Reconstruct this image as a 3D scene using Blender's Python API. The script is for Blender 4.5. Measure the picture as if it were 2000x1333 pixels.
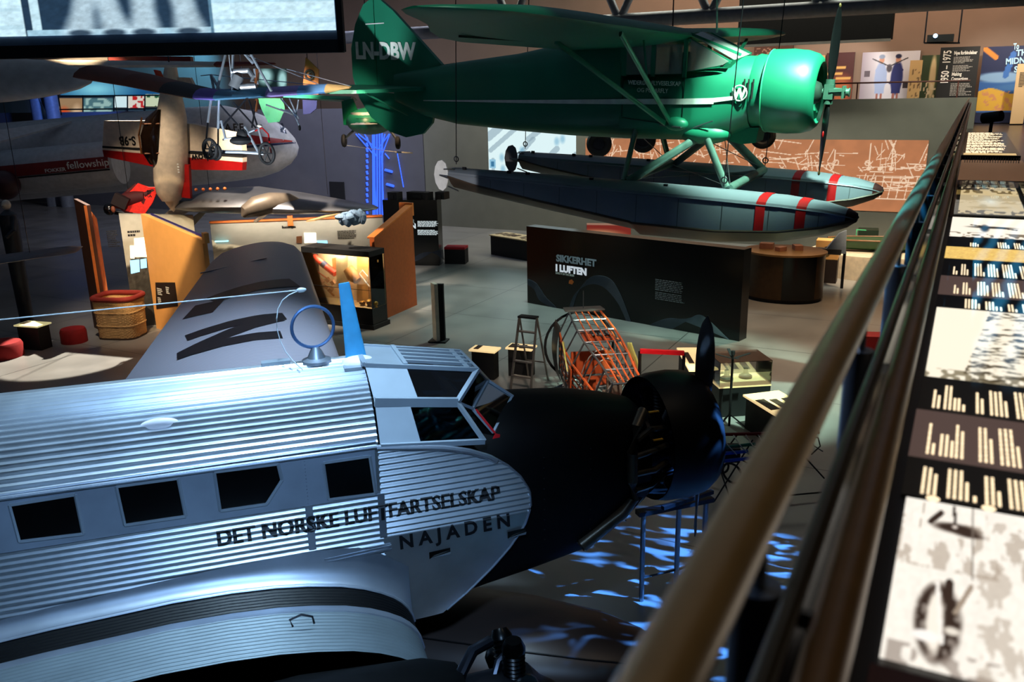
import bpy, bmesh, math, random
import numpy as np
from mathutils import Vector, Matrix, Euler
R_ = math.radians
rnd = random.Random(7)
SC = bpy.context.scene
COL = SC.collection
for o in list(bpy.data.objects):
    bpy.data.objects.remove(o)

# ---------------------------------------------------------------- camera
FPX = 1672.36
CAM = Vector((0.0, 0.0, 6.5))
RM = Matrix(((0.88741, -0.11098, 0.44744), (0.46063, 0.25313, -0.85073), (-0.01885, 0.96105, 0.27575)))
def fix_rotation(m):
    z = m.col[2].normalized(); x = (m.col[0] - z * m.col[0].dot(z)).normalized()
    return Matrix((x, z.cross(x), z)).transposed()
RM = fix_rotation(RM)
cam_d = bpy.data.cameras.new('camera')
cam = bpy.data.objects.new('camera', cam_d); COL.objects.link(cam)
cam.matrix_world = Matrix.Translation(CAM) @ RM.to_4x4()
cam_d.sensor_width = 36.0
cam_d.lens = FPX * 36 / 2000
cam_d.clip_start = 0.05
cam_d.clip_end = 200
cam_d.dof.use_dof = True
cam_d.dof.focus_distance = 13.5
cam_d.dof.aperture_fstop = 3.6
SC.camera = cam
def ray(px, py): return RM @ Vector(((px - 1000) / FPX, -(py - 666.5) / FPX, -1.0))
def dp(px, py, t): return CAM + ray(px, py) * t                     # a point at a distance in front of the lens
def zp(px, py, z): d = ray(px, py); return CAM + d * ((z - CAM.z) / d.z)
def yp(px, py, y): d = ray(px, py); return CAM + d * (y / d.y)
def xp(px, py, x): d = ray(px, py); return CAM + d * (x / d.x)
def plane_pt(px, py, p0, n):
    d = ray(px, py); return CAM + d * ((p0 - CAM).dot(n) / d.dot(n))
def top_z(px, py, g):                                               # height over ground point g seen at pixel row py
    d = ray(px, py); h = Vector((g.x, g.y, 0)).length / Vector((d.x, d.y, 0)).length
    return CAM.z + d.z * h

# ---------------------------------------------------------------- world, exposure
SC.view_settings.view_transform = 'Standard'
SC.view_settings.look = 'None'
SC.view_settings.exposure = 0.0
SC.view_settings.gamma = 1.0
SC.view_settings.use_curve_mapping = False
wd = bpy.data.worlds.new('hall'); SC.world = wd; wd.use_nodes = True
wd.node_tree.nodes['Background'].inputs[0].default_value = (0.25, 0.42, 0.75, 1)
wd.node_tree.nodes['Background'].inputs[1].default_value = 0.011

# ---------------------------------------------------------------- lights
def aim(o, tgt): o.rotation_euler = (Vector(tgt) - Vector(o.location)).to_track_quat('-Z', 'Y').to_euler()
def spot(name, loc, tgt, power, color, angle, blend=0.3, size=0.08):
    l = bpy.data.lights.new(name, 'SPOT'); o = bpy.data.objects.new(name, l); COL.objects.link(o)
    o.location = loc; aim(o, tgt)
    l.energy = power; l.color = color; l.spot_size = R_(angle); l.spot_blend = blend; l.shadow_soft_size = size
    return o
def gobo(o, scale, lo, hi, stretch=(1, 1, 1), dist=0.6, detail=1.0, kind='noise'):
    l = o.data; l.use_nodes = True; nt = l.node_tree; N = nt.nodes
    em = next(n for n in N if n.type == 'EMISSION')
    tc = N.new('ShaderNodeTexCoord'); mp = N.new('ShaderNodeMapping'); mp.inputs['Scale'].default_value = stretch
    nt.links.new(tc.outputs['Normal'], mp.inputs[0])
    if kind == 'noise':
        t = N.new('ShaderNodeTexNoise'); t.inputs['Scale'].default_value = scale; t.inputs['Detail'].default_value = detail; t.inputs['Distortion'].default_value = dist
        out = t.outputs[0]
    else:
        t = N.new('ShaderNodeTexWave'); t.inputs['Scale'].default_value = scale; t.inputs['Distortion'].default_value = dist; t.inputs['Detail'].default_value = detail; t.bands_direction = kind
        out = t.outputs[1]
    mr = N.new('ShaderNodeMapRange'); mr.inputs[1].default_value = lo; mr.inputs[2].default_value = hi
    nt.links.new(mp.outputs[0], t.inputs['Vector']); nt.links.new(out, mr.inputs[0]); nt.links.new(mr.outputs[0], em.inputs['Strength'])
def area(name, loc, tgt, power, color, sx, sy):
    l = bpy.data.lights.new(name, 'AREA'); o = bpy.data.objects.new(name, l); COL.objects.link(o)
    o.location = loc; aim(o, tgt); l.shape = 'RECTANGLE'; l.size = sx; l.size_y = sy; l.energy = power; l.color = color
    return o
HUB = Vector((-2.51, 9.62, 2.54)); FWD = Vector((0.696, 0.718, 0)).normalized(); STB = Vector((FWD.y, -FWD.x, 0))
def ju(x, s, z): return HUB + FWD * x + STB * s + Vector((0, 0, z))
BLUE = (0.42, 0.68, 1.0); WARM = (1.0, 0.66, 0.36); GRN = (0.62, 1.0, 0.80)
spot('spotlight_airliner', ju(-4.6, 1.0, 8.2), ju(-5.4, 0.2, 1.2), 4200, (0.50, 0.76, 1.0), 46, 0.6, 0.25)
spot('spotlight_airliner_side', ju(-5.2, 6.5, 5.4), ju(-5.2, 0.8, 0.1), 1400, (0.36, 0.62, 1.0), 54, 0.7, 0.3)
spot('spotlight_port_wing', ju(-2.6, -2.0, 6.2), ju(-5.2, -6.4, 0.0), 7500, (0.62, 0.76, 1.0), 36, 1.0, 0.2)
spot('spotlight_cowling', (-0.8, 12.6, 11.5), (-2.6, 15.3, 6.3), 12500, GRN, 34, 0.5, 0.12)
spot('spotlight_far_wing', (0.0, 16.0, 11.0), (-4.4, 19.0, 7.4), 1500, GRN, 34, 0.6, 0.1)
spot('spotlight_near_wing_tip', (-3.6, 6.4, 11.8), (-4.9, 8.8, 7.6), 420, GRN, 24, 0.6, 0.1)
spot('spotlight_far_float', (0.4, 16.5, 10.5), (-2.6, 17.0, 4.6), 700, GRN, 30, 0.4, 0.1)
spot('spotlight_float_stern', (-6.5, 7.5, 5.3), (-8.75, 14.2, 4.95), 1300, (1.0, 0.95, 0.9), 9, 0.25, 0.05)
spot('spotlight_wingsuit', (-23.6, 21.6, 12.3), (-20.8, 14.3, 0.0), 28000, (1.0, 0.93, 0.78), 15, 0.12, 0.06)
spot('spotlight_partition', (-14.5, 9.5, 10.5), (-20.2, 17.3, 2.1), 9000, (1.0, 0.74, 0.42), 20, 0.4, 0.1)
spot('spotlight_booth', (-18.4, 13.0, 10.0), (-21.0, 17.5, 2.2), 2200, (1.0, 0.80, 0.58), 44, 0.6, 0.1)
spot('spotlight_mountain_wall', (-16.0, 16.0, 10.0), (-18.0, 20.8, 2.2), 9000, (1.0, 0.86, 0.68), 44, 0.6, 0.1)
area('mountain_wall_fill', (-18.16, 20.35, 3.08), (-18.45, 20.75, 1.9), 48, (1.0, 0.86, 0.66), 4.6, 0.06)  # unseen lamp added to brighten the wall shaded by the hanging wing
spot('spotlight_case', (-12.6, 17.6, 9.0), (-15.4, 20.4, 1.2), 1300, WARM, 30, 0.5, 0.1)
spot('spotlight_floor_warm', (-3.0, 25.5, 11.0), (-3.2, 24.0, 0), 2600, WARM, 66, 0.8, 0.2)
spot('spotlight_boat', (-1.5, 29.0, 8.0), (-2.4, 33.5, 0.4), 4200, (1.0, 0.80, 0.55), 50, 0.6, 0.2)
spot('spotlight_frame', (-4.6, 12.4, 4.9), (-6.0, 15.4, 1.2), 700, (1.0, 0.82, 0.66), 52, 0.6, 0.08)
spot('spotlight_floor_right', (-1.5, 19.5, 9.5), (-2.4, 20.5, 0), 900, (1.0, 0.80, 0.62), 38, 0.7, 0.1)
spot('spotlight_floor_grey', (-11.5, 24.0, 11.5), (-12.0, 24.0, 0), 3000, (0.66, 1.0, 0.92), 74, 0.9, 0.3)
spot('title_panel_fill', (-6.5, 15.5, 10.0), (-9.0, 23.4, 1.3), 500, (0.85, 0.92, 1.0), 40, 0.6, 0.1)  # fill lamp added in front so the panel lettering shows
area('ambient_fill', (-17.0, 16.0, 12.4), (-17.0, 16.0, 0), 330, (0.50, 0.70, 1.0), 40, 26)  # added overhead fill lamp, stands for ambient light in the closed hall
area('far_wall_wash', (-9.0, 34.5, 12.0), (-9.0, 38.2, 2.0), 1900, (0.90, 0.90, 0.74), 24, 0.6)
area('left_wall_wash', (-30.0, 34.5, 12.0), (-30.0, 38.2, 2.0), 650, (0.66, 0.70, 0.95), 16, 0.6)
g1 = spot('water_effect_projector', (-0.7, 10.2, 4.4), (-2.3, 9.6, 0.0), 8500, (0.07, 0.30, 1.0), 68, 0.3, 0.02)
gobo(g1, 26, 0.55, 0.68, (1.0, 0.36, 0.6), 1.0, 0.5)
g2 = spot('stripe_reflection_lamp', (-2.0, 4.6, 9.2), (-0.15, 4.4, 6.0), 4000, (0.05, 0.52, 1.0), 52, 0.5, 0.01)  # added lamp, its stripes stand for blue reflections on the rails
spot('posts_blue_fill', (-3.0, 2.0, 7.0), (-0.16, 2.0, 5.7), 190, (0.50, 0.68, 1.0), 70, 0.8, 0.1)  # fill lamp added to lighten the balustrade posts
gobo(g2, 20, 0.30, 0.75, (1, 1, 1), 1.5, 0.5, 'Y')
spot('spotlight_gallery_blue', (-46.0, 40.5, 11.5), (-50.0, 44.4, 7.0), 3000, (0.10, 0.50, 1.0), 110, 0.7, 0.3)
spot('spotlight_column_blue', (-42.0, 32.5, 9.0), (-49.5, 37.0, 7.4), 5000, (0.08, 0.24, 1.0), 40, 0.8, 0.3)
spot('spotlight_jet', (-16.0, 25.0, 11.5), (-27.5, 31.0, 5.0), 5200, (0.80, 0.84, 1.0), 62, 0.8, 0.2)
spot('spotlight_dive_plane', (-8.5, 12.0, 7.0), (-17.4, 20.9, 5.0), 2200, (1.0, 0.82, 0.62), 7, 0.1, 0.03)
spot('spotlight_dive_wash', (-8.0, 11.0, 7.2), (-17.5, 20.9, 4.9), 1500, (1.0, 0.82, 0.74), 22, 0.6, 0.1)
spot('spotlight_ultralight', (-10.5, 7.0, 3.6), dp(520, 190, 15.8), 3600, (0.80, 0.90, 1.0), 22, 0.6, 0.1)
spot('spotlight_floor_wing', (-17.0, 19.5, 9.5), (-20.5, 24.0, 2.9), 2400, (0.70, 0.84, 1.0), 42, 0.7, 0.15)
spot('spotlight_gallery_poster', (-4.2, 39.6, 9.5), (-6.0, 44.3, 6.2), 900, (1.0, 0.93, 0.86), 66, 0.6, 0.1)
spot('spotlight_gallery_right', (2.0, 38.4, 9.5), (1.2, 43.0, 6.4), 1000, (1.0, 0.92, 0.82), 62, 0.6, 0.1)
area('upper_wall_wash', (-4.0, 40.0, 12.0), (-4.0, 44.5, 10.0), 700, (1.0, 0.62, 0.42), 24, 0.5)
spot('spotlight_gallery_floor', (0.9, 27.0, 10.5), (1.6, 29.0, 4.95), 160, WARM, 60, 0.8, 0.2)
spot('spotlight_handrail', (0.5, 1.4, 9.6), (-0.15, 1.4, 6.0), 100, (1.0, 0.80, 0.55), 62, 0.7, 0.15)
spot('spotlight_handrail_far', (-0.9, 8.0, 10.5), (-0.15, 8.0, 6.0), 160, (1.0, 0.80, 0.55), 70, 0.7, 0.15)
spot('spotlight_wingsuit_front', (-13.0, 8.0, 6.9), (-21.6, 16.9, 3.6), 2600, (1.0, 0.86, 0.76), 9, 0.3, 0.05)
spot('spotlight_bench', (-9.6, 15.2, 4.4), (-9.1, 17.7, 0.6), 120, (1.0, 0.90, 0.75), 32, 0.6, 0.06)

# ---------------------------------------------------------------- materials
def lin(c):
    if isinstance(c, str):
        c = tuple(int(c[i:i + 2], 16) / 255 for i in (0, 2, 4))
    return tuple(x / 12.92 if x <= 0.04045 else ((x + 0.055) / 1.055) ** 2.4 for x in c[:3])
MATS = {}
def mat(name, c, rough=0.5, metal=0.0, var=0.12, scale=6.0, spec=0.5, bump=0.0):
    if name in MATS: return MATS[name]
    m = bpy.data.materials.new(name); m.use_nodes = True; nt = m.node_tree; N = nt.nodes; b = N['Principled BSDF']
    c = lin(c)
    tc = N.new('ShaderNodeTexCoord'); nz = N.new('ShaderNodeTexNoise'); nz.inputs['Scale'].default_value = scale; nz.inputs['Detail'].default_value = 4
    nt.links.new(tc.outputs['Object'], nz.inputs['Vector'])
    rp = N.new('ShaderNodeValToRGB'); e = rp.color_ramp.elements
    e[0].position = 0.3; e[1].position = 0.7
    e[0].color = (*[x * (1 - var) for x in c], 1); e[1].color = (*[min(1, x * (1 + var)) for x in c], 1)
    nt.links.new(nz.outputs[0], rp.inputs[0]); nt.links.new(rp.outputs[0], b.inputs['Base Color'])
    b.inputs['Roughness'].default_value = rough; b.inputs['Metallic'].default_value = metal
    b.inputs['Specular IOR Level'].default_value = spec
    if bump:
        bp = N.new('ShaderNodeBump'); bp.inputs['Strength'].default_value = bump; nt.links.new(nz.outputs[0], bp.inputs['Height']); nt.links.new(bp.outputs[0], b.inputs['Normal'])
    MATS[name] = m; return m
def emit(name, c, s):
    if name in MATS: return MATS[name]
    m = bpy.data.materials.new(name); m.use_nodes = True; b = m.node_tree.nodes['Principled BSDF']
    c = lin(c); b.inputs['Base Color'].default_value = (*c, 1); b.inputs['Emission Color'].default_value = (*c, 1); b.inputs['Emission Strength'].default_value = s
    MATS[name] = m; return m
def picmat(name, s=0.0, rough=0.6):
    if name in MATS: return MATS[name]
    m = bpy.data.materials.new(name); m.use_nodes = True; nt = m.node_tree; b = nt.nodes['Principled BSDF']
    a = nt.nodes.new('ShaderNodeVertexColor'); a.layer_name = 'Print'
    if s > 0:
        b.inputs['Base Color'].default_value = (0.02, 0.02, 0.02, 1)
        nt.links.new(a.outputs[0], b.inputs['Emission Color']); b.inputs['Emission Strength'].default_value = s
    else:
        nt.links.new(a.outputs[0], b.inputs['Base Color'])
    b.inputs['Roughness'].default_value = rough
    MATS[name] = m; return m
def dustglass(name, c, dust):
    m = glassmat(name, (0.8, 0.84, 0.82), 0.1, 0.4); nt = m.node_tree; N = nt.nodes
    out = next(n for n in N if n.type == 'OUTPUT_MATERIAL'); src = out.inputs[0].links[0].from_socket
    d = N.new('ShaderNodeBsdfDiffuse'); d.inputs[0].default_value = (*lin(c), 1); mx = N.new('ShaderNodeMixShader'); mx.inputs[0].default_value = dust
    nt.links.new(src, mx.inputs[1]); nt.links.new(d.outputs[0], mx.inputs[2]); nt.links.new(mx.outputs[0], out.inputs[0]); return m
def glassmat(name, c=(0.9, 0.95, 1.0), rough=0.02, alpha=0.12):
    if name in MATS: return MATS[name]
    m = bpy.data.materials.new(name); m.use_nodes = True; nt = m.node_tree; N = nt.nodes
    for n in list(N): N.remove(n)
    out = N.new('ShaderNodeOutputMaterial'); mx = N.new('ShaderNodeMixShader'); tr = N.new('ShaderNodeBsdfTransparent'); gl = N.new('ShaderNodeBsdfGlossy'); fr = N.new('ShaderNodeFresnel')
    tr.inputs[0].default_value = (*c, 1); gl.inputs['Roughness'].default_value = rough; fr.inputs[0].default_value = 1.5
    ad = N.new('ShaderNodeMath'); ad.operation = 'ADD'; ad.inputs[1].default_value = alpha * 0.25
    nt.links.new(fr.outputs[0], ad.inputs[0]); nt.links.new(ad.outputs[0], mx.inputs[0]); nt.links.new(tr.outputs[0], mx.inputs[1]); nt.links.new(gl.outputs[0], mx.inputs[2]); nt.links.new(mx.outputs[0], out.inputs[0])
    MATS[name] = m; return m
ALU = mat('aluminium_skin', (0.80, 0.82, 0.84), 0.36, 0.9, 0.10, 3.0)
ALUS = mat('aluminium_sheet', (0.66, 0.69, 0.74), 0.42, 0.85, 0.14, 2.0)
ALUP = mat('aluminium_painted', (0.62, 0.66, 0.70), 0.45, 0.3, 0.10, 2.0)
BLK = mat('black_paint', (0.03, 0.03, 0.033), 0.6, 0.0, 0.3, 5.0, 0.12)
BLKM = mat('black_matt', (0.05, 0.05, 0.06), 0.7, 0.0, 0.2)
BLKG = mat('black_gloss', (0.02, 0.02, 0.026), 0.22, 0.0, 0.2)
STEEL = mat('steel', (0.55, 0.56, 0.58), 0.35, 0.9, 0.1)
DSTEEL = mat('dark_steel', (0.20, 0.20, 0.22), 0.4, 0.8, 0.2)
RUB = mat('rubber', (0.06, 0.06, 0.065), 0.75)
GREEN = mat('green_enamel', (0.10, 0.47, 0.35), 0.42, 0.0, 0.10, 1.2)
CREAMP = mat('cream_paint', (0.82, 0.80, 0.74), 0.5)
WHITE = mat('white_paint', (0.86, 0.86, 0.86), 0.4)
RED = mat('red_paint', (0.62, 0.05, 0.06), 0.4)
REDF = mat('red_fabric', (0.95, 0.16, 0.10), 0.8, 0, 0.15, 14)
ORANGE = mat('orange_board', (0.80, 0.42, 0.17), 0.6, 0, 0.10, 9)
YELLOW = mat('ochre_board', (0.90, 0.66, 0.38), 0.6, 0, 0.04, 4)
OTUBE = mat('orange_tube', (0.92, 0.42, 0.20), 0.45)
OWOOD = mat('orange_plate', (0.78, 0.34, 0.16), 0.55)
BRONZE = mat('bronze_rail', (0.52, 0.43, 0.29), 0.32, 0.42, 0.08, 20)
BRONZED = mat('dark_bronze', (0.42, 0.32, 0.21), 0.32, 0.45, 0.1, 20)
WICKER = mat('wicker', (0.78, 0.62, 0.42), 0.8, 0, 0.3, 40, 0.3, 0.5)
GLASS = glassmat('clear_glass')
DGLASS = glassmat('cabin_glass', (0.42, 0.46, 0.52), 0.03, 0.2)
LINEN = mat('white_letter', (0.85, 0.86, 0.84), 0.5)
GREYB = mat('grey_board', (0.56, 0.57, 0.55), 0.7)

# ---------------------------------------------------------------- mesh builder
def frame_of(d, up=Vector((0, 0, 1))):
    d = d.normalized(); 
    if abs(d.dot(up)) > 0.98: up = Vector((0, 1, 0)) if abs(d.y) < 0.9 else Vector((1, 0, 0))
    x = up.cross(d).normalized(); return x, d.cross(x)
class MB:
    def __init__(s): s.v = []; s.f = []
    def add(s, vs, fs):
        b = len(s.v); s.v += [Vector(v) for v in vs]; s.f += [tuple(i + b for i in f) for f in fs]; return s
    def box(s, c, d, rz=0.0, M=None):
        c = Vector(c); Q = M if M is not None else Matrix.Rotation(rz, 3, 'Z')
        vs = [c + Q @ Vector((sx * d[0] / 2, sy * d[1] / 2, sz * d[2] / 2)) for sx in (-1, 1) for sy in (-1, 1) for sz in (-1, 1)]
        return s.add(vs, [(0, 1, 3, 2), (4, 6, 7, 5), (0, 4, 5, 1), (2, 3, 7, 6), (0, 2, 6, 4), (1, 5, 7, 3)])
    def bar(s, p, q, w, h, up=Vector((0, 0, 1))):
        p, q = Vector(p), Vector(q); x, y = frame_of(q - p, up); vs = []
        for c in (p, q):
            vs += [c + x * a * w / 2 + y * b * h / 2 for a, b in ((-1, -1), (1, -1), (1, 1), (-1, 1))]
        return s.add(vs, [(3, 2, 1, 0), (4, 5, 6, 7)] + [(i, (i + 1) % 4, 4 + (i + 1) % 4, 4 + i) for i in range(4)])
    def loft(s, rings, cap=True):
        n = len(rings[0]); vs = [p for r in rings for p in r]; fs = []
        for k in range(len(rings) - 1):
            for i in range(n):
                j = (i + 1) % n; fs.append((k * n + i, k * n + j, (k + 1) * n + j, (k + 1) * n + i))
        if cap: fs += [tuple(range(n - 1, -1, -1)), tuple((len(rings) - 1) * n + i for i in range(n))]
        return s.add(vs, fs)
    def strip(s, rows):                                             # open surface from rows of points
        n = len(rows[0]); vs = [p for r in rows for p in r]
        return s.add(vs, [(k * n + i, k * n + i + 1, (k + 1) * n + i + 1, (k + 1) * n + i) for k in range(len(rows) - 1) for i in range(n - 1)])
    def tube(s, pts, r, n=8, sq=1.0, up=Vector((0, 0, 1))):
        pts = [Vector(p) for p in pts]; rs = r if isinstance(r, (list, tuple)) else [r] * len(pts); rings = []
        for i, p in enumerate(pts):
            d = pts[min(i + 1, len(pts) - 1)] - pts[max(i - 1, 0)]; x, y = frame_of(d, up)
            rings.append([p + (x * math.cos(2 * math.pi * k / n) * sq + y * math.sin(2 * math.pi * k / n)) * rs[i] for k in range(n)])
        return s.loft(rings)
    def lathe(s, prof, o=(0, 0, 0), ax=(0, 0, 1), n=24):
        o, ax = Vector(o), Vector(ax).normalized(); x, y = frame_of(ax)
        return s.loft([[o + ax * a + (x * math.cos(2 * math.pi * k / n) + y * math.sin(2 * math.pi * k / n)) * max(r, 1e-4) for k in range(n)] for a, r in prof])
    def ring(s, c, ax, r, t, n=28, m=8):
        c, ax = Vector(c), Vector(ax).normalized(); x, y = frame_of(ax); vs = []; fs = []
        for k in range(n):
            e = x * math.cos(2 * math.pi * k / n) + y * math.sin(2 * math.pi * k / n)
            vs += [c + e * (r + t * math.cos(2 * math.pi * j / m)) + ax * t * math.sin(2 * math.pi * j / m) for j in range(m)]
        for k in range(n):
            for j in range(m):
                fs.append((k * m + j, ((k + 1) % n) * m + j, ((k + 1) % n) * m + (j + 1) % m, k * m + (j + 1) % m))
        return s.add(vs, fs)
    def ell(s, c, r, nu=20, nv=12, M=None):
        c = Vector(c); Q = M or Matrix.Identity(3)
        return s.loft([[c + Q @ Vector((r[0] * math.sin(a) * math.cos(2 * math.pi * k / nu), r[1] * math.sin(a) * math.sin(2 * math.pi * k / nu), -r[2] * math.cos(a))) for k in range(nu)]
                       for a in [max(0.02, min(math.pi - 0.02, math.pi * i / nv)) for i in range(nv + 1)]])
    def prism(s, poly, off):                                        # planar polygon pushed along off
        poly = [Vector(p) for p in poly]; off = Vector(off); n = len(poly)
        return s.add(poly + [p + off for p in poly], [tuple(range(n - 1, -1, -1)), tuple(range(n, 2 * n))] + [(i, (i + 1) % n, n + (i + 1) % n, n + i) for i in range(n)])
    def build(s, name, m, parent=None, world=True, smooth=35, label=None):
        me = bpy.data.meshes.new(name); o = bpy.data.objects.new(name, me); COL.objects.link(o); vs = s.v
        if parent is not None:
            o.parent = parent
            if world:
                M = Matrix.Identity(4); q = parent
                while q is not None: M = q.matrix_basis @ M; q = q.parent
                M = M.inverted(); vs = [M @ v for v in vs]
        else:
            lo = Vector([min(v[i] for v in vs) for i in range(3)]); hi = Vector([max(v[i] for v in vs) for i in range(3)])
            c = Vector(((lo.x + hi.x) / 2, (lo.y + hi.y) / 2, lo.z)); o.location = c; vs = [v - c for v in vs]
        me.from_pydata(vs, [], s.f); me.materials.append(m)
        bm = bmesh.new(); bm.from_mesh(me); bmesh.ops.recalc_face_normals(bm, faces=bm.faces); bm.to_mesh(me); bm.free()
        if smooth:
            me.polygons.foreach_set('use_smooth', [True] * len(me.polygons))
            me.set_sharp_from_angle(angle=R_(smooth))
        if label: o['label'] = label
        return o
def tag(o, label, cat, group=None, kind=None):
    o['label'] = label; o['category'] = cat
    if group: o['group'] = group
    if kind: o['kind'] = kind
    return o
def thing(name, label, cat, loc=(0, 0, 0), rot=(0, 0, 0), group=None):
    o = bpy.data.objects.new(name, None); COL.objects.link(o); o.empty_display_size = 0.2
    o.location = loc; o.rotation_euler = rot
    return tag(o, label, cat, group)
def struct(name, mb, m, smooth=0):
    o = mb.build(name, m, smooth=smooth); o['kind'] = 'structure'; return o
def copy_tree(o, parent=None):
    c = o.copy(); COL.objects.link(c)
    if parent is not None: c.parent = parent
    for ch in list(o.children): copy_tree(ch, c)
    return c
def txt(name, body, size, origin, xdir, ydir, m, parent, bold=0.0, fit=None, depth=0.004, spacing=1.0, align='LEFT', local=False):
    cu = bpy.data.curves.new('lettering', 'FONT'); cu.body = body; cu.size = size; cu.offset = bold; cu.extrude = depth; cu.space_character = spacing; cu.align_x = align; cu.resolution_u = 3
    t = bpy.data.objects.new('lettering', cu); COL.objects.link(t)
    dg = bpy.context.evaluated_depsgraph_get(); me = bpy.data.meshes.new_from_object(t.evaluated_get(dg))
    bpy.data.objects.remove(t)
    vs = [v.co.copy() for v in me.vertices]; fs = [tuple(p.vertices) for p in me.polygons]; bpy.data.meshes.remove(me)
    if fit and vs:
        x0 = min(v.x for v in vs); x1 = max(v.x for v in vs); k = fit / (x1 - x0)
        for v in vs: v.x = (v.x - x0) * k
    x = Vector(xdir).normalized(); y = Vector(ydir); y = (y - x * y.dot(x)).normalized(); z = x.cross(y); o = Vector(origin)
    b = MB(); b.add([o + x * v.x + y * v.y + z * (v.z + depth) for v in vs], fs)
    return b.build(name, m, parent, world=not local, smooth=0) if m else b
def lines_of_text(b, origin, xdir, ydir, w, h, rows, fill=0.55, depth=0.003, ragged=0.35):
    x = Vector(xdir).normalized(); y = Vector(ydir).normalized(); z = x.cross(y); o = Vector(origin)
    for i in range(rows):
        ww = w * (1 - ragged * rnd.random() * (1 if i < rows - 1 else 1.6)); p = o + y * (h * (rows - 1 - i) / rows)
        u = 0.0; hh = h / rows * fill
        while u < ww:
            l = min(rnd.uniform(0.05, 0.16) * w, ww - u)
            if l > 0.01 * w: b.prism([p + x * u, p + x * (u + l), p + x * (u + l) + y * hh, p + x * u + y * hh], z * depth)
            u += l + 0.022 * w
    return b
def pic(name, bl, br, tr, tl, nu, nv, fn, m, parent=None, label=None):
    bl, br, tr, tl = map(Vector, (bl, br, tr, tl)); b = MB(); rows = []
    for j in range(nv + 1):
        v = j / nv; rows.append([(bl.lerp(tl, v)).lerp(br.lerp(tr, v), i / nu) for i in range(nu + 1)])
    b.strip(rows); o = b.build(name, m, parent, smooth=0, label=label)
    U, V = np.meshgrid(np.linspace(0, 1, nu + 1), np.linspace(0, 1, nv + 1)); c = np.clip(fn(U, V), 0, 1).reshape(-1, 3)
    c = np.where(c <= 0.04045, c / 12.92, ((c + 0.055) / 1.055) ** 2.4)
    at = o.data.color_attributes.new('Print', 'FLOAT_COLOR', 'POINT'); at.data.foreach_set('color', np.c_[c, np.ones(len(c))].astype(np.float32).ravel())
    return o
def vnoise(U, V, s, seed=0):
    g = np.random.RandomState(seed).rand(64, 64); x = U * s; y = V * s; xi = np.floor(x).astype(int); yi = np.floor(y).astype(int); a = x - xi; b = y - yi
    a = a * a * (3 - 2 * a); b = b * b * (3 - 2 * b); G = lambda i, j: g[i % 64, j % 64]
    return (G(xi, yi) * (1 - a) + G(xi + 1, yi) * a) * (1 - b) + (G(xi, yi + 1) * (1 - a) + G(xi + 1, yi + 1) * a) * b
def fbm(U, V, s, seed=0): return 0.5 * vnoise(U, V, s, seed) + 0.3 * vnoise(U, V, s * 2.1, seed + 1) + 0.2 * vnoise(U, V, s * 4.3, seed + 2)
def col(U, c): return np.ones(U.shape + (3,)) * np.array(c)
def put(a, mask, c): m = np.clip(mask, 0, 1)[..., None]; return a * (1 - m) + np.array(c) * m
def blob(U, V, x, y, rx, ry, soft=0.25): d = np.sqrt(((U - x) / rx) ** 2 + ((V - y) / ry) ** 2); return np.clip((1 + soft - d) / (2 * soft), 0, 1)
def rect(U, V, x0, y0, x1, y1): return ((U >= x0) & (U <= x1) & (V >= y0) & (V <= y1)).astype(float)
def seg(U, V, x0, y0, x1, y1, w):
    dx, dy = x1 - x0, y1 - y0; t = np.clip(((U - x0) * dx + (V - y0) * dy) / (dx * dx + dy * dy + 1e-12), 0, 1)
    return (np.hypot(U - x0 - t * dx, V - y0 - t * dy) < w).astype(float)
# ================================================================ SETTING
fm = bpy.data.materials.new('polished_concrete'); fm.use_nodes = True
_n = fm.node_tree.nodes; _l = fm.node_tree.links; _b = _n['Principled BSDF']
_tc = _n.new('ShaderNodeTexCoord'); _br = _n.new('ShaderNodeTexBrick'); _br.offset = 0.0
_br.inputs['Scale'].default_value = 1.0; _br.inputs['Brick Width'].default_value = 3.6; _br.inputs['Row Height'].default_value = 3.6; _br.inputs['Mortar Size'].default_value = 0.012
_br.inputs['Color1'].default_value = (0.33, 0.32, 0.305, 1); _br.inputs['Color2'].default_value = (0.38, 0.36, 0.34, 1); _br.inputs['Mortar'].default_value = (0.05, 0.05, 0.05, 1)
_nz = _n.new('ShaderNodeTexNoise'); _nz.inputs['Scale'].default_value = 0.9; _nz.inputs['Detail'].default_value = 6
_mx = _n.new('ShaderNodeMix'); _mx.data_type = 'RGBA'; _mx.blend_type = 'MULTIPLY'; _mx.inputs[0].default_value = 0.55
_l.new(_tc.outputs['Object'], _br.inputs[0]); _l.new(_tc.outputs['Object'], _nz.inputs[0]); _l.new(_br.outputs[0], _mx.inputs[6]); _l.new(_nz.outputs[0], _mx.inputs[7]); _l.new(_mx.outputs[2], _b.inputs['Base Color'])
_mr = _n.new('ShaderNodeMapRange'); _mr.inputs[3].default_value = 0.22; _mr.inputs[4].default_value = 0.42; _l.new(_nz.outputs[0], _mr.inputs[0]); _l.new(_mr.outputs[0], _b.inputs['Roughness'])
WALLM = mat('far_wall_paint', (0.50, 0.50, 0.46), 0.8, 0, 0.05, 1.5)
WALLL = mat('left_wall_paint', (0.42, 0.42, 0.46), 0.8, 0, 0.05, 1.5)
UPW = mat('upper_wall_paint', (0.52, 0.44, 0.38), 0.8, 0, 0.06, 0.8)
DARKW = mat('dark_wall_paint', (0.10, 0.10, 0.12), 0.8)
struct('floor', MB().box((-28, 18.5, -0.1), (69, 50, 0.2)), fm)
struct('wall_far', MB().box((-12.4, 38.15, 3.05), (25.0, 0.3, 6.1)), WALLM)
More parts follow.
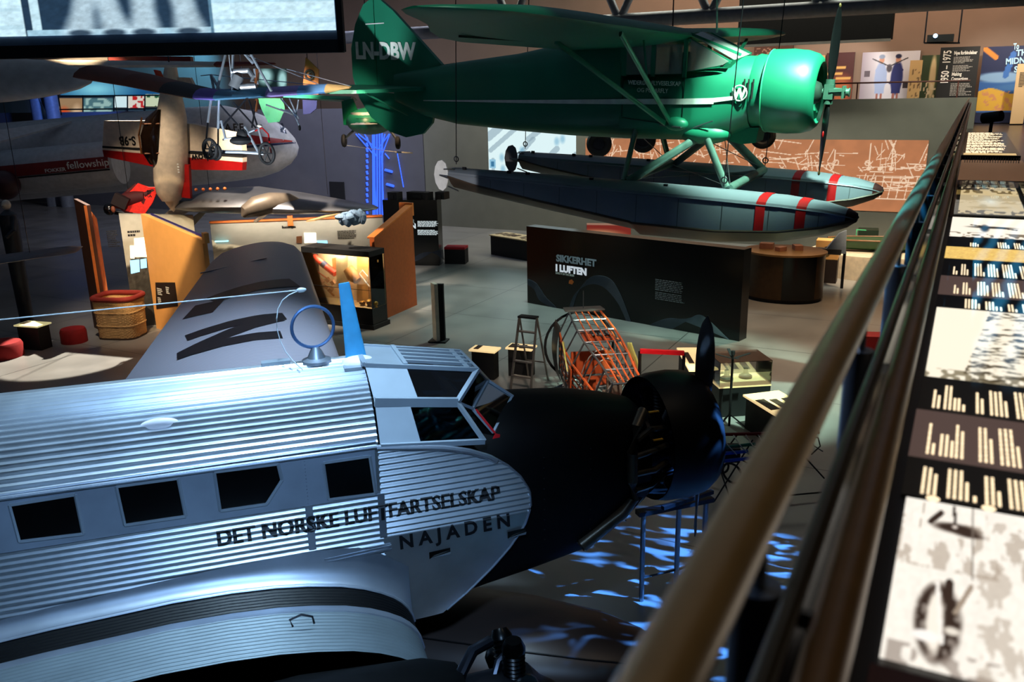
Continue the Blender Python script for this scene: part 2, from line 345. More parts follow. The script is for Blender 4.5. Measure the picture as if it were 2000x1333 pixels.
struct('wall_far_side', MB().box((-43.5, 38.15, 3.0), (37.1, 0.3, 6.0)), WALLL)
struct('wall_back', MB().box((-28, 44.6, 8.5), (69, 0.3, 8.5)), UPW)
struct('wall_left', MB().box((-62.3, 19, 6.2), (0.3, 51.5, 12.8)), DARKW)
struct('wall_right', MB().box((6.2, 19, 6.2), (0.3, 51, 12.8)), DARKW)
struct('wall_near', MB().box((-28, -5.9, 6.2), (69, 0.3, 12.8)), DARKW)
struct('ceiling', MB().box((-28, 19.4, 12.7), (69, 51.5, 0.2)), mat('ceiling_black', (0.06, 0.06, 0.07), 0.9))
DECK = mat('gallery_floor_tiles', (0.16, 0.14, 0.125), 0.25, 0, 0.2, 3)
struct('floor_gallery', MB().box((2.9, 19.7, 4.8), (6.3, 49, 0.3)), DECK)
struct('floor_gallery_far', MB().box((-31.2, 41.4, 4.8), (61.8, 6.1, 0.3)), DECK)
struct('trim_1', MB().box((-0.27, 19.0, 4.80), (0.05, 47.5, 0.34)), DSTEEL)
struct('door_1', MB().box((yp(657, 350, 37.97).x, 37.97, 1.05), (1.0, 0.06, 2.1)), DARKW)
# ceiling beam: a lower chord with V-shaped diagonals
PIPE = mat('beam_paint', (0.42, 0.43, 0.46), 0.5, 0.1)
YB = 33.0
b = MB(); L = yp(560, 22, YB); Rr = yp(2080, 44, YB); L.z = Rr.z = yp(1300, 36, YB).z
b.tube([L, Rr], 0.27, 14)
for px in (1000, 1210, 1385, 1600, 1840, 2010):
    p = yp(px, 40, YB); p.z = L.z
    b.tube([p, p + Vector((-1.25, 0, 2.6))], 0.15, 10); b.tube([p, p + Vector((1.25, 0, 2.6))], 0.15, 10)
struct('roof_beam', b, PIPE, 40)
b = MB()
for px in (72, 100):
    p = yp(px, 200, 36.8); b.tube([(p.x, 36.8, 0), (p.x, 36.8, 12.5)], 0.42, 16)
p, q = yp(62, 160, 36.8), yp(100, 225, 36.8); b.tube([p, q], 0.18, 8)
struct('pillar', b, mat('pillar_paint', (0.45, 0.47, 0.52), 0.5), 40)
b = MB()
for i in range(7):
    b.box((-0.6 - i * 3.6, 38.15, 6.41), (0.05, 0.05, 0.62))
b.tube([(-24.6, 38.15, 6.72), (-0.2, 38.15, 6.72)], 0.03, 8)
tag(b.build('guard_rail', mat('red_brown_rail', (0.35, 0.16, 0.12), 0.5)), 'thin red-brown guard rail along the edge of the far gallery', 'railing')

# ================================================================ CORRUGATED AIRLINER (foreground)
JU = thing('airliner', 'silver corrugated trimotor airliner with black nose filling the foreground', 'aircraft', ju(-5.0, 0, -2.54), (0, 0, math.atan2(FWD.y, FWD.x)))
PIT, AMP, HW = 0.062, 0.0125, 0.83
def corr(t): return AMP * math.cos(2 * math.pi * t / PIT)
def side_s(z): return HW + (corr(z) if (z < 0.25 or z > 0.76) and z > -0.25 else 0.004)
def section():
    pts = []; st = PIT / 6; z = -1.18
    for s_, z_ in ((0.0, -1.30), (0.45, -1.30), (0.72, -1.27)): pts.append((s_, z_))
    while z < 0.72:
        pts.append((HW + (corr(z) if z < 0.24 and z > -1.0 else 0.0), z)); z += st
    P0, P1, P2 = np.array((0.83, 0.72)), np.array((0.66, 1.30)), np.array((0.0, 1.41))
    T = np.linspace(0, 1, 400); Q = ((1 - T)**2)[:, None] * P0 + (2 * T * (1 - T))[:, None] * P1 + (T**2)[:, None] * P2
    D = np.r_[0, np.cumsum(np.hypot(*np.diff(Q, axis=0).T))]
    a = st
    while a < D[-1]:
        x = np.interp(a, D, Q[:, 0]); y = np.interp(a, D, Q[:, 1]); x2 = np.interp(a + 0.01, D, Q[:, 0]); y2 = np.interp(a + 0.01, D, Q[:, 1]); n = np.array((y2 - y, x - x2)); n /= (np.linalg.norm(n) + 1e-9)
        c = corr(a); pts.append((x + n[0] * c, y + n[1] * c)); a += st
    return pts
half = section(); full = half + [(-s_, z_) for s_, z_ in reversed(half) if s_ > 0.012]
def jring(x, k=1.0, dz=0.0): return [ju(x, s_ * k, dz + (z_ - dz) * k) for s_, z_ in full]
b = MB(); b.loft([jring(x) for x in (-4.02, -4.6, -6.0, -8.0)] + [jring(-10.0, 0.93, 0.5), jring(-12.5, 0.72, 0.7), jring(-15.3, 0.4, 0.9)])
FUS = b.build('fuselage', ALU, JU, smooth=60)
# nose side panels with a rounded front edge, corrugated above, smooth below
nb = [(-1.23, -3.46), (-1.05, -3.2), (-0.82, -2.92), (-0.6, -2.70), (-0.38, -2.54), (-0.18, -2.47), (0.0, -2.48), (0.18, -2.58), (0.33, -2.72), (0.46, -2.90), (0.56, -3.12), (0.64, -3.4), (0.70, -3.8), (0.73, -4.02)]
def nose_x(z): return float(np.interp(z, [p[0] for p in nb], [p[1] for p in nb]))
for sg in (1, -1):
    b = MB(); rows = []; z = -1.23
    while z <= 0.725:
        s_ = HW + 0.006 + (corr(z) if z > -0.23 else 0.0); xm = nose_x(z)
        rows.append([ju(-4.03 + (xm + 4.03) * i / 12, sg * (s_ - 0.02 * (i / 12) ** 4), z) for i in range(13)]); z += PIT / 6
    b.strip(rows); b.build('nose_panel', ALU, JU, smooth=60)
    b = MB(); zz = np.linspace(-1.2, 0.72, 40)
    b.tube([ju(nose_x(z) + 0.0, sg * (HW - 0.015), z) for z in zz], 0.014, 6); b.build('panel_edge', ALUS, JU)
    b = MB(); b.tube([ju(nose_x(z) - 0.02, sg * (HW + 0.006), z) for z in np.linspace(0.40, 0.73, 14)], 0.03, 8); b.build('trim_strip', ALUS, JU)
# black nose: forward fuselage and engine nacelle
def selr(x, hw, zt, zb, ex, n=40):
    r = []
    for k in range(n):
        t = 2 * math.pi * k / n; c, s_ = math.cos(t), math.sin(t)
        r.append(ju(x, hw * math.copysign(abs(c) ** (2 / ex), c), (zt + zb) / 2 + (zt - zb) / 2 * math.copysign(abs(s_) ** (2 / ex), s_)))
    return r
b = MB(); b.loft([selr(-4.0, .81, .62, -1.26, 7), selr(-3.4, .81, .60, -1.25, 5), selr(-2.95, .80, .64, -1.24, 3.6), selr(-2.4, .77, .76, -1.22, 3), selr(-1.7, .72, .70, -1.10, 3), selr(-1.25, .68, .62, -.88, 2.5), selr(-.95, .60, .54, -.70, 2.2), selr(-.9, .3, .3, -.4, 2)])
NOSE = b.build('engine_nacelle', BLK, JU, smooth=50)
b = MB()
for x in (-2.3, -1.75, -1.3):
    for k in range(9):
        z = -0.9 + k * 0.17; w = np.interp(x, (-2.4, -1.7, -1.25), (.77, .715, .67)); b.ell(ju(x, w, z * 0.7), (.008, .008, .008), 6, 4)
b.build('rivets', DSTEEL, NOSE)['kind'] = 'stuff'
# window belt, windows, rails
for sg in (1, -1):
    b = MB(); b.prism([ju(-8.2, sg * .835, .255), ju(-4.06, sg * .835, .24), ju(-4.06, sg * .835, .73), ju(-8.2, sg * .835, .745)], STB * sg * .009); b.build('window_belt', mat('belt_sheet', (0.60, 0.64, 0.70), 0.45, 0.35, 0.14, 2.0), JU, smooth=0)
    b = MB(); b.tube([ju(-8.4, sg * .85, .765), ju(-4.04, sg * .85, .75)], .022, 8); b.tube([ju(-8.4, sg * .845, .782), ju(-4.04, sg * .835, .80)], .012, 6); b.build('seam_rail', ALUS, JU)
    for poly in ([(-8.01, .33), (-7.51, .33), (-7.51, .70), (-8.02, .69)], [(-7.16, .34), (-6.66, .32), (-6.67, .70), (-7.18, .69)], [(-6.32, .34), (-5.81, .335), (-5.83, .715), (-6.34, .72)], [(-5.51, .335), (-5.1, .33), (-4.94, .55), (-4.96, .715), (-5.52, .725)], [(-4.53, .275), (-4.08, .26), (-4.11, .66), (-4.55, .66)]):
        b = MB(); P = [ju(x, sg * .846, z) for x, z in poly]
        for i in range(len(P)): b.bar(P[i], P[(i + 1) % len(P)], .022, .026)
        W = b.build('cabin_window', ALUP, JU, smooth=0)
        MB().prism([ju(x, sg * .845, z) for x, z in poly], STB * sg * .004).build('pane', BLKG, W, smooth=0)
# rivet rows and cover strips along the side
b = MB()
for i in range(150):
    x = -8.2 + i * .028; b.ell(ju(x, .868, .765), (.005, .005, .005), 5, 3)
for k in range(26): b.ell(ju(-4.72, .845, -.2 + k * .036), (.006, .006, .006), 5, 3)
b.build('rivets', ALUS, FUS)['kind'] = 'stuff'
for x in (-4.72, -4.03):
    b = MB(); b.prism([ju(x - .035, .846, -.22), ju(x + .035, .846, -.22), ju(x + .035, .846, .25), ju(x - .035, .846, .25)], STB * .006); b.build('joint_strip', ALUS, FUS, smooth=0)
b = MB(); b.bar(ju(-4.62, .85, -.385), ju(-3.96, .85, -.36), .02, .02); b.bar(ju(-4.62, .85, -.35), ju(-3.96, .85, -.325), .012, .012); b.build('step_rail', ALUS, JU)
b = MB(); b.lathe([(0, .06), (.008, .06), (.012, .045), (.004, .03)], ju(-5.2, .842, -.405), STB, 20); b.build('filler_cap', ALUS, JU)
for (x0, x1, z) in ((-3.58, -3.36, -.56), (-2.74, -2.54, -.49)):
    b = MB(); b.prism([ju(x0, .84, z), ju(x1, .84, z + .02), ju(x1, .84, z + .085), ju(x0, .84, z + .075)], STB * .004); V = b.build('air_vent', BLKG, JU, smooth=0)
    MB().prism([ju(x0 + .01, .845, z), ju(x1, .845, z + .01), ju(x1, .862, z + .045), ju(x0 + .06, .862, z + .02)], Vector((0, 0, .004))).build('vent_lip', ALUP, V, smooth=0)
# painted names on the side
def conform(o):
    bm = bmesh.new(); bm.from_mesh(o.data); zs = [v.co.z for v in bm.verts]; z = math.floor(min(zs) / (PIT / 5)) * (PIT / 5)
    while z < max(zs):
        bmesh.ops.bisect_plane(bm, geom=list(bm.verts) + list(bm.edges) + list(bm.faces), dist=1e-5, plane_co=(0, 0, z), plane_no=(0, 0, 1)); z += PIT / 5
    for v in bm.verts:
        zz = v.co.z - 2.54; xx = v.co.x - 5.0; v.co.y = -(HW + .012 + (corr(zz) if zz > -.23 else 0)) if min(abs(xx + 4.72), abs(xx + 4.03)) > .042 else -.856
    bm.to_mesh(o.data); bm.free()
LET = mat('black_lettering', (0.03, 0.03, 0.05), 0.5)
a = txt('lettering', 'DET NORSKE LUFTFARTSELSKAP', .222, ju(-5.57, .9, -.025), FWD, (0, 0, 1), LET, JU, .009, 2.76, 0.0); a.name = 'airline_lettering'; conform(a)
a = txt('lettering', 'N A J A D E N', .205, ju(-3.87, .9, -.39), FWD + Vector((0, 0, .035)), (0, 0, 1), LET, JU, .007, 1.16, 0.0); a.name = 'name_lettering'; conform(a)
# cockpit
CA = [(-4.0, .35, 1.42), (-4.0, .64, 1.13), (-4.0, .835, .74)]
def cp(x, s_, z): return ju(x, s_, z)
b = MB()
for sg in (1, -1):
    b.bar(cp(-4.03, sg * .365, 1.43), cp(-2.87, sg * .35, 1.235), .05, .04)               # roof edge
    b.bar(cp(-4.0, sg * .65, 1.13), cp(-3.17, sg * .62, 1.005), .05, .09)                 # middle rail
    b.bar(cp(-4.0, sg * .835, .74), cp(-2.95, sg * .80, .62), .05, .05)                   # sill
    for P in ([(-4.03, .365, 1.43), (-3.62, .36, 1.365), (-3.56, .645, 1.065), (-4.0, .65, 1.13)], [(-4.0, .65, 1.13), (-3.66, .645, 1.075), (-3.60, .82, .70), (-4.0, .835, .74)]):
        b.prism([cp(x, sg * s_, z) for x, s_, z in P], STB * sg * -.012)                  # blank plates behind the windows
    b.bar(cp(-2.87, sg * .35, 1.235), cp(-3.17, sg * .62, 1.005), .05, .04); b.bar(cp(-3.17, sg * .62, 1.005), cp(-2.95, sg * .80, .62), .045, .035)
    b.bar(cp(-3.17, sg * .62, 1.005), cp(-2.98, sg * .50, .87), .04, .03); b.bar(cp(-2.98, sg * .50, .87), cp(-2.78, sg * .56, .60), .03, .03)
    b.bar(cp(-2.87, sg * .35, 1.235), cp(-2.66, 0, .98), .03, .03); b.bar(cp(-2.98, sg * .50, .87), cp(-2.66, 0, .98), .035, .03); b.bar(cp(-2.78, sg * .56, .60), cp(-2.38, 0, .76), .03, .03)
b.bar(cp(-2.66, 0, .98), cp(-2.38, 0, .76), .035, .03); b.bar(cp(-2.87, .35, 1.235), cp(-2.87, -.35, 1.235), .03, .03); b.bar(cp(-4.03, .36, 1.43), cp(-4.03, -.36, 1.43), .05, .04)
b.bar(cp(-3.62, .36, 1.37), cp(-3.62, -.36, 1.37), .04, .05); b.bar(cp(-2.98, .36, 1.255), cp(-2.98, -.36, 1.255), .05, .04)
b.prism([cp(-4.03, .36, 1.435), cp(-3.62, .36, 1.368), cp(-3.62, -.36, 1.368), cp(-4.03, -.36, 1.435)], Vector((0, 0, -.012)))
for s_ in (.2, .06, -.08, -.22): b.bar(cp(-3.62, s_, 1.375), cp(-2.9, s_, 1.25), .045, .03)
FRM = b.build('cockpit_frame', ALUP, JU, smooth=0)
b = MB()
for sg in (1, -1):
    b.prism([cp(-3.62, sg * .355, 1.36), cp(-2.89, sg * .35, 1.225), cp(-3.17, sg * .615, 1.0), cp(-3.56, sg * .64, 1.06)], STB * sg * -.005)
    b.prism([cp(-3.66, sg * .64, 1.065), cp(-3.17, sg * .615, .995), cp(-2.95, sg * .795, .625), cp(-3.60, sg * .815, .70)], STB * sg * -.005)
b.build('side_glass', glassmat('cockpit_glass', (0.20, 0.24, 0.30), 0.04, 0.25), JU, smooth=0)
b = MB()
for sg in (1, -1):
    b.prism([cp(-2.87, sg * .345, 1.23), cp(-3.16, sg * .61, 1.0), cp(-2.98, sg * .49, .87)], STB * sg * -.004)
    b.prism([cp(-2.87, sg * .345, 1.23), cp(-2.98, sg * .49, .87), cp(-2.66, 0, .975)], STB * sg * -.004)
    b.prism([cp(-2.98, sg * .49, .87), cp(-2.66, 0, .975), cp(-2.38, 0, .76), cp(-2.78, sg * .55, .61)], STB * sg * -.004)
b.prism([cp(-2.87, .345, 1.232), cp(-2.66, 0, .98), cp(-2.87, -.345, 1.232)], (0, 0, .004))
b.build('windscreen', glassmat('windscreen_glass', (0.55, 0.62, 0.68), 0.03, 0.2), JU, smooth=0)
b = MB(); b.box(ju(-3.55, 0, .60), (1.0, 1.45, .06), math.atan2(FWD.y, FWD.x)); b.build('cockpit_floor', BLKM, JU, smooth=0)
for s_ in (.38, -.38):
    b = MB(); Q = Matrix.Rotation(math.atan2(FWD.y, FWD.x), 3, 'Z'); b.box(ju(-3.5, s_, .72), (.42, .40, .10), M=Q); b.box(ju(-3.72, s_, .93), (.08, .38, .42), M=Q); b.build('pilot_seat', mat('seat_leather', (0.14, 0.10, 0.08), 0.6), JU)
b = MB(); b.bar(cp(-2.95, .515, .86), cp(-2.77, .575, .60), .018, .02); b.build('red_strap', mat('red_ribbon', (0.85, 0.08, 0.12), 0.6), JU, label='red strap on windscreen frame')
b = MB(); p = cp(-2.77, .59, .60); b.prism([p, p + FWD * .05 + Vector((0, 0, -.02)), p + FWD * .03 + Vector((0, 0, -.13)), p - FWD * .06 + Vector((0, 0, -.10))], STB * .008); b.build('red_tag', mat('red_ribbon', (0, 0, 0)), JU, label='red warning tag')
# roof fittings
BLUEP = mat('blue_mast_paint', (0.24, 0.60, 0.80), 0.5)
b = MB(); b.tube([ju(-4.06, .05, 1.30), ju(-4.09, .02, 1.7), ju(-4.13, .0, 2.19)], [.115, .085, .055], 16, 0.35, up=FWD); b.build('antenna_mast', BLUEP, JU)
b = MB(); b.ell(ju(-4.06, .10, 1.38), (.17, .13, .07), 20, 10, Matrix.Rotation(math.atan2(FWD.y, FWD.x), 3, 'Z')); b.build('mast_fairing', mat('pale_cap', (0.88, 0.86, 0.88), 0.5), JU)
b = MB(); b.ring(ju(-4.47, 0, 1.77), (0.80, -0.60, 0), .21, .017, 36, 8); b.build('antenna_loop', mat('loop_blue_grey', (0.26, 0.38, 0.55), 0.4, 0.4), JU)
b = MB(); b.lathe([(0, .15), (.03, .145), (.05, .09), (.12, .06), (.16, .035)], ju(-4.46, .0, 1.40), (0, 0, 1), 20); b.build('loop_base', ALUS, JU)
b = MB(); b.ell(ju(-5.95, .52, 1.10), (.19, .06, .13), 20, 10, Matrix.Rotation(math.atan2(FWD.y, FWD.x), 3, 'Z') @ Matrix.Rotation(R_(38), 3, 'X')); b.build('oval_cover', mat('pale_cap', (0, 0, 0)), JU)
b = MB(); b.tube([ju(-15.0, 0, 2.0), ju(-4.6, 0, 2.155)], .006, 5); b.ell(ju(-4.55, 0, 2.155), (.05, .02, .025), 10, 6, Matrix.Rotation(math.atan2(FWD.y, FWD.x), 3, 'Z')); b.tube([ju(*q) for q in ((-4.58, 0, 2.15), (-4.67, .01, 2.12), (-4.74, .01, 2.07), (-4.79, .02, 1.99), (-4.81, .03, 1.9), (-4.82, .05, 1.8), (-4.80, .07, 1.68), (-4.76, .1, 1.57), (-4.70, .14, 1.48), (-4.62, .2, 1.40))], .006, 5); b.build('aerial_wire', mat('pale_wire', (0.75, 0.78, 0.8), 0.5), JU)
b = MB(); b.bar(ju(-5.0, -.02, 1.43), ju(-4.72, -.02, 1.43), .10, .05); b.build('roof_plate', ALUP, JU); b = MB(); b.bar(ju(-4.22, .22, 1.37), ju(-4.05, .22, 1.37), .14, .03); b.build('roof_plate', ALUP, JU)
# propeller, ring cowling, engine, exhaust
cow = [(-.74, .735), (-.6, .765), (-.38, .775), (-.18, .75), (-.06, .68), (-.04, .64), (-.1, .62), (-.3, .69), (-.6, .71), (-.74, .72)]
b = MB(); vs = []; n = 44
b.loft([[ju(x, r * math.cos(2 * math.pi * k / n), r * math.sin(2 * math.pi * k / n) + .02) for k in range(n)] for x, r in cow], cap=False); b.build('ring_cowling', mat('black_cowling', (0.035, 0.035, 0.04), 0.5, 0, .2, 6, 0.2), JU)
E9 = MB(); E9.lathe([(-.95, .2), (-.9, .33), (-.3, .33), (-.2, .2)], ju(0, 0, 0), FWD, 24)
ENG = E9.build('radial_engine', DSTEEL, JU)
for k in range(9):
    a = 2 * math.pi * k / 9 + .3; d = STB * math.cos(a) + Vector((0, 0, math.sin(a))); b = MB()
    b.lathe([(r, .105 if i % 2 else .085) for i, r in enumerate(np.linspace(.3, .56, 14))] + [(.6, .09), (.64, .06)], ju(-.5, 0, .02), d, 14); b.build('cylinder', DSTEEL, ENG)
b = MB(); b.tube([ju(-.74 - .25, .5, .50), ju(-1.1, .62, .62), ju(-1.2, .70, .50), ju(-1.26, .72, .2), ju(-1.24, .70, -.15), ju(-1.2, .66, -.38), ju(-1.34, .68, -.52), ju(-1.55, .67, -.66), ju(-1.83, .66, -.84)], [.05, .055, .06, .06, .06, .065, .07, .075, .085], 14)
EXH = b.build('exhaust_pipe', mat('exhaust_iron', (0.34, 0.31, 0.26), 0.35, 0.6, 0.3), JU)
b = MB(); b.lathe([(0, .06), (.02, .075)], ju(-1.83, .66, -.84), ju(-1.83, .66, -.84) - ju(-1.55, .67, -.66), 14); b.build('pipe_mouth', mat('pipe_inner', (0.30, 0.27, 0.24), 0.5, 0.6), EXH)
b = MB()
for k in range(5):
    a = k * .38 - .9; b.tube([ju(-.72, .52 * math.cos(a), .52 * math.sin(a)), ju(-.95, .66 * math.cos(a), .62 * math.sin(a)), ju(-1.2, .69, .55 * math.sin(a))], .035, 8)
b.build('exhaust_stub', mat('exhaust_iron', (0, 0, 0)), EXH)
for p in (ju(-1.02, .62, .60), ju(-.98, .66, .28)):
    b = MB(); b.bar(p, p + FWD * .12, .03, .012); b.build('yellow_tag', mat('yellow_tag', (0.85, 0.62, 0.10), 0.6), JU, smooth=0, label='yellow tag on engine mount')
b = MB(); b.tube([ju(-.1, 0, 0), ju(.12, 0, 0)], .09, 16); b.tube([ju(0, 0, -.26), ju(0, 0, .26)], .07, 14); b.build('propeller_hub', DSTEEL, JU)
def blade(b, root, tip, ax, r0, w, n=12, twist=55, flip=1):
    root, tip, ax = Vector(root), Vector(tip), Vector(ax).normalized(); d = (tip - root); u = d.normalized(); t0 = u.cross(ax).normalized(); rings = []
    for i in range(n + 1):
        f = i / n; c = root + d * f; ww = w * (math.sin(math.pi * min(1, .16 + .52 * f + .0)) if f < .6 else math.sin(math.pi * (.16 + .312)) * (1 - ((f - .6) / .4) ** 2.4) ** .5) * (1 if f > .12 else .55 + 3.7 * f); ww = max(ww, .012); th = .05 * (1 - f) + .012
        an = R_(twist * (1 - f) + 14) * flip; x = t0 * math.cos(an) + ax * math.sin(an); y = u.cross(x)
        rings.append([c + x * ww / 2 * math.cos(2 * math.pi * k / 12) + y * th / 2 * math.sin(2 * math.pi * k / 12) for k in range(12)])
    return b.loft(rings)
for sg in (1, -1):
    lean = .035 * sg
    blade(MB(), ju(.02, 0, .2 * sg), ju(.02, lean, 1.45 * sg), FWD, 0, .24, flip=-1).build('propeller_blade', mat('blade_grey', (0.24, 0.24, 0.25), 0.4, 0.4), JU)
# wings: root fillet, black walkway, corrugated skin
wx = np.array([-3.80, -3.83, -3.95, -4.2, -4.6, -5.27, -6.0, -7.4, -8.6]); wz = np.array([-1.15, -1.02, -.86, -.70, -.56, -.455, -.44, -.50, -.72])
def root_z(x): return float(np.interp(-x, -wx, wz))
XS = [-3.80, -3.82, -3.86, -3.92, -4.0, -4.12, -4.28, -4.5, -4.8, -5.1, -5.5, -6.0, -6.5, -7.0, -7.5, -8.1, -8.6]
def top_row(s_, dz=0.0, dx=0.0): return [ju(x + dx, s_, root_z(x) + dz) for x in XS]
uz = lambda x: float(np.interp(x, (-8.6, -7.4, -6.5, -5.6, -4.7, -4.2, -3.8), (-.55, -.37, -.305, -.25, -.235, -.30, -.6)))
b = MB(); rows = []
for f in np.linspace(0, 1, 9):
    rows.append([ju(x, .846 + .16 * (1 - math.cos(f * math.pi / 2)) , uz(x) + (root_z(x) + .01 - uz(x)) * math.sin(f * math.pi / 2)) for x in XS])
b.strip(rows); b.tube([ju(x, 1.0, root_z(x) + .015) for x in XS], .018, 6); b.build('wing_fillet', ALUS, JU, smooth=60)
def cwing(s0, s1, k, extra=0.0):
    rows = []; s_ = s0
    while s_ <= s1 + 1e-6:
        rows.append(top_row(s_, k * (s_ - .9) + .008 * math.cos(2 * math.pi * s_ / .055) + extra, -.03 * (s_ - .9))); s_ += .055 / 6
    return MB().strip(rows)
cwing(.95, 1.42, .05).build('walkway', mat('walkway_black', (0.025, 0.025, 0.03), 0.4, 0, 0.2, 5, 0.2), JU, smooth=60)
b = MB(); b.strip([top_row(1.40, .035, -.01), top_row(1.41, .05, 0), top_row(1.50, .05, 0), top_row(1.51, .03, -.01)]); b.build('joint_flange', ALUS, JU, smooth=60)
WS = cwing(1.5, 2.16, .05, .02).build('wing_skin', mat('wing_dull_alloy', (0.40, 0.44, 0.46), 0.5, 0.5, 0.12, 2.0), JU, smooth=60)
b = MB(); b.tube([ju(-5.0, 1.80, -.40), ju(-5.02, 1.80, -.33), ju(-4.92, 1.80, -.30), ju(-4.83, 1.80, -.34), ju(-4.82, 1.80, -.41)], .010, 6); b.build('grab_handle', DSTEEL, WS)
b = MB(); b.prism([ju(-3.83, .8, -1.15), ju(-8.6, .8, -.73), ju(-8.6, .8, -.8), ju(-6.5, .8, -1.3), ju(-4.3, .8, -1.38)], STB * 1.25); b.build('wing_underside', BLKM, JU, smooth=0)
b = MB(); b.loft([selr0 for selr0 in [[ju(x, 2.75 + hw * math.cos(2 * math.pi * k / 24), zc + hz * math.sin(2 * math.pi * k / 24)) for k in range(24)] for x, hw, hz, zc in ((-8.0, .1, .1, -.8), (-6.5, .6, .42, -.88), (-5.0, .7, .55, -.95), (-4.0, .62, .55, -1.0), (-3.75, .5, .48, -1.0))]]); b.build('wing_nacelle', BLK, JU)
b = MB(); b.lathe([(-.7, .3), (-.1, .3), (0, .18), (.12, .1)], ju(-3.05, 2.7, -.95), FWD, 20); E2 = b.build('wing_engine', DSTEEL, JU)
for k in range(9):
    a = 2 * math.pi * k / 9 + math.pi / 2; d = STB * math.cos(a) + Vector((0, 0, math.sin(a))); b = MB()
    b.lathe([(r, .10 if i % 2 else .08) for i, r in enumerate(np.linspace(.26, .5, 14))] + [(.54, .10), (.60, .07)], ju(-3.3, 2.7, -.95), d, 12); b.build('cylinder', mat('oiled_black', (0.04, 0.04, 0.045), 0.3, 0.6), E2)
b = MB(); b.tube([ju(-3.45, 2.55, -.42), ju(-3.62, 2.6, -.44), ju(-3.75, 2.7, -.55), ju(-3.78, 2.75, -.8), ju(-3.7, 2.7, -1.1)], .05, 10); b.tube([ju(-3.2, 2.5, -.52), ju(-3.4, 2.6, -.6), ju(-3.5, 2.7, -.75)], .035, 8); b.build('engine_pipe', mat('blued_pipe', (0.16, 0.17, 0.2), 0.3, 0.8), E2)
# far (port) wing with registration letters
PWM = bpy.data.materials.new('wing_corrugated_skin'); PWM.use_nodes = True; _nt = PWM.node_tree; _b = _nt.nodes['Principled BSDF']; _b.inputs['Base Color'].default_value = (0.27, 0.29, 0.33, 1); _b.inputs['Metallic'].default_value = 0.3; _b.inputs['Roughness'].default_value = 0.45
_tc = _nt.nodes.new('ShaderNodeTexCoord'); _w = _nt.nodes.new('ShaderNodeTexWave'); _w.bands_direction = 'Y'; _w.inputs['Scale'].default_value = 5.0; _w.inputs['Distortion'].default_value = 0.0
_bp = _nt.nodes.new('ShaderNodeBump'); _bp.inputs['Strength'].default_value = 0.35; _bp.inputs['Distance'].default_value = 0.01
_nt.links.new(_tc.outputs['Object'], _w.inputs[0]); _nt.links.new(_w.outputs[1], _bp.inputs['Height']); _nt.links.new(_bp.outputs[0], _b.inputs['Normal'])
def pwing(s_):
    f = (-s_ - .9) / 13.5; return -3.6 + .12 * f, -8.15 + 2.75 * f, -.98 + .098 * (-s_ - .83), .60 * (1 - .72 * f)
AF = [(0, 0), (.006, .22), (.03, .45), (.08, .66), (.16, .84), (.28, .96), (.4, 1.0), (.55, .90), (.7, .68), (.85, .38), (1, 0.02)]
def ptop(x, s_):
    le, te, z0, th = pwing(s_); c = max(0, min(1, (le - x) / (le - te))); return z0 + th * float(np.interp(c, [p[0] for p in AF], [p[1] for p in AF]))
rings = []
for s_, k, cut in [(-.8, 1, 0)] + [(-s, 1, 0) for s in (3, 6, 9, 12, 13.2)] + [(-13.9, .9, .05), (-14.3, .7, .16), (-14.45, .35, .33)]:
    le, te, z0, th = pwing(s_); le, te = le - (le - te) * cut, te + (le - te) * cut; le_te = le - te
    rings.append([ju(le - le_te * c, s_, z0 + th * h * k) for c, h in AF] + [ju(le - le_te * c, s_, z0 - th * .22 * k * math.sin(math.pi * c ** .7)) for c, h in reversed(AF[1:-1])])
PW = MB().loft(rings).build('far_wing', PWM, JU, smooth=50)
def wing_pt(px, py):
    lo, hi = 4.0, 40.0; d = ray(px, py)
    for _ in range(60):
        t = (lo + hi) / 2; q = CAM + d * t - HUB; x, s_ = q.dot(FWD), q.dot(STB)
        if q.z > ptop(x, s_): lo = t
        else: hi = t
    return x, s_
b = MB()
def stroke(P, w=.14, n=14):
    P = [wing_pt(*p) for p in P]
    for (x0, s0), (x1, s1) in zip(P[:-1], P[1:]):
        dx, ds = x1 - x0, s1 - s0; l = math.hypot(dx, ds); nx, ns = -ds / l * w, dx / l * w; rows = []
        for i in range(n + 1):
            f = i / n; rows.append([ju(x0 + dx * f + nx * e, s0 + ds * f + ns * e, ptop(x0 + dx * f + nx * e, s0 + ds * f + ns * e) + .014) for e in (-1, 0, 1)])
        b.strip(rows)
stroke([(364, 662), (556, 619)], .2); stroke([(346, 698), (550, 655)], .2); stroke([(360, 692), (545, 622)], .2)
stroke([(386, 618), (410, 592)], .3); stroke([(412, 588), (576, 553)], .3)
b.build('wing_lettering', LET, PW)
b = MB(); b.bar(ju(-5.9, -12.2, ptop(-5.9, -12.2) + .02), ju(-4.4, -12.2, ptop(-4.4, -12.2) + .03), .05, .02); b.build('trim_tab', ALUS, PW)
# landing gear
for s_ in (1.9, -1.9):
    b = MB(); b.ring(ju(-3.9, s_, -2.54 + .45), STB, .31, .14, 28, 10); W = b.build('main_wheel', RUB, JU)
    MB().lathe([(-.12, .2), (-.1, .27), (.1, .27), (.12, .2)], ju(-3.9, s_, -2.09), STB, 20).build('wheel_disc', DSTEEL, W)
    MB().tube([ju(-3.9, s_, -2.09), ju(-4.2, s_ * .9, -1.1)], .07, 10).build('gear_leg', DSTEEL, JU)
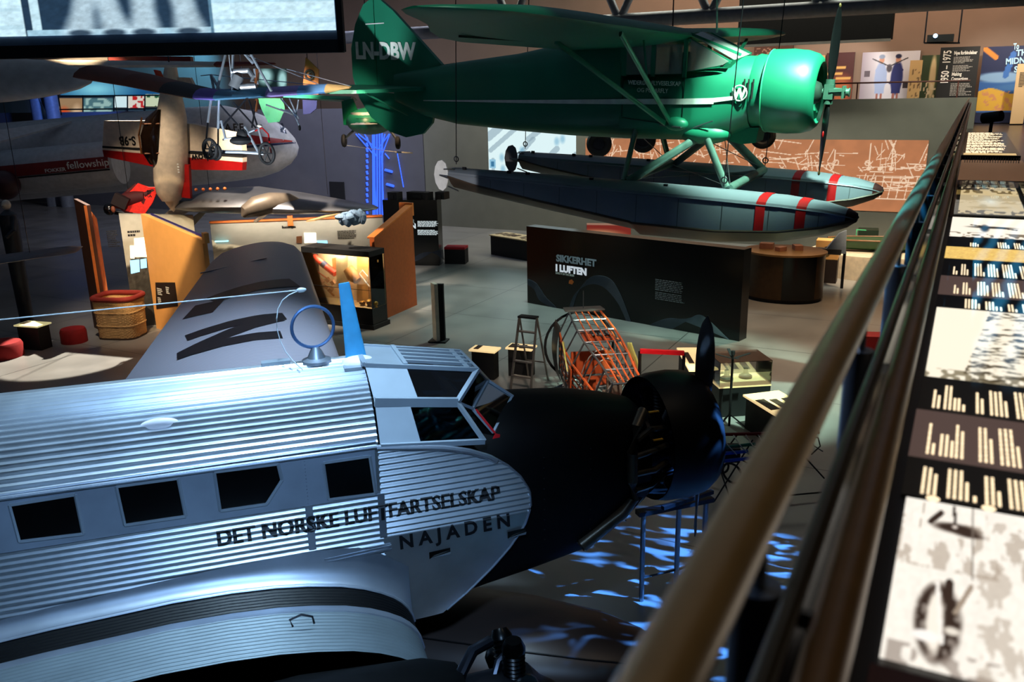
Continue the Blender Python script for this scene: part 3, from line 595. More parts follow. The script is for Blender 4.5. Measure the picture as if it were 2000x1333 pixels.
# ================================================================ GREEN FLOATPLANE (hanging)
FP = thing('floatplane', 'green high-wing floatplane hanging from the roof on two grey floats', 'aircraft', (-2.199, 15.728, 6.462), (R_(2.701), R_(2.847), R_(-2.215)))
FPM = FP.matrix_basis
V3 = Vector
def fl(*a, **k): return dict(world=False, **k)
def fb(mb, name, m, parent=None, smooth=40, label=None): return mb.build(name, m, parent or FP, world=False, smooth=smooth, label=label)
def fring(x, hw, zt, zb, ex=4, n=36):
    return [V3((x, hw * math.copysign(abs(math.cos(t)) ** (2 / ex), math.cos(t)), (zt + zb) / 2 + (zt - zb) / 2 * math.copysign(abs(math.sin(t)) ** (2 / ex), math.sin(t)))) for t in [2 * math.pi * k / n for k in range(n)]]
FHX = [(-1.2, .62), (-1.6, .67), (-2.3, .70), (-4.6, .70), (-5.8, .58), (-7.3, .36), (-9.0, .12)]
def fhw(x): return float(np.interp(-x, [-p[0] for p in FHX], [p[1] for p in FHX]))
b = MB()
b.loft([fring(-1.18, .60, .56, -.66, 2.2), fring(-1.5, .66, .56, -.80, 2.6), fring(-1.75, .68, .46, -.86, 3.2), fring(-2.3, .70, .30, -.90, 4), fring(-3.45, .70, .22, -.94, 4), fring(-3.46, .70, .90, -.94, 4), fring(-4.6, .70, .78, -.95, 4), fring(-5.8, .58, .55, -.93, 4), fring(-7.3, .36, .36, -.88, 4), fring(-8.2, .2, .22, -.76, 3), fring(-9.0, .08, .1, -.5, 3)])
FUSE = fb(b, 'fuselage', GREEN)
b = MB(); b.loft([fring(-2.22, .60, .94, .78, 4), fring(-2.6, .70, .97, .74, 4), fring(-3.5, .70, .95, .70, 4), fring(-4.7, .66, .80, .6, 4)]); fb(b, 'cabin_roof', GREEN)
b = MB()
for sg in (1, -1):
    y = sg * .685
    for x0, x1 in ((-2.32, -2.25), (-2.90, -2.82), (-3.48, -3.36)): b = MB(); b.prism([(x0, y, .2), (x1, y, .2), (x1, y, .82), (x0, y, .82)], (0, -sg * .05, 0)); fb(b, 'cabin_pillar', GREEN, smooth=0)
    b = MB(); b.bar((-2.24, y * .95, .82), (-1.5, y * .9, .46), .05, .05); b.bar((-2.25, y * .9, .92), (-1.42, y * .45, .58), .04, .04); fb(b, 'windscreen_frame', GREEN, smooth=0)
b = MB(); b.bar((-2.25, 0, .95), (-1.38, 0, .58), .03, .03)
fb(b, 'windscreen_frame', GREEN, smooth=0)
DG = dustglass('dusty_glass', (0.80, 0.84, 0.80), 0.34)
for sg in (1, -1):
    for P in ([(-2.24, .3), (-1.62, .42), (-1.52, .48), (-2.2, .82)], [(-2.82, .24), (-2.33, .26), (-2.33, .74), (-2.82, .74)], [(-3.36, .22), (-2.90, .24), (-2.90, .72), (-3.36, .72)]):
        b = MB(); b.prism([(x, sg * .675, z) for x, z in P], (0, sg * .004, 0)); fb(b, 'cabin_window', DG, smooth=0)
    b = MB(); b.prism([(-2.24, sg * .61, .90), (-1.45, sg * .60, .50), (-1.36, sg * .02, .58), (-2.23, sg * .02, .95)], (.004, 0, .004)); fb(b, 'windscreen', DG, smooth=0)
b = MB(); b.box((-2.6, .25, .35), (.1, .4, .5)); b.box((-2.6, -.25, .35), (.1, .4, .5)); fb(b, 'pilot_seat', mat('seat_leather', (0, 0, 0)), smooth=0)
b = MB(); b.prism([(-1.7, -.5, .3), (-1.7, .5, .3), (-1.62, .5, .5), (-1.62, -.5, .5)], (-.05, 0, 0)); fb(b, 'dashboard', BLKM, smooth=0)
# nose and cowling
b = MB(); b.lathe([(-1.2, .60), (-1.15, .625), (-.98, .60), (-.96, .5)], (0, 0, -.03), (1, 0, 0), 40); fb(b, 'nose_panel', GREEN)
b = MB(); b.lathe([(-.97, .62), (-.95, .675), (-.90, .69), (-.6, .70), (-.36, .68), (-.2, .63), (-.12, .56), (-.11, .50), (-.16, .46), (-.3, .52), (-.9, .60)], (0, 0, -.02), (1, 0, 0), 48); CW = fb(b, 'cowling', GREEN)
b = MB(); b.ring((-.945, 0, -.02), (1, 0, 0), .682, .014, 48, 6); fb(b, 'cowling_band', mat('light_green_trim', (0.20, 0.62, 0.45), 0.35), CW)
for x in (-1.24, -1.17, -1.09):
    b = MB(); b.bar((x, -.648, -.12), (x, -.618, .20), .022, .02); fb(b, 'louvre', BLKM, smooth=0)
b = MB(); b.lathe([(-.9, .4), (-.5, .35), (-.3, .24), (-.12, .16), (-.08, .08)], (0, 0, -.02), (1, 0, 0), 24); EN = fb(b, 'radial_engine', mat('engine_grey_green', (0.22, 0.30, 0.26), 0.45, 0.5))
for k in range(9):
    a = 2 * math.pi * k / 9 + .2; d = V3((0, math.cos(a), math.sin(a))); b = MB()
    b.lathe([(r, .085 if i % 2 else .07) for i, r in enumerate(np.linspace(.2, .42, 10))] + [(.47, .06)], (-.38, 0, -.02), d, 12); fb(b, 'cylinder', mat('engine_grey_green', (0, 0, 0)), EN)
b = MB(); b.tube([(-.15, 0, 0), (.02, 0, 0)], .05, 12); b.box((.03, 0, 0), (.15, .17, .24)); b.tube([(.1, 0, .0), (.34, 0, .0)], [.07, .06], 14); b.tube([(.34, 0, 0), (.36, 0, 0)], .075, 14)
for sg in (1, -1):
    b.tube([(.03, 0, sg * .1), (.03, 0, sg * .2)], .075, 14); b.bar((.04, sg * .09, .02), (.3, sg * .06, .04), .03, .05); b.tube([(.26, sg * .06, .10), (.26, sg * .06, -.1)], .025, 8)
fb(b, 'propeller_hub', mat('hub_green_grey', (0.26, 0.40, 0.34), 0.4, 0.3))
for sg in (1, -1):
    b = blade(MB(), (.03, 0, .16 * sg), (.03, .04 * sg, 1.38 * sg), (1, 0, 0), 0, .22, twist=40); BL = fb(b, 'propeller_blade', mat('blade_dark', (0.05, 0.055, 0.06), 0.35, 0.2))
    b = MB(); b.ell((.03, .04 * sg, 1.35 * sg), (.022, .03, .04), 10, 8); fb(b, 'blade_tip', mat('tip_ochre', (0.30, 0.24, 0.10), 0.5), BL)
b = MB(); b.ell((.02, -.03, -.70), (.02, .035, .06), 12, 8); fb(b, 'blade_badge', RED, BL)
# belly: strut fairing, oil cooler box
b = MB(); b.ell((-1.95, -.40, -.74), (.5, .28, .2)); b.ell((-1.95, .40, -.74), (.5, .28, .2)); b.ell((-2.35, -.72, -.58), (.22, .12, .12), 14, 8); b.ell((-2.35, .72, -.58), (.22, .12, .12), 14, 8); fb(b, 'strut_fairing', GREEN)
b = MB(); b.prism([(-1.65, -.25, -.66), (-1.02, -.25, -.62), (-1.05, -.25, -.88), (-1.3, -.25, -.92), (-1.62, -.25, -.86)], (0, .5, 0)); fb(b, 'oil_cooler_box', GREEN, smooth=0)
b = MB(); b.tube([(-2.28, -.6, -.72), (-1.7, -.72, -.5)], .012, 6); b.tube([(-2.66, -.7, -.62), (-2.2, -.9, -.62)], .015, 6); fb(b, 'foot_rail', STEEL)
# wings
AF2 = [(0, 0), (.01, .25), (.05, .55), (.12, .8), (.25, 1.0), (.4, .98), (.6, .78), (.8, .45), (1, .04)]
for sg in (1, -1):
    rings = []
    for y, xl, xt, th in ((.0, -2.2, -4.5, .22), (2, -2.2, -4.5, .22), (4.3, -2.2, -4.5, .22), (5.2, -2.2, -4.28, .20), (6.0, -2.22, -3.88, .17), (6.6, -2.3, -3.5, .12), (7.0, -2.45, -3.35, .08), (7.3, -2.75, -3.3, .05), (7.45, -3.02, -3.25, .02)):
        z0 = .85 + (.045 if sg < 0 else .008) * y
        rings.append([V3((xl - (xl - xt) * c, sg * y, z0 + th * h - .26 * c * (xl - xt) / 2.3)) for c, h in AF2] + [V3((xl - (xl - xt) * c, sg * y, z0 - th * .35 * math.sin(math.pi * c ** .6) - .26 * c * (xl - xt) / 2.3)) for c, h in reversed(AF2[1:-1])])
    W = fb(MB().loft(rings), 'wing', GREEN)
    b = MB(); b.bar((-3.7, sg * 1.0, .72), (-3.7, sg * 5.6, .88 if sg < 0 else .70), .02, .03); fb(b, 'aileron_seam', BLKM, W, smooth=0)
    b = MB(); b.tube([(-2.45, sg * .76, -.56), (-2.35, sg * 3.4, .92 if sg < 0 else .80)], .055, 12, 0.45); fb(b, 'wing_strut', GREEN)
    b = MB(); b.tube([(-2.55, sg * .76, -.58), (-3.4, sg * 3.4, .80 if sg < 0 else .68)], .045, 12, 0.45); fb(b, 'wing_strut', GREEN)
    b = MB(); b.tube([(-2.40, sg * 2.1, .16), (-2.5, sg * 2.1, .82)], .018, 8); fb(b, 'jury_strut', GREEN)
# tail
FIN = [(-7.3, .36), (-7.75, .30), (-8.95, 1.36), (-9.3, 1.6), (-9.45, 1.64), (-9.45, -.3), (-8.6, -.3)]
RUD = [(-9.48, 1.64), (-9.75, 1.5), (-10.0, 1.1), (-10.15, .6), (-10.15, 0), (-10.0, -.45), (-9.7, -.85), (-9.2, -1.14), (-8.75, -1.24), (-8.3, -1.14), (-8.05, -.9), (-8.0, -.7), (-8.6, -.5), (-9.0, -.32), (-9.48, -.3)]
def plate(P, y, t): return MB().prism([(x, y - t / 2, z) for x, z in P], (0, t, 0))
fb(plate(FIN, 0, .10), 'tail_fin', GREEN, smooth=0); RU = fb(plate(RUD, 0, .08), 'rudder', GREEN, smooth=0)
b = MB(); b.bar((-9.2, -.055, 1.12), (-9.7, -.055, 1.10), .02, .02); fb(b, 'rudder_hinge', LINEN, RU, smooth=0)
for sg in (1, -1):
    P = [(-8.0, .06), (-8.3, .9), (-8.7, 1.7), (-9.1, 2.05), (-9.7, 2.1), (-10.05, 1.6), (-10.0, .25), (-9.5, .08)]
    b = MB(); b.prism([(x, sg * y, -.22) for x, y in P], (0, 0, .07)); fb(b, 'tailplane', GREEN, smooth=0)
    b = MB(); b.tube([(-8.6, sg * .15, -.75), (-8.9, sg * 1.2, -.24)], .02, 8); fb(b, 'tail_strut', GREEN)
# markings
def ftxt(body, size, x, z, fit, m, y=None, bold=0.0, name='lettering'):
    o = txt(name, body, size, (x, y if y is not None else -(fhw(x + fit / 2) + .012), z), (1, 0, 0), (0, 0, 1), m, FP, bold, fit, local=True); return o
GL = mat('pale_green_lettering', (0.88, 0.90, 0.86), 0.6)
ftxt('LN-DBW', .47, -10.0, .40, 1.62, GL, -.062, .02, 'registration_lettering')
ftxt('WIDERØES FLYVESELSKAP', .105, -3.30, .06, .98, GL, -.713, .001, 'airline_lettering'); ftxt('OG POLARFLY', .105, -3.12, -.065, .58, GL, -.713, .001, 'airline_lettering')
b = MB(); rows = []
for x in np.linspace(-8.1, -1.72, 40):
    h = np.interp(x, (-8.1, -3.5, -1.7), (.008, .045, .05)); z = np.interp(x, (-8.1, -2.3, -1.7), (-.42, -.20, -.17)); rows.append([V3((x, -(fhw(x) + .014 + .012 * (x > -2.4) ), z - h)), V3((x, -(fhw(x) + .014 + .012 * (x > -2.4)), z + h))])
b.strip(rows)
b.prism([(-1.85, -.705, -.215), (-1.35, -.672, -.135), (-1.35, -.672, -.075), (-1.72, -.695, -.12)], (0, .004, 0))
fb(b, 'side_stripe', GL, smooth=0)
b = MB(); b.ring((-1.30, -.662, -.03), (.06, 1, 0), .125, .011, 32, 6); b = txt('emblem', 'W', .25, (-1.425, -.672, -.105), (1, 0.06, 0), (0, 0, 1), None, None, .008, .25) if False else b
fb(b, 'emblem_ring', GL); txt('emblem_letter', 'W', .24, (-1.42, -.682, -.12), (1, 0.06, 0), (0, 0, 1), GL, FP, .012, .24, local=True)
b = MB(); b.bar((-2.26, -.704, -.62), (-2.26, -.704, .2), .01, .012); b.bar((-3.4, -.704, .2), (-3.4, -.704, -.5), .008, .01); b.bar((-3.4, -.704, -.52), (-2.26, -.704, -.62), .01, .008); fb(b, 'door_seam', mat('seam_dark_green', (0.02, 0.16, 0.12), 0.5), FUSE, smooth=0)
b = MB(); b.tube([(-2.0, .1, .93), (-2.05, .1, 1.55)], [.02, .012], 8); fb(b, 'antenna_mast', mat('pale_green_mast', (0.6, 0.75, 0.68), 0.4))
# floats
FLG = mat('float_grey', (0.50, 0.53, 0.57), 0.42, 0.35, 0.12, 1.2); FLK = mat('float_keel', (0.25, 0.20, 0.16), 0.45, 0.2, 0.3, 3)
FST = [(-6.62, .20, -1.60, -1.72, -1.95), (-6.0, .27, -1.60, -1.82, -2.03), (-4.5, .37, -1.59, -1.98, -2.20), (-2.72, .43, -1.59, -2.16, -2.38), (-2.66, .43, -1.59, -2.18, -2.46), (-1.2, .44, -1.59, -2.16, -2.42), (-.2, .41, -1.60, -2.07, -2.30), (.45, .31, -1.64, -1.95, -2.12), (.8, .18, -1.70, -1.85, -1.96), (.93, .07, -1.75, -1.80, -1.85)]
def fsec(x): return [float(np.interp(x, [q[0] for q in FST], [q[i] for q in FST])) for i in range(1, 5)]
def frings(y, x, k=1.0, e=0.0):
    hw, zd, zc, zk = fsec(x); hw = hw + e; zd = zd + e
    return [V3((x, y + a, z)) for a, z in ((0, zd + .05 * hw / .43), (-hw * .55, zd + .03 * hw / .43), (-hw * .92, zd - .03), (-hw, zd - .10), (-hw * 1.0, zc), (-hw * .5, (zc + zk) / 2 - .03), (0, zk - e), (hw * .5, (zc + zk) / 2 - .03), (hw, zc), (hw, zd - .10), (hw * .92, zd - .03), (hw * .55, zd + .03 * hw / .43))]
for y, nm in ((-1.4, 'near'), (1.4, 'far')):
    xs = sorted(set([q[0] for q in FST] + list(np.linspace(-6.4, .9, 30))))
    FL = fb(MB().loft([frings(y, x) for x in xs]), 'float', FLG, smooth=30)
    b = MB()
    for x in xs[:-1]: pass
    rows = [[p + V3((0, 0, -.006)) for p in frings(y, x)[4:9]] for x in xs]; b.strip(rows); fb(b, 'float_keel', FLK, FL)
    for sg in (1, -1):
        b = MB(); b.tube([frings(y, x)[4 if sg < 0 else 8] for x in xs], .022, 6); fb(b, 'chine_rail', FLK, FL)
        b = MB(); b.tube([frings(y, x)[3 if sg < 0 else 9] + V3((0, 0, .03)) for x in xs], .012, 6); fb(b, 'deck_rail', mat('float_grey', (0, 0, 0)), FL)
    for x0 in ((-.56, .06) if y < 0 else (-.62, .03)):
        b = MB(); rows = []
        for x in np.linspace(x0, x0 + .15, 5): r = frings(y, x, 1, .008); rows.append(r[8:12] + r[0:5])
        b.strip(rows); fb(b, 'red_stripe', RED, FL, label='red band round the float')
    b = MB(); rows = [frings(y, x, 1, .007)[8:12] + frings(y, x, 1, .007)[0:5] for x in np.linspace(.78, .93, 5)]; b.strip(rows); fb(b, 'bow_bumper', mat('bumper_dark_red', (0.22, 0.05, 0.05), 0.6), FL)
    for x in np.linspace(-5.6, .4, 9):
        b = MB(); r = frings(y, x, 1, .003); r2 = frings(y, x + .012, 1, .003); b.strip([r[3:5], r2[3:5]]); fb(b, 'panel_joint', mat('joint_grey', (0.32, 0.34, 0.36), 0.5), FL, smooth=0)
    b = MB(); P = [(-6.75, -1.78), (-6.75, -1.66), (-6.80, -1.50), (-6.88, -1.44), (-6.98, -1.47), (-7.05, -1.58), (-7.08, -1.74), (-7.05, -1.90), (-6.97, -2.02), (-6.88, -2.05), (-6.80, -1.98), (-6.76, -1.86)]
    b.prism([(x, y - .012, z) for x, z in P], (0, .024, 0)); WR = fb(b, 'water_rudder', WHITE if y < 0 else mat('rudder_shade_grey', (0.36, 0.36, 0.38), 0.5), FL, smooth=0)
    b = MB(); b.tube([(-6.95, y, -1.74), (-6.62, y, -1.78)], [.02, .05], 10); b.bar((-6.78, y - .1, -1.6), (-6.5, y - .15, -1.58), .02, .02); b.bar((-6.78, y + .1, -1.6), (-6.5, y + .15, -1.58), .02, .02); b.bar((-6.75, y, -1.95), (-6.45, y - .1, -2.0), .02, .02); fb(b, 'rudder_bracket', STEEL, FL)
    b = MB()
    for x in (-6.3, -5.3, -4.9, -3.6, -2.2): b.box((x, y - .1, fsec(x)[1] + .05), (.07, .04, .05))
    fb(b, 'deck_cleat', DSTEEL, FL, smooth=0)
STG = mat('strut_grey_green', (0.40, 0.52, 0.48), 0.35, 0.4)
for sg in (-1, 1):
    for p, q, r in (((-3.15, sg * .62, -.75), (-3.1, sg * 1.22, -1.58), .075), ((-1.85, sg * .55, -.80), (-1.22, sg * 1.2, -1.56), .085), ((-1.95, sg * .5, -.78), (-3.02, sg * 1.2, -1.58), .075)):
        b = MB(); b.tube([p, q], r, 12, 0.6); fb(b, 'float_strut', STG)
for x in (-3.05, -1.2):
    b = MB(); b.tube([(x, -1.15, -1.56), (x, 1.15, -1.54)], .075, 12); fb(b, 'spreader_bar', STG)
b = MB()
for p, q in (((-3.05, -1.1, -1.55), (-1.2, 1.1, -1.55)), ((-3.05, 1.1, -1.55), (-1.2, -1.1, -1.55)), ((-1.85, -.55, -.85), (-1.2, 1.1, -1.5)), ((-1.85, .55, -.85), (-1.2, -1.1, -1.5)), ((-3.1, -.6, -.8), (-3.1, 1.1, -1.5))): b.tube([p, q], .008, 5)
fb(b, 'bracing_wire', STEEL)
for p in ((-6.55, -1.4, -1.5), (-6.55, 1.4, -1.5), (-1.25, -1.3, -1.5), (-1.22, 1.3, -1.48)): b = MB(); b.tube([p, V3(p) + V3((.15, 0, 7.3))], .009, 5); b.ring(V3(p) + V3((0, 0, .1)), (0, 1, 0), .05, .012, 12, 5); fb(b, 'suspension_cable', DSTEEL)
# ================================================================ HANGING EXHIBITS, LEFT
def facing(p, q):                                                   # wall-like frame: x along p->q, z up, normal towards the camera
    x = Vector((q.x - p.x, q.y - p.y, 0)).normalized(); n = Vector((x.y, -x.x, 0))
    return x, n if n.dot(CAM - p) > 0 else -n
UP = Vector((0, 0, 1))
# projection screen
SL, SR = dp(-60, 76, 12.59), dp(657, 66, 12.59); SR.z = SL.z = dp(300, 66, 12.59).z
SX, SN = facing(SL, SR)
PS = thing('projection_screen', 'large lit projection screen with black frame hanging at the upper left', 'screen', (SL + SR) / 2)
def screen_fn(U, V):
    X = U * 717 - 60; Y = 1 - V * 3.4; a = col(U, (.80, .93, .98)); n = fbm(U * 4, V * 3, 18, 3); dark = rect(X, V, 52, -1, 414, 9)
    a = put(a, dark * .9, (.07, .15, .24)); a = put(a, rect(X, V, 68, -1, 84, 9), (.75, .88, .93)); a = put(a, rect(X, V, 55, -.1, 414, .035), (.62, .78, .86))
    for cx, tilt in ((160, .35), (228, -.3), (285, .05), (372, -.2)):
        for k in range(16):
            v = .012 + k * .016; w_ = 34 - 70 * v if v < .14 else 24; a = put(a, .55 * blob(X, V, cx + tilt * 260 * (v - .05), v, w_, .022, .35), (.78, .88, .93))
        a = put(a, .8 * blob(X, V, cx - 2, .012, 22, .022, .3), (.10, .17, .25))
    a = put(a, .35 * (np.abs((V * 7.5) % 1 - .5) < .10) * (X > 420), (.55, .72, .82)); a = put(a, .3 * (np.abs((V * 9) % 1 - .5) < .1) * (X < 50), (.6, .75, .82)); a = put(a, rect(X, V, 414, 0, 420, 9), (.35, .5, .6))
    return a * (0.86 + .28 * n[..., None])
pic('projected_picture', SL, SR, SR + UP * 2.2, SL + UP * 2.2, 240, 150, screen_fn, picmat('screen_light', 1.05), PS)
b = MB(); b.prism([SL - SN * .02 - UP * .13, SR - SN * .02 - UP * .13 + SX * .02, SR - SN * .02 + UP * 2.3 + SX * .02, SL - SN * .02 + UP * 2.3], -SN * .02); b.build('screen_border', mat('screen_cloth', (0.42, 0.50, 0.62), 0.8), PS, smooth=0)
b = MB(); b.bar(SL - UP * .22 - SN * .05, SR - UP * .22 - SN * .05 + SX * .08, .16, .18); b.bar(SR + SX * .06 - UP * .3 - SN * .05, SR + SX * .06 + UP * 2.4 - SN * .05, .16, .09, up=SX); b.bar(SL + UP * 2.35 - SN * .05, SR + UP * 2.35 - SN * .05, .16, .12); b.build('screen_frame', BLKM, PS, smooth=0)
b = MB(); 
for p in (SL + SX * 1.0, SR - SX * .6): b.tube([p + UP * 2.4, Vector((p.x, p.y, 12.59))], .02, 6)
b.build('hanging_cable', DSTEEL, PS)
# sailplane wing across the upper left
GLW = mat('glider_white', (0.74, 0.72, 0.70), 0.45)
SPL = thing('sailplane', 'white sailplane with a long red-tipped wing hanging below the projection screen', 'aircraft', dp(100, 150, 17.5))
def airwing(pts, chords, thick, cdir, n=10):
    rings = []
    for p, c, t in zip(pts, chords, thick):
        cd = Vector(cdir).normalized(); rings.append([p + cd * c * (f - .4) + UP * t * h for f, h in ((0, 0), (.05, .5), (.2, .95), (.4, 1), (.7, .6), (1, 0))] + [p + cd * c * (f - .4) - UP * t * h for f, h in ((.7, .2), (.4, .45), (.15, .5))])
    return MB().loft(rings)
fwc = Vector((-.447, .851, 0)).normalized(); rtc = Vector((fwc.y, -fwc.x, 0))
P0, P1, P2, P3 = dp(-160, 128, 15.5), dp(430, 128, 19.0), dp(500, 126, 19.6), dp(536, 125, 20.0)
airwing([P0, P1], [1.0, .62], [.13, .08], fwc + rtc * .3).build('wing', GLW, SPL)
airwing([P1, P2, P3], [.62, .5, .15], [.085, .06, .03], fwc + rtc * .3).build('wing_tip', mat('wing_tip_red', (0.45, 0.08, 0.07), 0.5), SPL, label='dark red wing tip')
b = MB(); q = dp(-120, 158, 16.2); b.ell(q, (2.95, .5, .45), 28, 14, Matrix((rtc, fwc, UP)).transposed()); b.build('fuselage', GLW, SPL)
b = MB(); b.tube([dp(-120, 120, 16.2), Vector((dp(-120, 120, 16.2).x, dp(-120, 120, 16.2).y, 12.59))], .015, 6); b.tube([dp(330, 122, 18.2), Vector((dp(330, 122, 18.2).x, dp(330, 122, 18.2).y, 12.59))], .015, 6); b.build('hanging_cable', DSTEEL, SPL)
b = MB(); b.tube([P1 + UP * .55 + rtc * -5, P1 + UP * .55 + rtc * -.9], .28, 14); 
WB = thing('wing_edge_exhibit', 'dark red and cream wing edge tucked under the screen frame', 'aircraft part', dp(250, 117, 18.5))
b = MB(); b.bar(dp(-30, 117, 18.5), dp(215, 117, 18.8), .3, .13); b.build('cream_panel', mat('dull_grey_panel', (0.36, 0.34, 0.33), 0.7), WB, smooth=0); b = MB(); b.bar(dp(216, 116, 18.8), dp(375, 116, 19), .3, .11); b.build('red_panel', mat('wing_tip_red', (0, 0, 0)), WB, smooth=0)
b = MB(); p = dp(300, 110, 18.8); b.tube([p, Vector((p.x, p.y, 12.59))], .012, 6); p = dp(60, 110, 18.6); b.tube([p, Vector((p.x, p.y, 12.59))], .012, 6); b.build('hanging_cable', DSTEEL, WB, smooth=0)
# ultralight
UL = thing('ultralight', 'open-frame ultralight with pastel rainbow wing, seat and spoked wheels', 'aircraft', dp(470, 300, 15.6))
ULT = mat('ultralight_tube', (0.80, 0.84, 0.88), 0.3, 0.7)
def P(px, py, t=15.6): return dp(px, py, t)
cd = (fwc * .8 + UP * .12)
segs = [(172, 142, 13.2, 1.3), (260, 157, 14.0, 1.3), (330, 172, 14.8, 1.25), (392, 184, 15.4, 1.15), (430, 186, 15.6, 1.1), (466, 184, 15.8, 1.1), (528, 181, 16.2, 1.05), (588, 177, 16.6, 1.0), (640, 174, 17.0, .9), (684, 171, 17.3, .3)]
cols = ['wing_rust', 'wing_rust', 'wing_dark_plum', 'wing_violet_edge', 'wing_teal', 'wing_teal', 'wing_lilac', 'wing_sky', 'wing_cream']
WC = {'wing_rust': (.42, .16, .08), 'wing_dark_plum': (.12, .06, .10), 'wing_violet_edge': (.42, .36, .72), 'wing_teal': (.30, .52, .66), 'wing_lilac': (.66, .58, .86), 'wing_sky': (.42, .66, .90), 'wing_cream': (.88, .76, .50)}
for i in range(len(segs) - 1):
    a, c = segs[i], segs[i + 1]
    airwing([P(*a[:3]), P(*c[:3])], [a[3], c[3]], [.10, .10 if i < 8 else .03], cd).build('wing_panel', mat(cols[i], WC[cols[i]], 0.6), UL, label=cols[i].replace('wing_', '').replace('_', ' ') + ' wing panel')
def ut(name, pts, r=.018, m=ULT, lab=None): return MB().tube(pts, r, 8).build(name, m, UL, label=lab)
for pts in ([P(412, 146), P(422, 196)], [P(412, 146), P(438, 190)], [P(440, 108), P(420, 192, 15.5)], [P(455, 106), P(453, 182)], [P(478, 106), P(494, 124)], [P(490, 106), P(530, 178)], [P(412, 196), P(406, 240)], [P(428, 194), P(426, 252)], [P(432, 236), P(440, 270)], [P(478, 248), P(505, 298)], [P(505, 250), P(515, 290)], [P(497, 135), P(503, 165)]): ut('frame_tube', pts, .024)
for pts in ([P(406, 240), P(401, 290)], [P(426, 252), P(426, 290)], [P(480, 195), P(432, 250)], [P(455, 200), P(500, 250)], [P(486, 196), P(508, 262)], [P(500, 197), P(492, 250)], [P(430, 205), P(465, 245)]): ut('dark_strut', pts, .016, DSTEEL)
ut('keel_tube', [P(408, 296), P(470, 297), P(515, 300)], .03); ut('seat_bar', [P(435, 273), P(470, 266), P(497, 254)], .016)
for pts in ([P(412, 146), P(635, 168, 17)], [P(476, 105), P(636, 170, 17)], [P(392, 148), P(412, 146)], [P(560, 135, 16.4), P(683, 168, 17.2)]): ut('rigging_wire', pts, .008)
for pts in ([P(548, 192, 16.4), P(580, 228, 16.6)], [P(565, 192, 16.4), P(583, 232, 16.6)], [P(583, 195, 16.5), P(578, 228, 16.6)], [P(547, 213, 16.4), P(578, 226, 16.6)], [P(520, 205, 16), P(576, 225, 16.6)], [P(574, 222, 16.6), P(585, 247, 16.6)]): ut('tail_tube', pts, .014)
b = MB(); b.ring(P(585, 250, 16.6), rtc, .035, .02, 16, 6); b.build('tail_wheel', RUB, UL)
b = MB(); b.tube([P(456, 172), P(466, 150)], .10, 12); b.ell(P(462, 158), (.10, .09, .11), 14, 8); b.tube([P(452, 140), P(485, 138), P(495, 150), P(494, 160)], .05, 10); b.tube([P(470, 170), P(500, 168)], .05, 10); b.build('engine', mat('cast_alloy', (0.62, 0.64, 0.66), 0.4, 0.6), UL)
b = MB(); b.bar(P(503, 136), P(500, 165), .06, .05); b.bar(P(502, 194), P(499, 218), .06, .03); b.build('propeller_blade', mat('wood_blade', (0.40, 0.22, 0.10), 0.5), UL)
b = MB(); b.ell(P(470, 275), (.20, .16, .08), 16, 8, Matrix((rtc, fwc, UP)).transposed()); b.ell(P(472, 266), (.12, .06, .12), 14, 8); S = b.build('seat', BLKM, UL)
b = MB(); b.bar(P(458, 279), P(478, 270), .03, .05); b.bar(P(466, 282), P(484, 272), .03, .05); b.build('harness', LINEN, S)
for px, py, r in ((410, 291, .17), (421, 297, .13), (521, 300, .18)):
    b = MB(); c = P(px, py, 15.5); ax = (fwc * .85 + rtc * .5).normalized(); b.ring(c, ax, r, .028, 28, 8); W = b.build('wheel', RUB, UL)
    b = MB(); x, y = frame_of(ax)
    for k in range(6): b.tube([c, c + (x * math.cos(k * math.pi / 3) + y * math.sin(k * math.pi / 3)) * r], .012, 5)
    b.build('spokes', BLKM, W)
ut('fork_tube', [P(498, 256), P(512, 250), P(524, 262), P(530, 300)], .014, RED); ut('hanging_cable', [P(455, 182), Vector((P(455, 182).x, P(455, 182).y, 12.59))], .01); b = MB(); b.ell(P(507, 246), (.05, .05, .03), 10, 6); b.build('instrument', CREAMP, UL)
# white jet airliner behind
JT = thing('jet_airliner', 'white jet airliner with red and navy nose stripe at the back left', 'aircraft', dp(300, 350, 33))
NB, TB = dp(583, 288, 33), dp(-160, 350, 33); ax = (TB - NB).normalized(); x, y = frame_of(ax); LJ = (TB - NB).length
prof = [(0, .05), (.12, .35), (.4, .68), (.9, 1.0), (1.6, 1.25), (2.6, 1.42), (4.0, 1.46), (LJ, 1.46)]
def jr(d, r, n=32): c = NB + ax * d + UP * (.35 * min(1, d / 2.6) ** .8 if d < 9 else .35); return [c + (x * math.cos(2 * math.pi * k / n) + y * math.sin(2 * math.pi * k / n)) * r for k in range(n)]
b = MB().loft([jr(d, r) for d, r in prof]); b.build('fuselage', mat('airliner_white', (0.70, 0.70, 0.72), 0.4), JT)
def jet_pt(px, py, off=.02):
    lo = 20.0; d = ray(px, py); t = lo
    while t < 40:
        p = CAM + d * t; s_ = (p - NB).dot(ax); 
        if 0 < s_ < LJ:
            c = NB + ax * s_ + UP * (.35 * min(1, s_ / 2.6) ** .8 if s_ < 9 else .35); r = float(np.interp(s_, [q[0] for q in prof], [q[1] for q in prof]))
            if (p - c).length < r + off: return p
        t += .01
    return CAM + d * 33
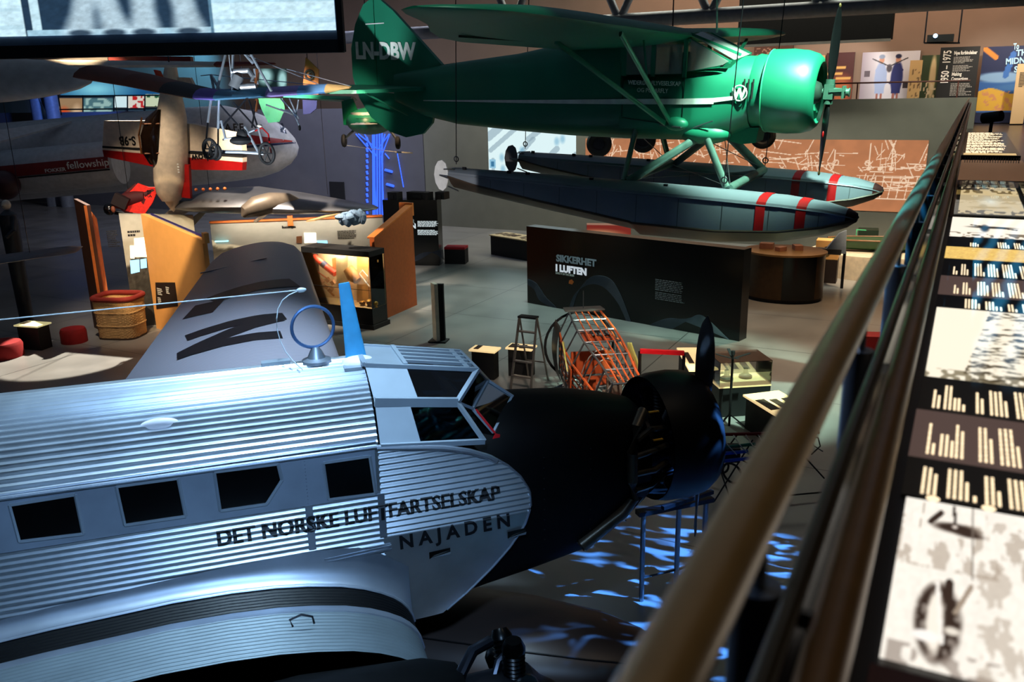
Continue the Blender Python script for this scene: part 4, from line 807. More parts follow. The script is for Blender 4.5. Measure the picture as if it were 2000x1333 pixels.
def jet_strip(name, top, bot, m, n=18):
    b = MB(); rows = [[jet_pt(*[top[0][i] + (top[1][i] - top[0][i]) * f for i in (0, 1)]), jet_pt(*[(top[0][i] + bot[0][i]) / 2 * (1 - f) + (top[1][i] + bot[1][i]) / 2 * f for i in (0, 1)]), jet_pt(*[bot[0][i] + (bot[1][i] - bot[0][i]) * f for i in (0, 1)])] for f in np.linspace(0, 1, n)]
    return b.strip(rows).build(name, m, JT)
jet_strip('red_stripe', ((478, 262), (572, 275)), ((478, 283), (576, 277)), RED); jet_strip('navy_stripe', ((478, 285), (577, 277)), ((478, 290), (578, 280)), mat('navy_paint', (0.08, 0.10, 0.28), 0.4))
jet_strip('windscreen', ((546, 242), (552, 240)), ((548, 258), (561, 262)), DGLASS, 6)
o = jet_pt(428, 256); txt('lettering', 'S.A.F.E', .36, o - (jet_pt(428, 256, .02) - CAM).normalized() * .03, rtc, UP, LET, JT, .01, (jet_pt(478, 250) - o).length)
# engine nacelle of the jet with its maker's script on a red band
q0, q1 = dp(-80, 347, 30.2), dp(236, 318, 30.2)
nx, nn = facing(q0, q1); axn = (q1 - q0).normalized(); upn = (UP - axn * UP.dot(axn)).normalized()
b = MB(); b.tube([q0, q0 + axn * .6, q1 - axn * .5, q1], [.5, .78, .78, .74], 28); NAC = b.build('engine_pod', mat('airliner_white', (0, 0, 0)), JT)
b = MB(); rows = []
nrm = axn.cross(upn); nrm = nrm if nrm.dot(CAM - q1) > 0 else -nrm
def pod(f, a): return q0 + (q1 - q0) * f + (nrm * math.cos(a) + upn * math.sin(a)) * .795
b.strip([[pod(f, a) for a in (.36, .18, 0, -.14)] for f in (.30, .5, .75, .985)]); b.build('red_band', mat('pod_red', (0.45, 0.10, 0.10), 0.5), NAC)
b = MB(); b.strip([[pod(f, a) for a in (-.17, -.24)] for f in (.30, .5, .75, .985)]); b.build('black_line', BLKM, NAC)
txt('lettering', 'FOKKER', .17, q0 + axn * 3.45 + nrm * .815 - upn * .07, axn, upn, LINEN, NAC, .003, .72); a = txt('lettering', 'fellowship', .34, q0 + axn * 4.22 + nrm * .815 - upn * .02, axn, upn, LINEN, NAC, .002, 1.45)
b = MB(); q = dp(8, 362, 29.4); b.ell(q, (.55, .5, .5), 18, 12); b.build('dark_red_cap', mat('cap_dark_red', (0.22, 0.04, 0.05), 0.5), JT)
b = MB(); b.prism([dp(-60, 262, 29.5), dp(96, 240, 31.5), dp(140, 236, 31.8), dp(90, 252, 31.2), dp(-60, 292, 29.0)], UP * -.06); b.build('tailplane', mat('airliner_white', (0, 0, 0)), JT, smooth=0)  # plate added in place of a lit patch on the jet
b = MB()
for px in (120, 480): p = dp(px, 225, 33); b.tube([p, Vector((p.x, p.y, 12.59))], .02, 6)
b.build('hanging_cable', DSTEEL, JT)
# aerobatic aircraft hung nose down
AB = thing('aerobatic_aircraft', 'white and red aerobatic aircraft hanging nose down with brown canopy', 'aircraft', dp(345, 410, 24.5))
AW = mat('aerobatic_white', (0.84, 0.78, 0.70), 0.4); AR = mat('aerobatic_red', (0.58, 0.06, 0.06), 0.4)
wl, wr = dp(200, 268, 25.6), dp(474, 285, 24.2); wxd, wn = facing(wl, wr)
def wq(px, py, off=0): return plane_pt(px, py, wl, wn) + wn * off
WG = MB().prism([wq(203, 236), wq(300, 236), wq(372, 242), wq(470, 262), wq(474, 300), wq(200, 285)], -wn * .22).build('wing', AW, AB, smooth=0)
MB().prism([wq(200, 293), wq(474, 317), wq(473, 333), wq(380, 332), wq(300, 326), wq(203, 306)], -wn * .2).build('red_leading_edge', AR, WG, smooth=0)
MB().prism([wq(200, 285, .004), wq(474, 304, .004), wq(474, 308, .004), wq(200, 289, .004)], -wn * .2).build('black_stripe', BLKM, WG, smooth=0)
MB().prism([wq(200, 289), wq(474, 308), wq(474, 317), wq(200, 293)], -wn * .205).build('white_stripe', AW, WG, smooth=0)
txt('lettering', 'S-9B', .36, wq(264, 267, .008), -wxd, -UP, LET, WG, .008, (wq(264, 267) - wq(232, 263)).length)
txt('lettering', 'airshow', .30, wq(432, 296, .008), -wxd - UP * .1, -UP, LET, WG, .006, (wq(432, 292) - wq(371, 286)).length)
def cpx(px, py, off=.3): return plane_pt(px, py, wl, wn) + wn * off
rings = []
for py, x0, x1, dz in ((128, 338, 352, .2), (170, 332, 358, .3), (230, 322, 370, .42), (300, 318, 372, .5), (350, 319, 371, .48), (375, 323, 366, .4), (390, 332, 360, .28)):
    c = cpx((x0 + x1) / 2, py, .25); w = (cpx(x1, py) - cpx(x0, py)).length / 2; rings.append([c + wxd * w * math.cos(2 * math.pi * k / 20) + wn * dz * math.sin(2 * math.pi * k / 20) for k in range(20)])
FA = MB().loft(rings).build('fuselage', AW, AB)
b = MB(); c0 = cpx(347, 388, .25); b.lathe([(0, .22), (.12, .18), (.28, .08), (.36, .005)], c0, -UP, 20); b.build('spinner', AW, AB)
rings = []
for py, x0, x1, dz in ((213, 335, 344, .1), (230, 318, 345, .25), (262, 309, 345, .33), (295, 312, 345, .3), (318, 322, 344, .12)):
    c = cpx((x0 + x1) / 2, py, .62); w = (cpx(x1, py) - cpx(x0, py)).length / 2; rings.append([c + wxd * w * math.cos(2 * math.pi * k / 18) + wn * dz * math.sin(2 * math.pi * k / 18) for k in range(18)])
CN = MB().loft(rings).build('canopy', mat('brown_perspex', (0.09, 0.055, 0.035), 0.12), AB)
b = MB()
for py, x0, x1 in ((240, 312, 345), (296, 312, 345)): b.tube([cpx(x0, py, .72), cpx((x0 + x1) / 2, py, .95), cpx(x1, py, .72)], .025, 8)
b.tube([cpx(314, 228, .78), cpx(309, 262, .8), cpx(313, 298, .78)], .025, 8); b.build('canopy_frame', mat('canopy_bronze', (0.40, 0.24, 0.12), 0.4, 0.3), CN)
b = MB(); b.bar(cpx(371, 320, .2), cpx(374, 385, .2), .10, .3, up=wxd); b.build('red_side_stripe', AR, FA)
txt('lettering', 'S-9B', .2, cpx(333, 380, .80), UP, -wxd, LET, FA, .004, .22); b = MB(); lines_of_text(b, cpx(370, 335, .5), wxd, UP, .07, .3, 4); b.build('small_lettering', LINEN, FA)
b = MB(); b.prism([cpx(300, 172, .1), cpx(392, 176, .1), cpx(380, 152, .1), cpx(312, 150, .1)], wn * .1); b.build('tailplane', AW, AB, smooth=0)
b = MB(); b.prism([cpx(340, 190, .4), cpx(352, 190, .4), cpx(352, 140, .9), cpx(345, 138, .95)], wxd * .08); b.build('tail_fin', AR, AB, smooth=0)
b = MB(); p = cpx(346, 130, .25); b.tube([p, Vector((p.x, p.y, 12.59))], .012, 6); b.build('hanging_cable', DSTEEL, AB)
# yellow tail fin with emblem, blue lower half
YF = thing('tail_fin_exhibit', 'ochre tail fin with round black emblem hanging beside the floatplane tail', 'aircraft part', dp(606, 225, 24))
f0, f1 = dp(590, 200, 24), dp(622, 200, 24); fx, fn = facing(f0, f1)
fq = lambda px, py, o=0: plane_pt(px, py, f0, fn) + fn * o
MB().prism([fq(590, 183), fq(622, 185), fq(622, 136), fq(597, 112)], -fn * .12).build('upper_fin', mat('fin_ochre', (0.60, 0.34, 0.12), 0.55), YF, smooth=0)
b = MB(); b.ring(fq(605, 146, .02), fn, .12, .03, 20, 6); b.ring(fq(608, 145, .02), fn, .05, .03, 16, 6); b.build('emblem', BLKM, YF)
MB().prism([fq(590, 183), fq(620, 185), fq(618, 212), fq(606, 222), fq(592, 224)], -fn * .1).build('lower_fin', mat('fin_navy', (0.06, 0.10, 0.32), 0.55), YF, smooth=0)
b = MB(); p = fq(600, 114); b.tube([p, Vector((p.x, p.y, 12.59))], .012, 6); b.build('hanging_cable', DSTEEL, YF)
# light aircraft seen from the front with its wheels hanging
LA = thing('light_aircraft', 'small green light aircraft with white bands hanging below the floatplane tail', 'aircraft', dp(720, 285, 23))
q = dp(726, 236, 23); b = MB(); b.ell(q, (.62, 1.6, .36), 26, 14, Matrix((rtc, fwc, UP)).transposed()); FB = b.build('fuselage', GREEN, LA)
for py, hgt, m in ((222, .10, LINEN), (231, .06, BLKM), (238, .05, LINEN)):
    b = MB(); rows = []
    for k in range(13):
        a = math.pi * (.12 + .76 * k / 12); rows.append([q + rtc * math.cos(a) * .60 * f - fwc * math.sin(a) * 1.64 * f + UP * z for z, f in (((236 - py) * .0137 + hgt / 2, max(.3, 1 - abs(236 - py) * .012)), ((236 - py) * .0137 - hgt / 2, max(.3, 1 - abs(236 - py) * .010)))])
    b.strip(rows); b.build('painted_band', m, FB, label='painted band round nose')
b = MB(); b.prism([dp(668, 198, 22.6), dp(690, 192, 22.6), dp(706, 232, 22.4), dp(690, 246, 22.3), dp(672, 244, 22.4)], -fwc * .08); b.build('tail_fin', mat('foil_green', (0.05, 0.42, 0.26), 0.2, 0.4), LA, smooth=0)
for a_, w_ in (((690, 256), (672, 272)), ((762, 254), (777, 276))):
    b = MB(); b.tube([dp(*a_, 22.6), dp(*w_, 22.3)], .035, 8); b.build('gear_leg', STEEL, LA)
    b = MB(); b.ring(dp(w_[0], w_[1] + 3, 22.3), rtc, .11, .06, 20, 8); b.build('wheel', RUB, LA)
airwing([dp(560, 190, 23), dp(690, 196, 23)], [1.0, 1.2], [.08, .1], fwc).build('wing', GREEN, LA)
b = MB(); b.tube([q + UP * .3, Vector((q.x, q.y, 12.59))], .012, 6); b.build('hanging_cable', DSTEEL, LA)
b = MB(); b.bar(dp(772, 297, 22.5), dp(806, 299, 22.5), .03, .03); b.tube([dp(676, 284, 22.5), dp(772, 297, 22.5)], .008, 5); b.build('tow_bar', CREAMP, LA)
tag(MB().loft([[dp(x, y, 22.8) for x, y in r] for r in (((504, 192), (552, 192), (552, 196), (504, 196)), ((512, 212), (556, 210), (556, 214), (512, 216)), ((520, 232), (548, 228), (546, 238), (524, 240)))]).build('green_tail_cone', GREEN), 'green tail cone hanging behind the ultralight wing', 'aircraft part')
# aircraft behind the floatplane of which only the wheels show
BW = thing('hanging_aircraft', 'aircraft behind the green floatplane showing only its black wheels', 'aircraft', dp(1215, 285, 25))
for px, py, r in ((1170, 281, .27), (1256, 273, .27), (1490, 266, .26)):
    b = MB(); c = dp(px, py, 25); b.ring(c, fwc * .9 + rtc * .3, r, .11, 26, 10); W = b.build('wheel', RUB, BW)
    b = MB(); b.lathe([(-.06, .17), (.06, .17)], c, fwc * .9 + rtc * .3, 18); b.build('wheel_hub', DSTEEL, W)
    b = MB(); b.tube([c, c + UP * .5 + rtc * .55], .05, 8); b.build('gear_leg', STEEL, BW)
b = MB(); b.ell(dp(1310, 205, 25.6), (3.6, .5, .62), 26, 12, Matrix((rtc, fwc, UP)).transposed()); b.build('fuselage', mat('dark_aircraft', (0.12, 0.12, 0.13), 0.4), BW)
b = MB(); p = dp(1310, 180, 25.6); b.tube([p, Vector((p.x, p.y, 12.59))], .02, 6); b.build('hanging_cable', DSTEEL, BW)
# silver wing on the floor exhibit, left centre
SW = thing('detached_wing', 'silver aircraft wing with rounded engine fairing above the exhibit partitions', 'aircraft part', dp(540, 420, 26))
WGM = mat('wing_brushed', (0.42, 0.42, 0.44), 0.38, 0.7, 0.2, 1.5)
def swr(px, yt, yb, t, c): 
    p, q = dp(px, yt, t), dp(px, yb, t); m = (p + q) / 2; h = (p - q).length / 2
    return [m + UP * h * math.sin(a) * (1 if math.sin(a) > 0 else .8) + fwc * c * math.cos(a) for a in [2 * math.pi * k / 20 for k in range(20)]]
MB().loft([swr(352, 388, 412, 26, .8), swr(420, 370, 418, 26, 1.4), swr(500, 366, 420, 26, 1.5), swr(580, 377, 420, 26, 1.3), swr(660, 391, 417, 26, 1.0), swr(725, 402, 411, 26, .6), swr(737, 405, 409, 26, .2)]).build('wing_skin', WGM, SW)
b = MB(); b.tube([dp(474, 424, 24.6), dp(480, 414, 24.6), dp(500, 404, 24.7), dp(530, 396, 24.9), dp(565, 392, 25.2), dp(590, 396, 25.4)], [.05, .2, .30, .30, .22, .08], 18); b.build('engine_fairing', mat('fairing_grey_brown', (0.46, 0.41, 0.36), 0.45, 0.3), SW)
b = MB(); b.prism([dp(494, 432, 24.6), dp(505, 424, 24.6), dp(522, 420, 24.7), dp(500, 436, 24.6)], fwc * .06); b.build('fairing_fin', mat('fairing_grey_brown', (0, 0, 0)), SW, smooth=0)
for i in range(5):
    b = MB(); b.ell(dp(383 + i * 14, 371 - .6 * i, 24.4), (.05, .05, .05), 10, 6); b.build('inspection_lamp', mat('orange_lamp_glass', (0.75, 0.38, 0.18), 0.4), SW)
for px in (410, 640):
    b = MB(); p = dp(px, 380, 26.3); b.tube([p, Vector((p.x, p.y, 12.59))], .008, 5); b.build('hanging_cable', DSTEEL, SW)
for P_, nm in (([(322, 418), (352, 392), (380, 392), (372, 412), (340, 430)], 'light_flap'), ([(366, 432), (404, 404), (412, 404), (380, 440)], 'narrow_flap')):
    b = MB(); b.prism([dp(x, y, 26.5) for x, y in P_], fwc * .05); b.build(nm, mat('flap_grey', (0.55, 0.53, 0.48), 0.5), SW, smooth=0)
# ================================================================ FLOOR EXHIBITS
def G(px, py): p = zp(px, py, 0.0); p.z = 0.0; return p
def wedge(a, b_, ha, hb, t, name, m, parent=None, z0=0.0):
    x, n = facing(a, b_); mb = MB(); mb.prism([a + UP * z0, b_ + UP * z0, b_ + UP * hb, a + UP * ha], -n * t); return mb.build(name, m, parent, smooth=0)
def mountains(U, V, base=.42, seed=5):
    ridge = base + .32 * (fbm(U * 3, U * 0 + .3, 3, seed) - .5) + .12 * np.abs(((U * 2.3 + .2) % 1) - .5)
    n = fbm(U * 3, V * 3, 9, seed + 3); a = col(U, (.70, .70, .67)) * (1 - .08 * n[..., None])
    m = np.clip((ridge - V) * 40, 0, 1); return put(a, m, (0, 0, 0)) + m[..., None] * (np.array((.16, .15, .14)) + .34 * (n[..., None] - .3) * np.clip((V / .5)[..., None], 0, 1))
PRINT = picmat('printed_board')
# tall orange end wall
TP = thing('partition_end_wall', 'tall dark orange end wall at the left end of the exhibit booth', 'partition', G(205, 650))
a, c = G(184, 640), G(208, 652)
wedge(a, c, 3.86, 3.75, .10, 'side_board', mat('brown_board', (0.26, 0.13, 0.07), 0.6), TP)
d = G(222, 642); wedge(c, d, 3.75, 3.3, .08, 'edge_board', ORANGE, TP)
# graphic wall on the left with text, pictures and lit screens
LW = thing('graphic_wall', 'grey graphic wall with mountain photograph and lit screens, left of ochre panel', 'partition', Vector((-21.2, 17.2, 0)))
l0, l1 = Vector((-21.7, 16.85, 0)), Vector((-20.3, 18.3, 0)); lx, ln = facing(l0, l1)
wedge(l0, l1, 3.42, 3.25, .1, 'board', GREYB, LW)
pic('printed_picture', l0 + ln * .006, l1 + ln * .006, l1 + ln * .006 + UP * 3.24, l0 + ln * .006 + UP * 3.40, 50, 90, lambda U, V: mountains(U, V, .58, 11), PRINT, LW)
lp = lambda px, py, o=.02: plane_pt(px, py, l0, ln) + ln * o
b = MB(); lines_of_text(b, lp(212, 483, .012), lx, UP, (lp(235, 480) - lp(210, 480)).length, .5, 9); lines_of_text(b, lp(250, 462, .012), lx, UP, (lp(281, 460) - lp(250, 460)).length, .2, 2, .6); b.build('wall_text', LET, LW, smooth=0)
def tablet(name, c4, m, par): b = MB(); P_ = [lp(*q) for q in c4]; b.prism(P_, ln * -.02); return b.build(name, m, par, smooth=0)
tablet('lit_panel', ((264, 502), (292, 502), (292, 463), (262, 466)), emit('warm_screen', (1, .93, .82), 2.4), LW); tablet('lit_panel', ((255, 505), (263, 505), (262, 480), (254, 480)), emit('warm_screen', 'ffffff', 1), LW)
for q in (((256, 535), (273, 531), (272, 507), (254, 509)), ((275, 525), (287, 523), (286, 505), (274, 507))): tablet('lit_screen', q, emit('blue_screen', (.55, .82, 1), 1.2), LW)
# balloon basket
BB = thing('balloon_basket', 'woven wicker balloon basket with padded red rim', 'basket', Vector((-21.15, 16.0, 0)))
bc = Vector((-21.15, 16.0, 0)); Q = Matrix.Rotation(.35, 3, 'Z')
def brec(z, k): return [bc + Q @ Vector((.62 * k * math.copysign(abs(math.cos(t)) ** .5, math.cos(t)), .5 * k * math.copysign(abs(math.sin(t)) ** .5, math.sin(t)), z)) for t in [2 * math.pi * i / 80 for i in range(80)]]
b = MB(); rr = []
for i in range(60):
    z = .04 + i / 59 * 1.12; q = brec(z, (.92 + .08 * i / 59) * (1.03 if i in (18, 19, 38, 39) else 1)); rr.append([bc + (p - bc) * (1 + (.016 if (k // 2 + i // 2) % 2 else 0)) for k, p in enumerate(q)])
b.loft(rr + [brec(1.16, .93), brec(.3, .86)]); b.build('woven_body', WICKER, BB)
b = MB(); ring = brec(1.18, .98); b.tube(ring + ring[:1], .075, 10); b.build('padded_rim', mat('rim_red', (0.48, 0.10, 0.07), 0.8), BB)
b = MB(); b.loft([brec(.0, .95), brec(.05, .95)]); b.build('base_frame', mat('basket_base', (0.22, 0.15, 0.1), 0.7), BB)
# ochre wedge partition
YP = thing('ochre_partition', 'pale ochre partition panel with sloping top and blue edge', 'partition', Vector((-19.5, 16.8, 0)))
ya, yb = Vector((-20.95, 17.0, 0)), Vector((-17.9, 16.35, 0)); yx, yn = facing(ya, yb)
wedge(ya, yb, 3.42, 2.93, .14, 'board', YELLOW, YP)
b = MB(); b.bar(ya + UP * 3.43 - yn * .12 + yx * .35, yb + UP * 2.99 - yn * .12, .03, .05); b.build('blue_edge', mat('edge_blue', (0.10, 0.12, 0.42), 0.5), YP, smooth=0)
b = MB(); b.prism([yb + UP * 2.85, yb + yx * .12 + UP * 2.85, yb + yx * .12 + UP * 3.12, yb + UP * 3.14], -yn * .14); b.build('end_cap', YELLOW, YP, smooth=0)
sp = lambda px, py, o=.01: plane_pt(px, py, ya, yn) + yn * o
b = MB(); b.prism([sp(306, 604), sp(348, 598), sp(342, 552), sp(304, 552)], -yn * .008); SG = b.build('text_sign', mat('sign_dark_brown', (0.12, 0.09, 0.08), 0.6), YP, smooth=0)
b = MB(); lines_of_text(b, sp(309, 575, .014), yx, UP, .30, .22, 4); lines_of_text(b, sp(326, 573, .014), yx, UP, .18, .22, 4); lines_of_text(b, sp(310, 592, .014), yx, UP, .25, .2, 4); b.build('sign_text', LINEN, SG, smooth=0)
# back graphic wall
BWL = thing('mountain_wall', 'long grey exhibit wall with dark mountain silhouette behind the airliner wing', 'partition', Vector((-18.5, 20.2, 0)))
m0, m1 = Vector((-20.6, 19.2, 0)), Vector((-16.3, 22.3, 0)); mx_, mn = facing(m0, m1)
wedge(m0, m1, 2.88, 2.88, .12, 'board', GREYB, BWL)
pic('printed_picture', m0 + mn * .006, m1 + mn * .006, m1 + mn * .006 + UP * 2.86, m0 + mn * .006 + UP * 2.86, 90, 60, lambda U, V: mountains(U, V, .62, 23), PRINT, BWL)
b = MB(); b.bar(m0 + UP * 2.90, m1 + UP * 2.90, .16, .06); b.bar(m0.lerp(m1, .46) + UP * 2.7 + mn * .03, m0.lerp(m1, .46) + UP * 3.02 + mn * .03, .14, .16, up=mx_); b.build('orange_trim', ORANGE, BWL, smooth=0)
mp = lambda px, py, o=.015: plane_pt(px, py, m0, mn) + mn * o
b = MB(); lines_of_text(b, mp(660, 467), mx_, UP, (mp(697, 467) - mp(660, 467)).length, .28, 6, .5, ragged=.1); b.build('wall_text', LET, BWL, smooth=0)
txt('wall_heading', 'Bombingen', .11, mp(551, 446), mx_, UP, LET, BWL, .004, (mp(578, 446) - mp(551, 446)).length)
b = MB(); b.prism([mp(595, 475, .03), mp(618, 474, .03), mp(617, 455, .03), mp(594, 455, .03)], -mn * .02); b.build('lit_panel', emit('warm_screen', 'ffffff', 1), BWL, smooth=0)
b = MB(); b.prism([mp(620, 477, .03), mp(640, 477, .03), mp(639, 470, .03), mp(619, 470, .03)], -mn * .02); b.build('lit_screen', emit('blue_screen', 'ffffff', 1), BWL, smooth=0)
b = MB(); b.prism([mp(579, 475, .03), mp(590, 475, .03), mp(590, 461, .03), mp(579, 462, .03)], -mn * .02); b.build('framed_picture', mat('picture_brown', (0.45, 0.28, 0.16), 0.6), BWL, smooth=0)
b = MB(); b.bar(mp(421, 471, .1), mp(447, 470, .1), .05, .03); b.build('light_strip', emit('cyan_tube', (.55, .95, 1), 2.2), BWL, smooth=0)
# orange wedge partition on the right of the display case
OP = thing('orange_partition', 'dark orange partition with steep sloping top right of the display case', 'partition', Vector((-15.4, 21.2, 0)))
oa, ob = Vector((-15.35, 22.6, 0)), Vector((-15.2, 20.32, 0)); ox, on = facing(oa, ob)
wedge(oa, ob, 3.2, 2.52, .16, 'board', mat('rust_board', (0.68, 0.32, 0.12), 0.6, 0, .1, 9), OP)
b = MB(); b.bar(oa + UP * 3.22 - on * .12, ob + UP * 2.54 - on * .12, .24, .05); b.prism([oa + UP * 2.9, oa + UP * 3.3, oa - Vector((.5, 0, 0)) + UP * 3.3, oa - Vector((.5, 0, 0)) + UP * 2.9], Vector((0, .08, 0))); b.build('edge_board', ORANGE, OP, smooth=0)
# glass display case
DC = thing('display_case', 'lit glass display case on dark plinth beside the orange partition', 'display case', Vector((-16.0, 19.85, 0)))
cx0, cx1, cy0, cy1 = -17.25, -14.80, 19.48, 20.20
def cb(z0, z1, e=0.0): return MB().box(((cx0 + cx1) / 2, (cy0 + cy1) / 2, (z0 + z1) / 2), (cx1 - cx0 + e, cy1 - cy0 + e, z1 - z0))
cb(0, .13, .10).build('plinth_base', BLKM, DC, smooth=0); cb(.13, .62).build('plinth', BLKG, DC, smooth=0); cb(2.14, 2.30, .03).build('top_cover', BLKM, DC, smooth=0); cb(.60, .63, -.02).build('display_floor', mat('display_floor_cream', (0.80, 0.70, 0.50), 0.6), DC, smooth=0)
b = MB(); b.prism([(cx0, cy0, .63), (cx1, cy0, .63), (cx1, cy0, 2.14), (cx0, cy0, 2.14)], (0, .008, 0)); b.prism([(cx1, cy0, .63), (cx1, cy1, .63), (cx1, cy1, 2.14), (cx1, cy0, 2.14)], (-.008, 0, 0)); b.build('glass_pane', GLASS, DC, smooth=0)
b = MB()
for x, y in ((cx1, cy0), (cx1, cy1)): b.bar((x, y, .62), (x, y, 2.14), .012, .012)
b.bar((cx0, cy0, 1.16), (cx1, cy0, 1.16), .012, .012); b.build('edge_strip', DSTEEL, DC, smooth=0)
b = MB(); b.prism([(cx0, cy1 - .02, .63), (cx1, cy1 - .02, .63), (cx1, cy1 - .02, 2.14), (cx0, cy1 - .02, 2.14)], (0, .02, 0)); b.build('back_board', mat('case_back_cream', (0.90, 0.80, 0.64), 0.7), DC, smooth=0)
for x in (-16.7, -16.0, -15.3):
    b = MB(); b.box((x, 19.75, 2.125), (.34, .3, .025)); b.build('case_lamp', emit('case_lamp_light', (1, .88, .70), 90), DC, smooth=0)
CY = 19.80
def cpnt(px, py, y=CY): return yp(px, py, y)
def item(name, mb, m, label, cat='exhibit', **k): return tag(mb.build(name, m, **k), label, cat)
TAN = mat('tan_leather', (0.66, 0.45, 0.24), 0.6); PAPER = mat('old_paper', (0.85, 0.76, 0.58), 0.8); WOODB = mat('pale_wood', (0.74, 0.56, 0.30), 0.6); FLARE = mat('flare_red', (0.80, 0.20, 0.12), 0.5); NAVY = mat('navy_cloth', (0.08, 0.12, 0.25), 0.7); BRASS = mat('brass', (0.65, 0.48, 0.20), 0.35, 0.8)
b = MB(); b.tube([cpnt(613, 502), cpnt(630, 515)], .10, 14); b.tube([cpnt(637, 521), cpnt(655, 535)], .10, 14)
F1 = b.build('rolled_tube', FLARE); tag(F1, 'red rolled tube hanging diagonally inside the glass display case', 'exhibit')
b = MB(); b.tube([cpnt(630, 515), cpnt(637, 521)], .105, 14); b.build('blue_strap', NAVY, F1)
item('leather_satchel', MB().loft([[cpnt(x, y, CY + .1 + k) for x, y in ((648, 505), (672, 500), (676, 520), (668, 532), (650, 524))] for k in (0, .14)]), TAN, 'tan leather satchel at the top of the glass display case')
item('paper_chart', MB().prism([cpnt(657, 560, CY - .1), cpnt(680, 560, CY - .1), cpnt(679, 500, CY - .1), cpnt(656, 500, CY - .1)], (0, .01, 0)), PAPER, 'tall pale paper chart in the middle of the display case')
item('canvas_pouch', MB().tube([cpnt(680, 525), cpnt(690, 540), cpnt(699, 549)], [.16, .2, .12], 14), TAN, 'rounded canvas pouch right of the paper chart in the case')
item('ribbed_board', MB().prism([cpnt(722, 605, CY + .1), cpnt(738, 605, CY + .1), cpnt(738, 508, CY + .1), cpnt(722, 508, CY + .1)], (0, .03, 0)), WOODB, 'narrow upright wooden board at right end of display case')
item('propeller_board', MB().prism([cpnt(697, 600, CY + .2), cpnt(720, 600, CY + .2), cpnt(720, 500, CY + .2), cpnt(697, 500, CY + .2)], (0, .03, 0)), WOODB, 'wide wooden panel standing left of the ribbed board in the case')
b = MB(); b.tube([cpnt(702, 535), cpnt(722, 561)], .02, 8); b.tube([cpnt(702, 535), cpnt(708, 528), cpnt(718, 540), cpnt(716, 552)], .015, 8); item('white_headset', b, WHITE, 'white curved headset hanging at right in the display case')
b = MB(); b.ell(cpnt(602, 511), (.11, .11, .13), 14, 10); H1 = item('flying_helmet', b, NAVY, 'dark blue flying helmet at left edge of the display case')
b = MB(); b.tube([cpnt(610, 524), cpnt(640, 545)], .02, 8); item('red_rod', b, FLARE, 'thin red rod below the rolled tube in the case')
b = MB(); r2 = random.Random(3)
for i, (px, py) in enumerate(((618, 556), (628, 550), (640, 547), (650, 552), (622, 566), (636, 560), (646, 566))):
    b.box(cpnt(px, py, CY - .05), (.13, .12, .11), M=Euler((r2.random(), r2.random(), r2.random())).to_matrix())
item('instrument_model', b, mat('frame_pinkish', (0.72, 0.52, 0.38), 0.6), 'jointed wooden instrument frame at left inside the display case')
item('camera_body', MB().tube([cpnt(640, 566), cpnt(652, 578)], [.04, .03], 8), TAN, 'small tan camera arm below the wooden frame in the case')
b = MB(); b.box(cpnt(690, 604, CY - .12) , (.5, .2, .03)); b.box(cpnt(660, 606, CY - .1), (.3, .2, .04)); item('open_booklet', b, PAPER, 'pale open booklet lying on the display case floor')
for px, py, h, lab in ((708, 600, .16, 'brass instrument with round dial on display case floor'), (722, 600, .22, 'tall brass instrument behind the round dial on case floor'), (733, 602, .18, 'brass instrument at the right corner of the case floor')):
    b = MB(); c = cpnt(px, py, CY - .12); c.z = .63; b.lathe([(0, .08), (h * .3, .05), (h * .4, .09), (h * .8, .09), (h, .04)], c, UP, 14); b.tube([c + UP * h * .6, c + UP * h * .6 + Vector((.1, -.05, .05))], .02, 8); item('brass_instrument', b, BRASS, lab)
# folded cloth, board and boxes behind the wall
b = MB(); 
for i in range(9): b.ell(dp(668 + i * 5, 424 + (i % 3) * 4 - i * .8, 24.4), (.22, .2, .10), 8, 6, Euler((i, i * 2, i * .7)).to_matrix())
item('crumpled_cloth', b, mat('pale_blue_cloth', (0.55, 0.66, 0.78), 0.8, 0, .2, 20), 'crumpled pale blue cloth behind the mountain wall', 'cloth')
b = MB(); b.prism([dp(598, 434, 24.6), dp(615, 432, 24.6), dp(665, 419, 25.2), dp(638, 422, 25.2)], UP * .04); item('model_board', b, mat('cream_board', (0.80, 0.66, 0.46), 0.6), 'slanted cream board lying behind the mountain wall', 'board', smooth=0)
# red wingsuit mannequin
WS_ = thing('wingsuit_mannequin', 'mannequin flying in a bright red wingsuit above the left graphic wall', 'mannequin', dp(262, 400, 25.5))
def wp_(px, py, t=25.5): return dp(px, py, t)
b = MB(); b.tube([wp_(222, 400), wp_(236, 396), wp_(252, 390), wp_(268, 386), wp_(284, 384)], [0.112, 0.210, 0.238, 0.210, 0.168], 14); b.tube([wp_(236, 402), wp_(246, 412), wp_(258, 416)], [0.098, 0.070, 0.056], 10); b.tube([wp_(240, 388), wp_(252, 374), wp_(268, 360)], [0.098, 0.070, 0.056], 10)
b.tube([wp_(284, 381), wp_(300, 373), wp_(316, 367)], [0.126, 0.098, 0.070], 10); b.tube([wp_(282, 390), wp_(282, 402), wp_(281, 416)], [0.126, 0.098, 0.070], 10); b.build('body', mat('dark_red_suit', (0.30, 0.04, 0.05), 0.7), WS_)
b = MB()
for A_ in ([(240, 386), (256, 372), (269, 358), (290, 366), (318, 366), (304, 376), (285, 386)], [(285, 384), (306, 376), (298, 396), (282, 419), (262, 416), (244, 412), (238, 404), (252, 394)]):
    b.prism([wp_(x, y, 25.4 + .02 * math.sin(x)) for x, y in A_], fwc * .05)
bmx = b.build('wing_membrane', REDF, WS_, smooth=30)
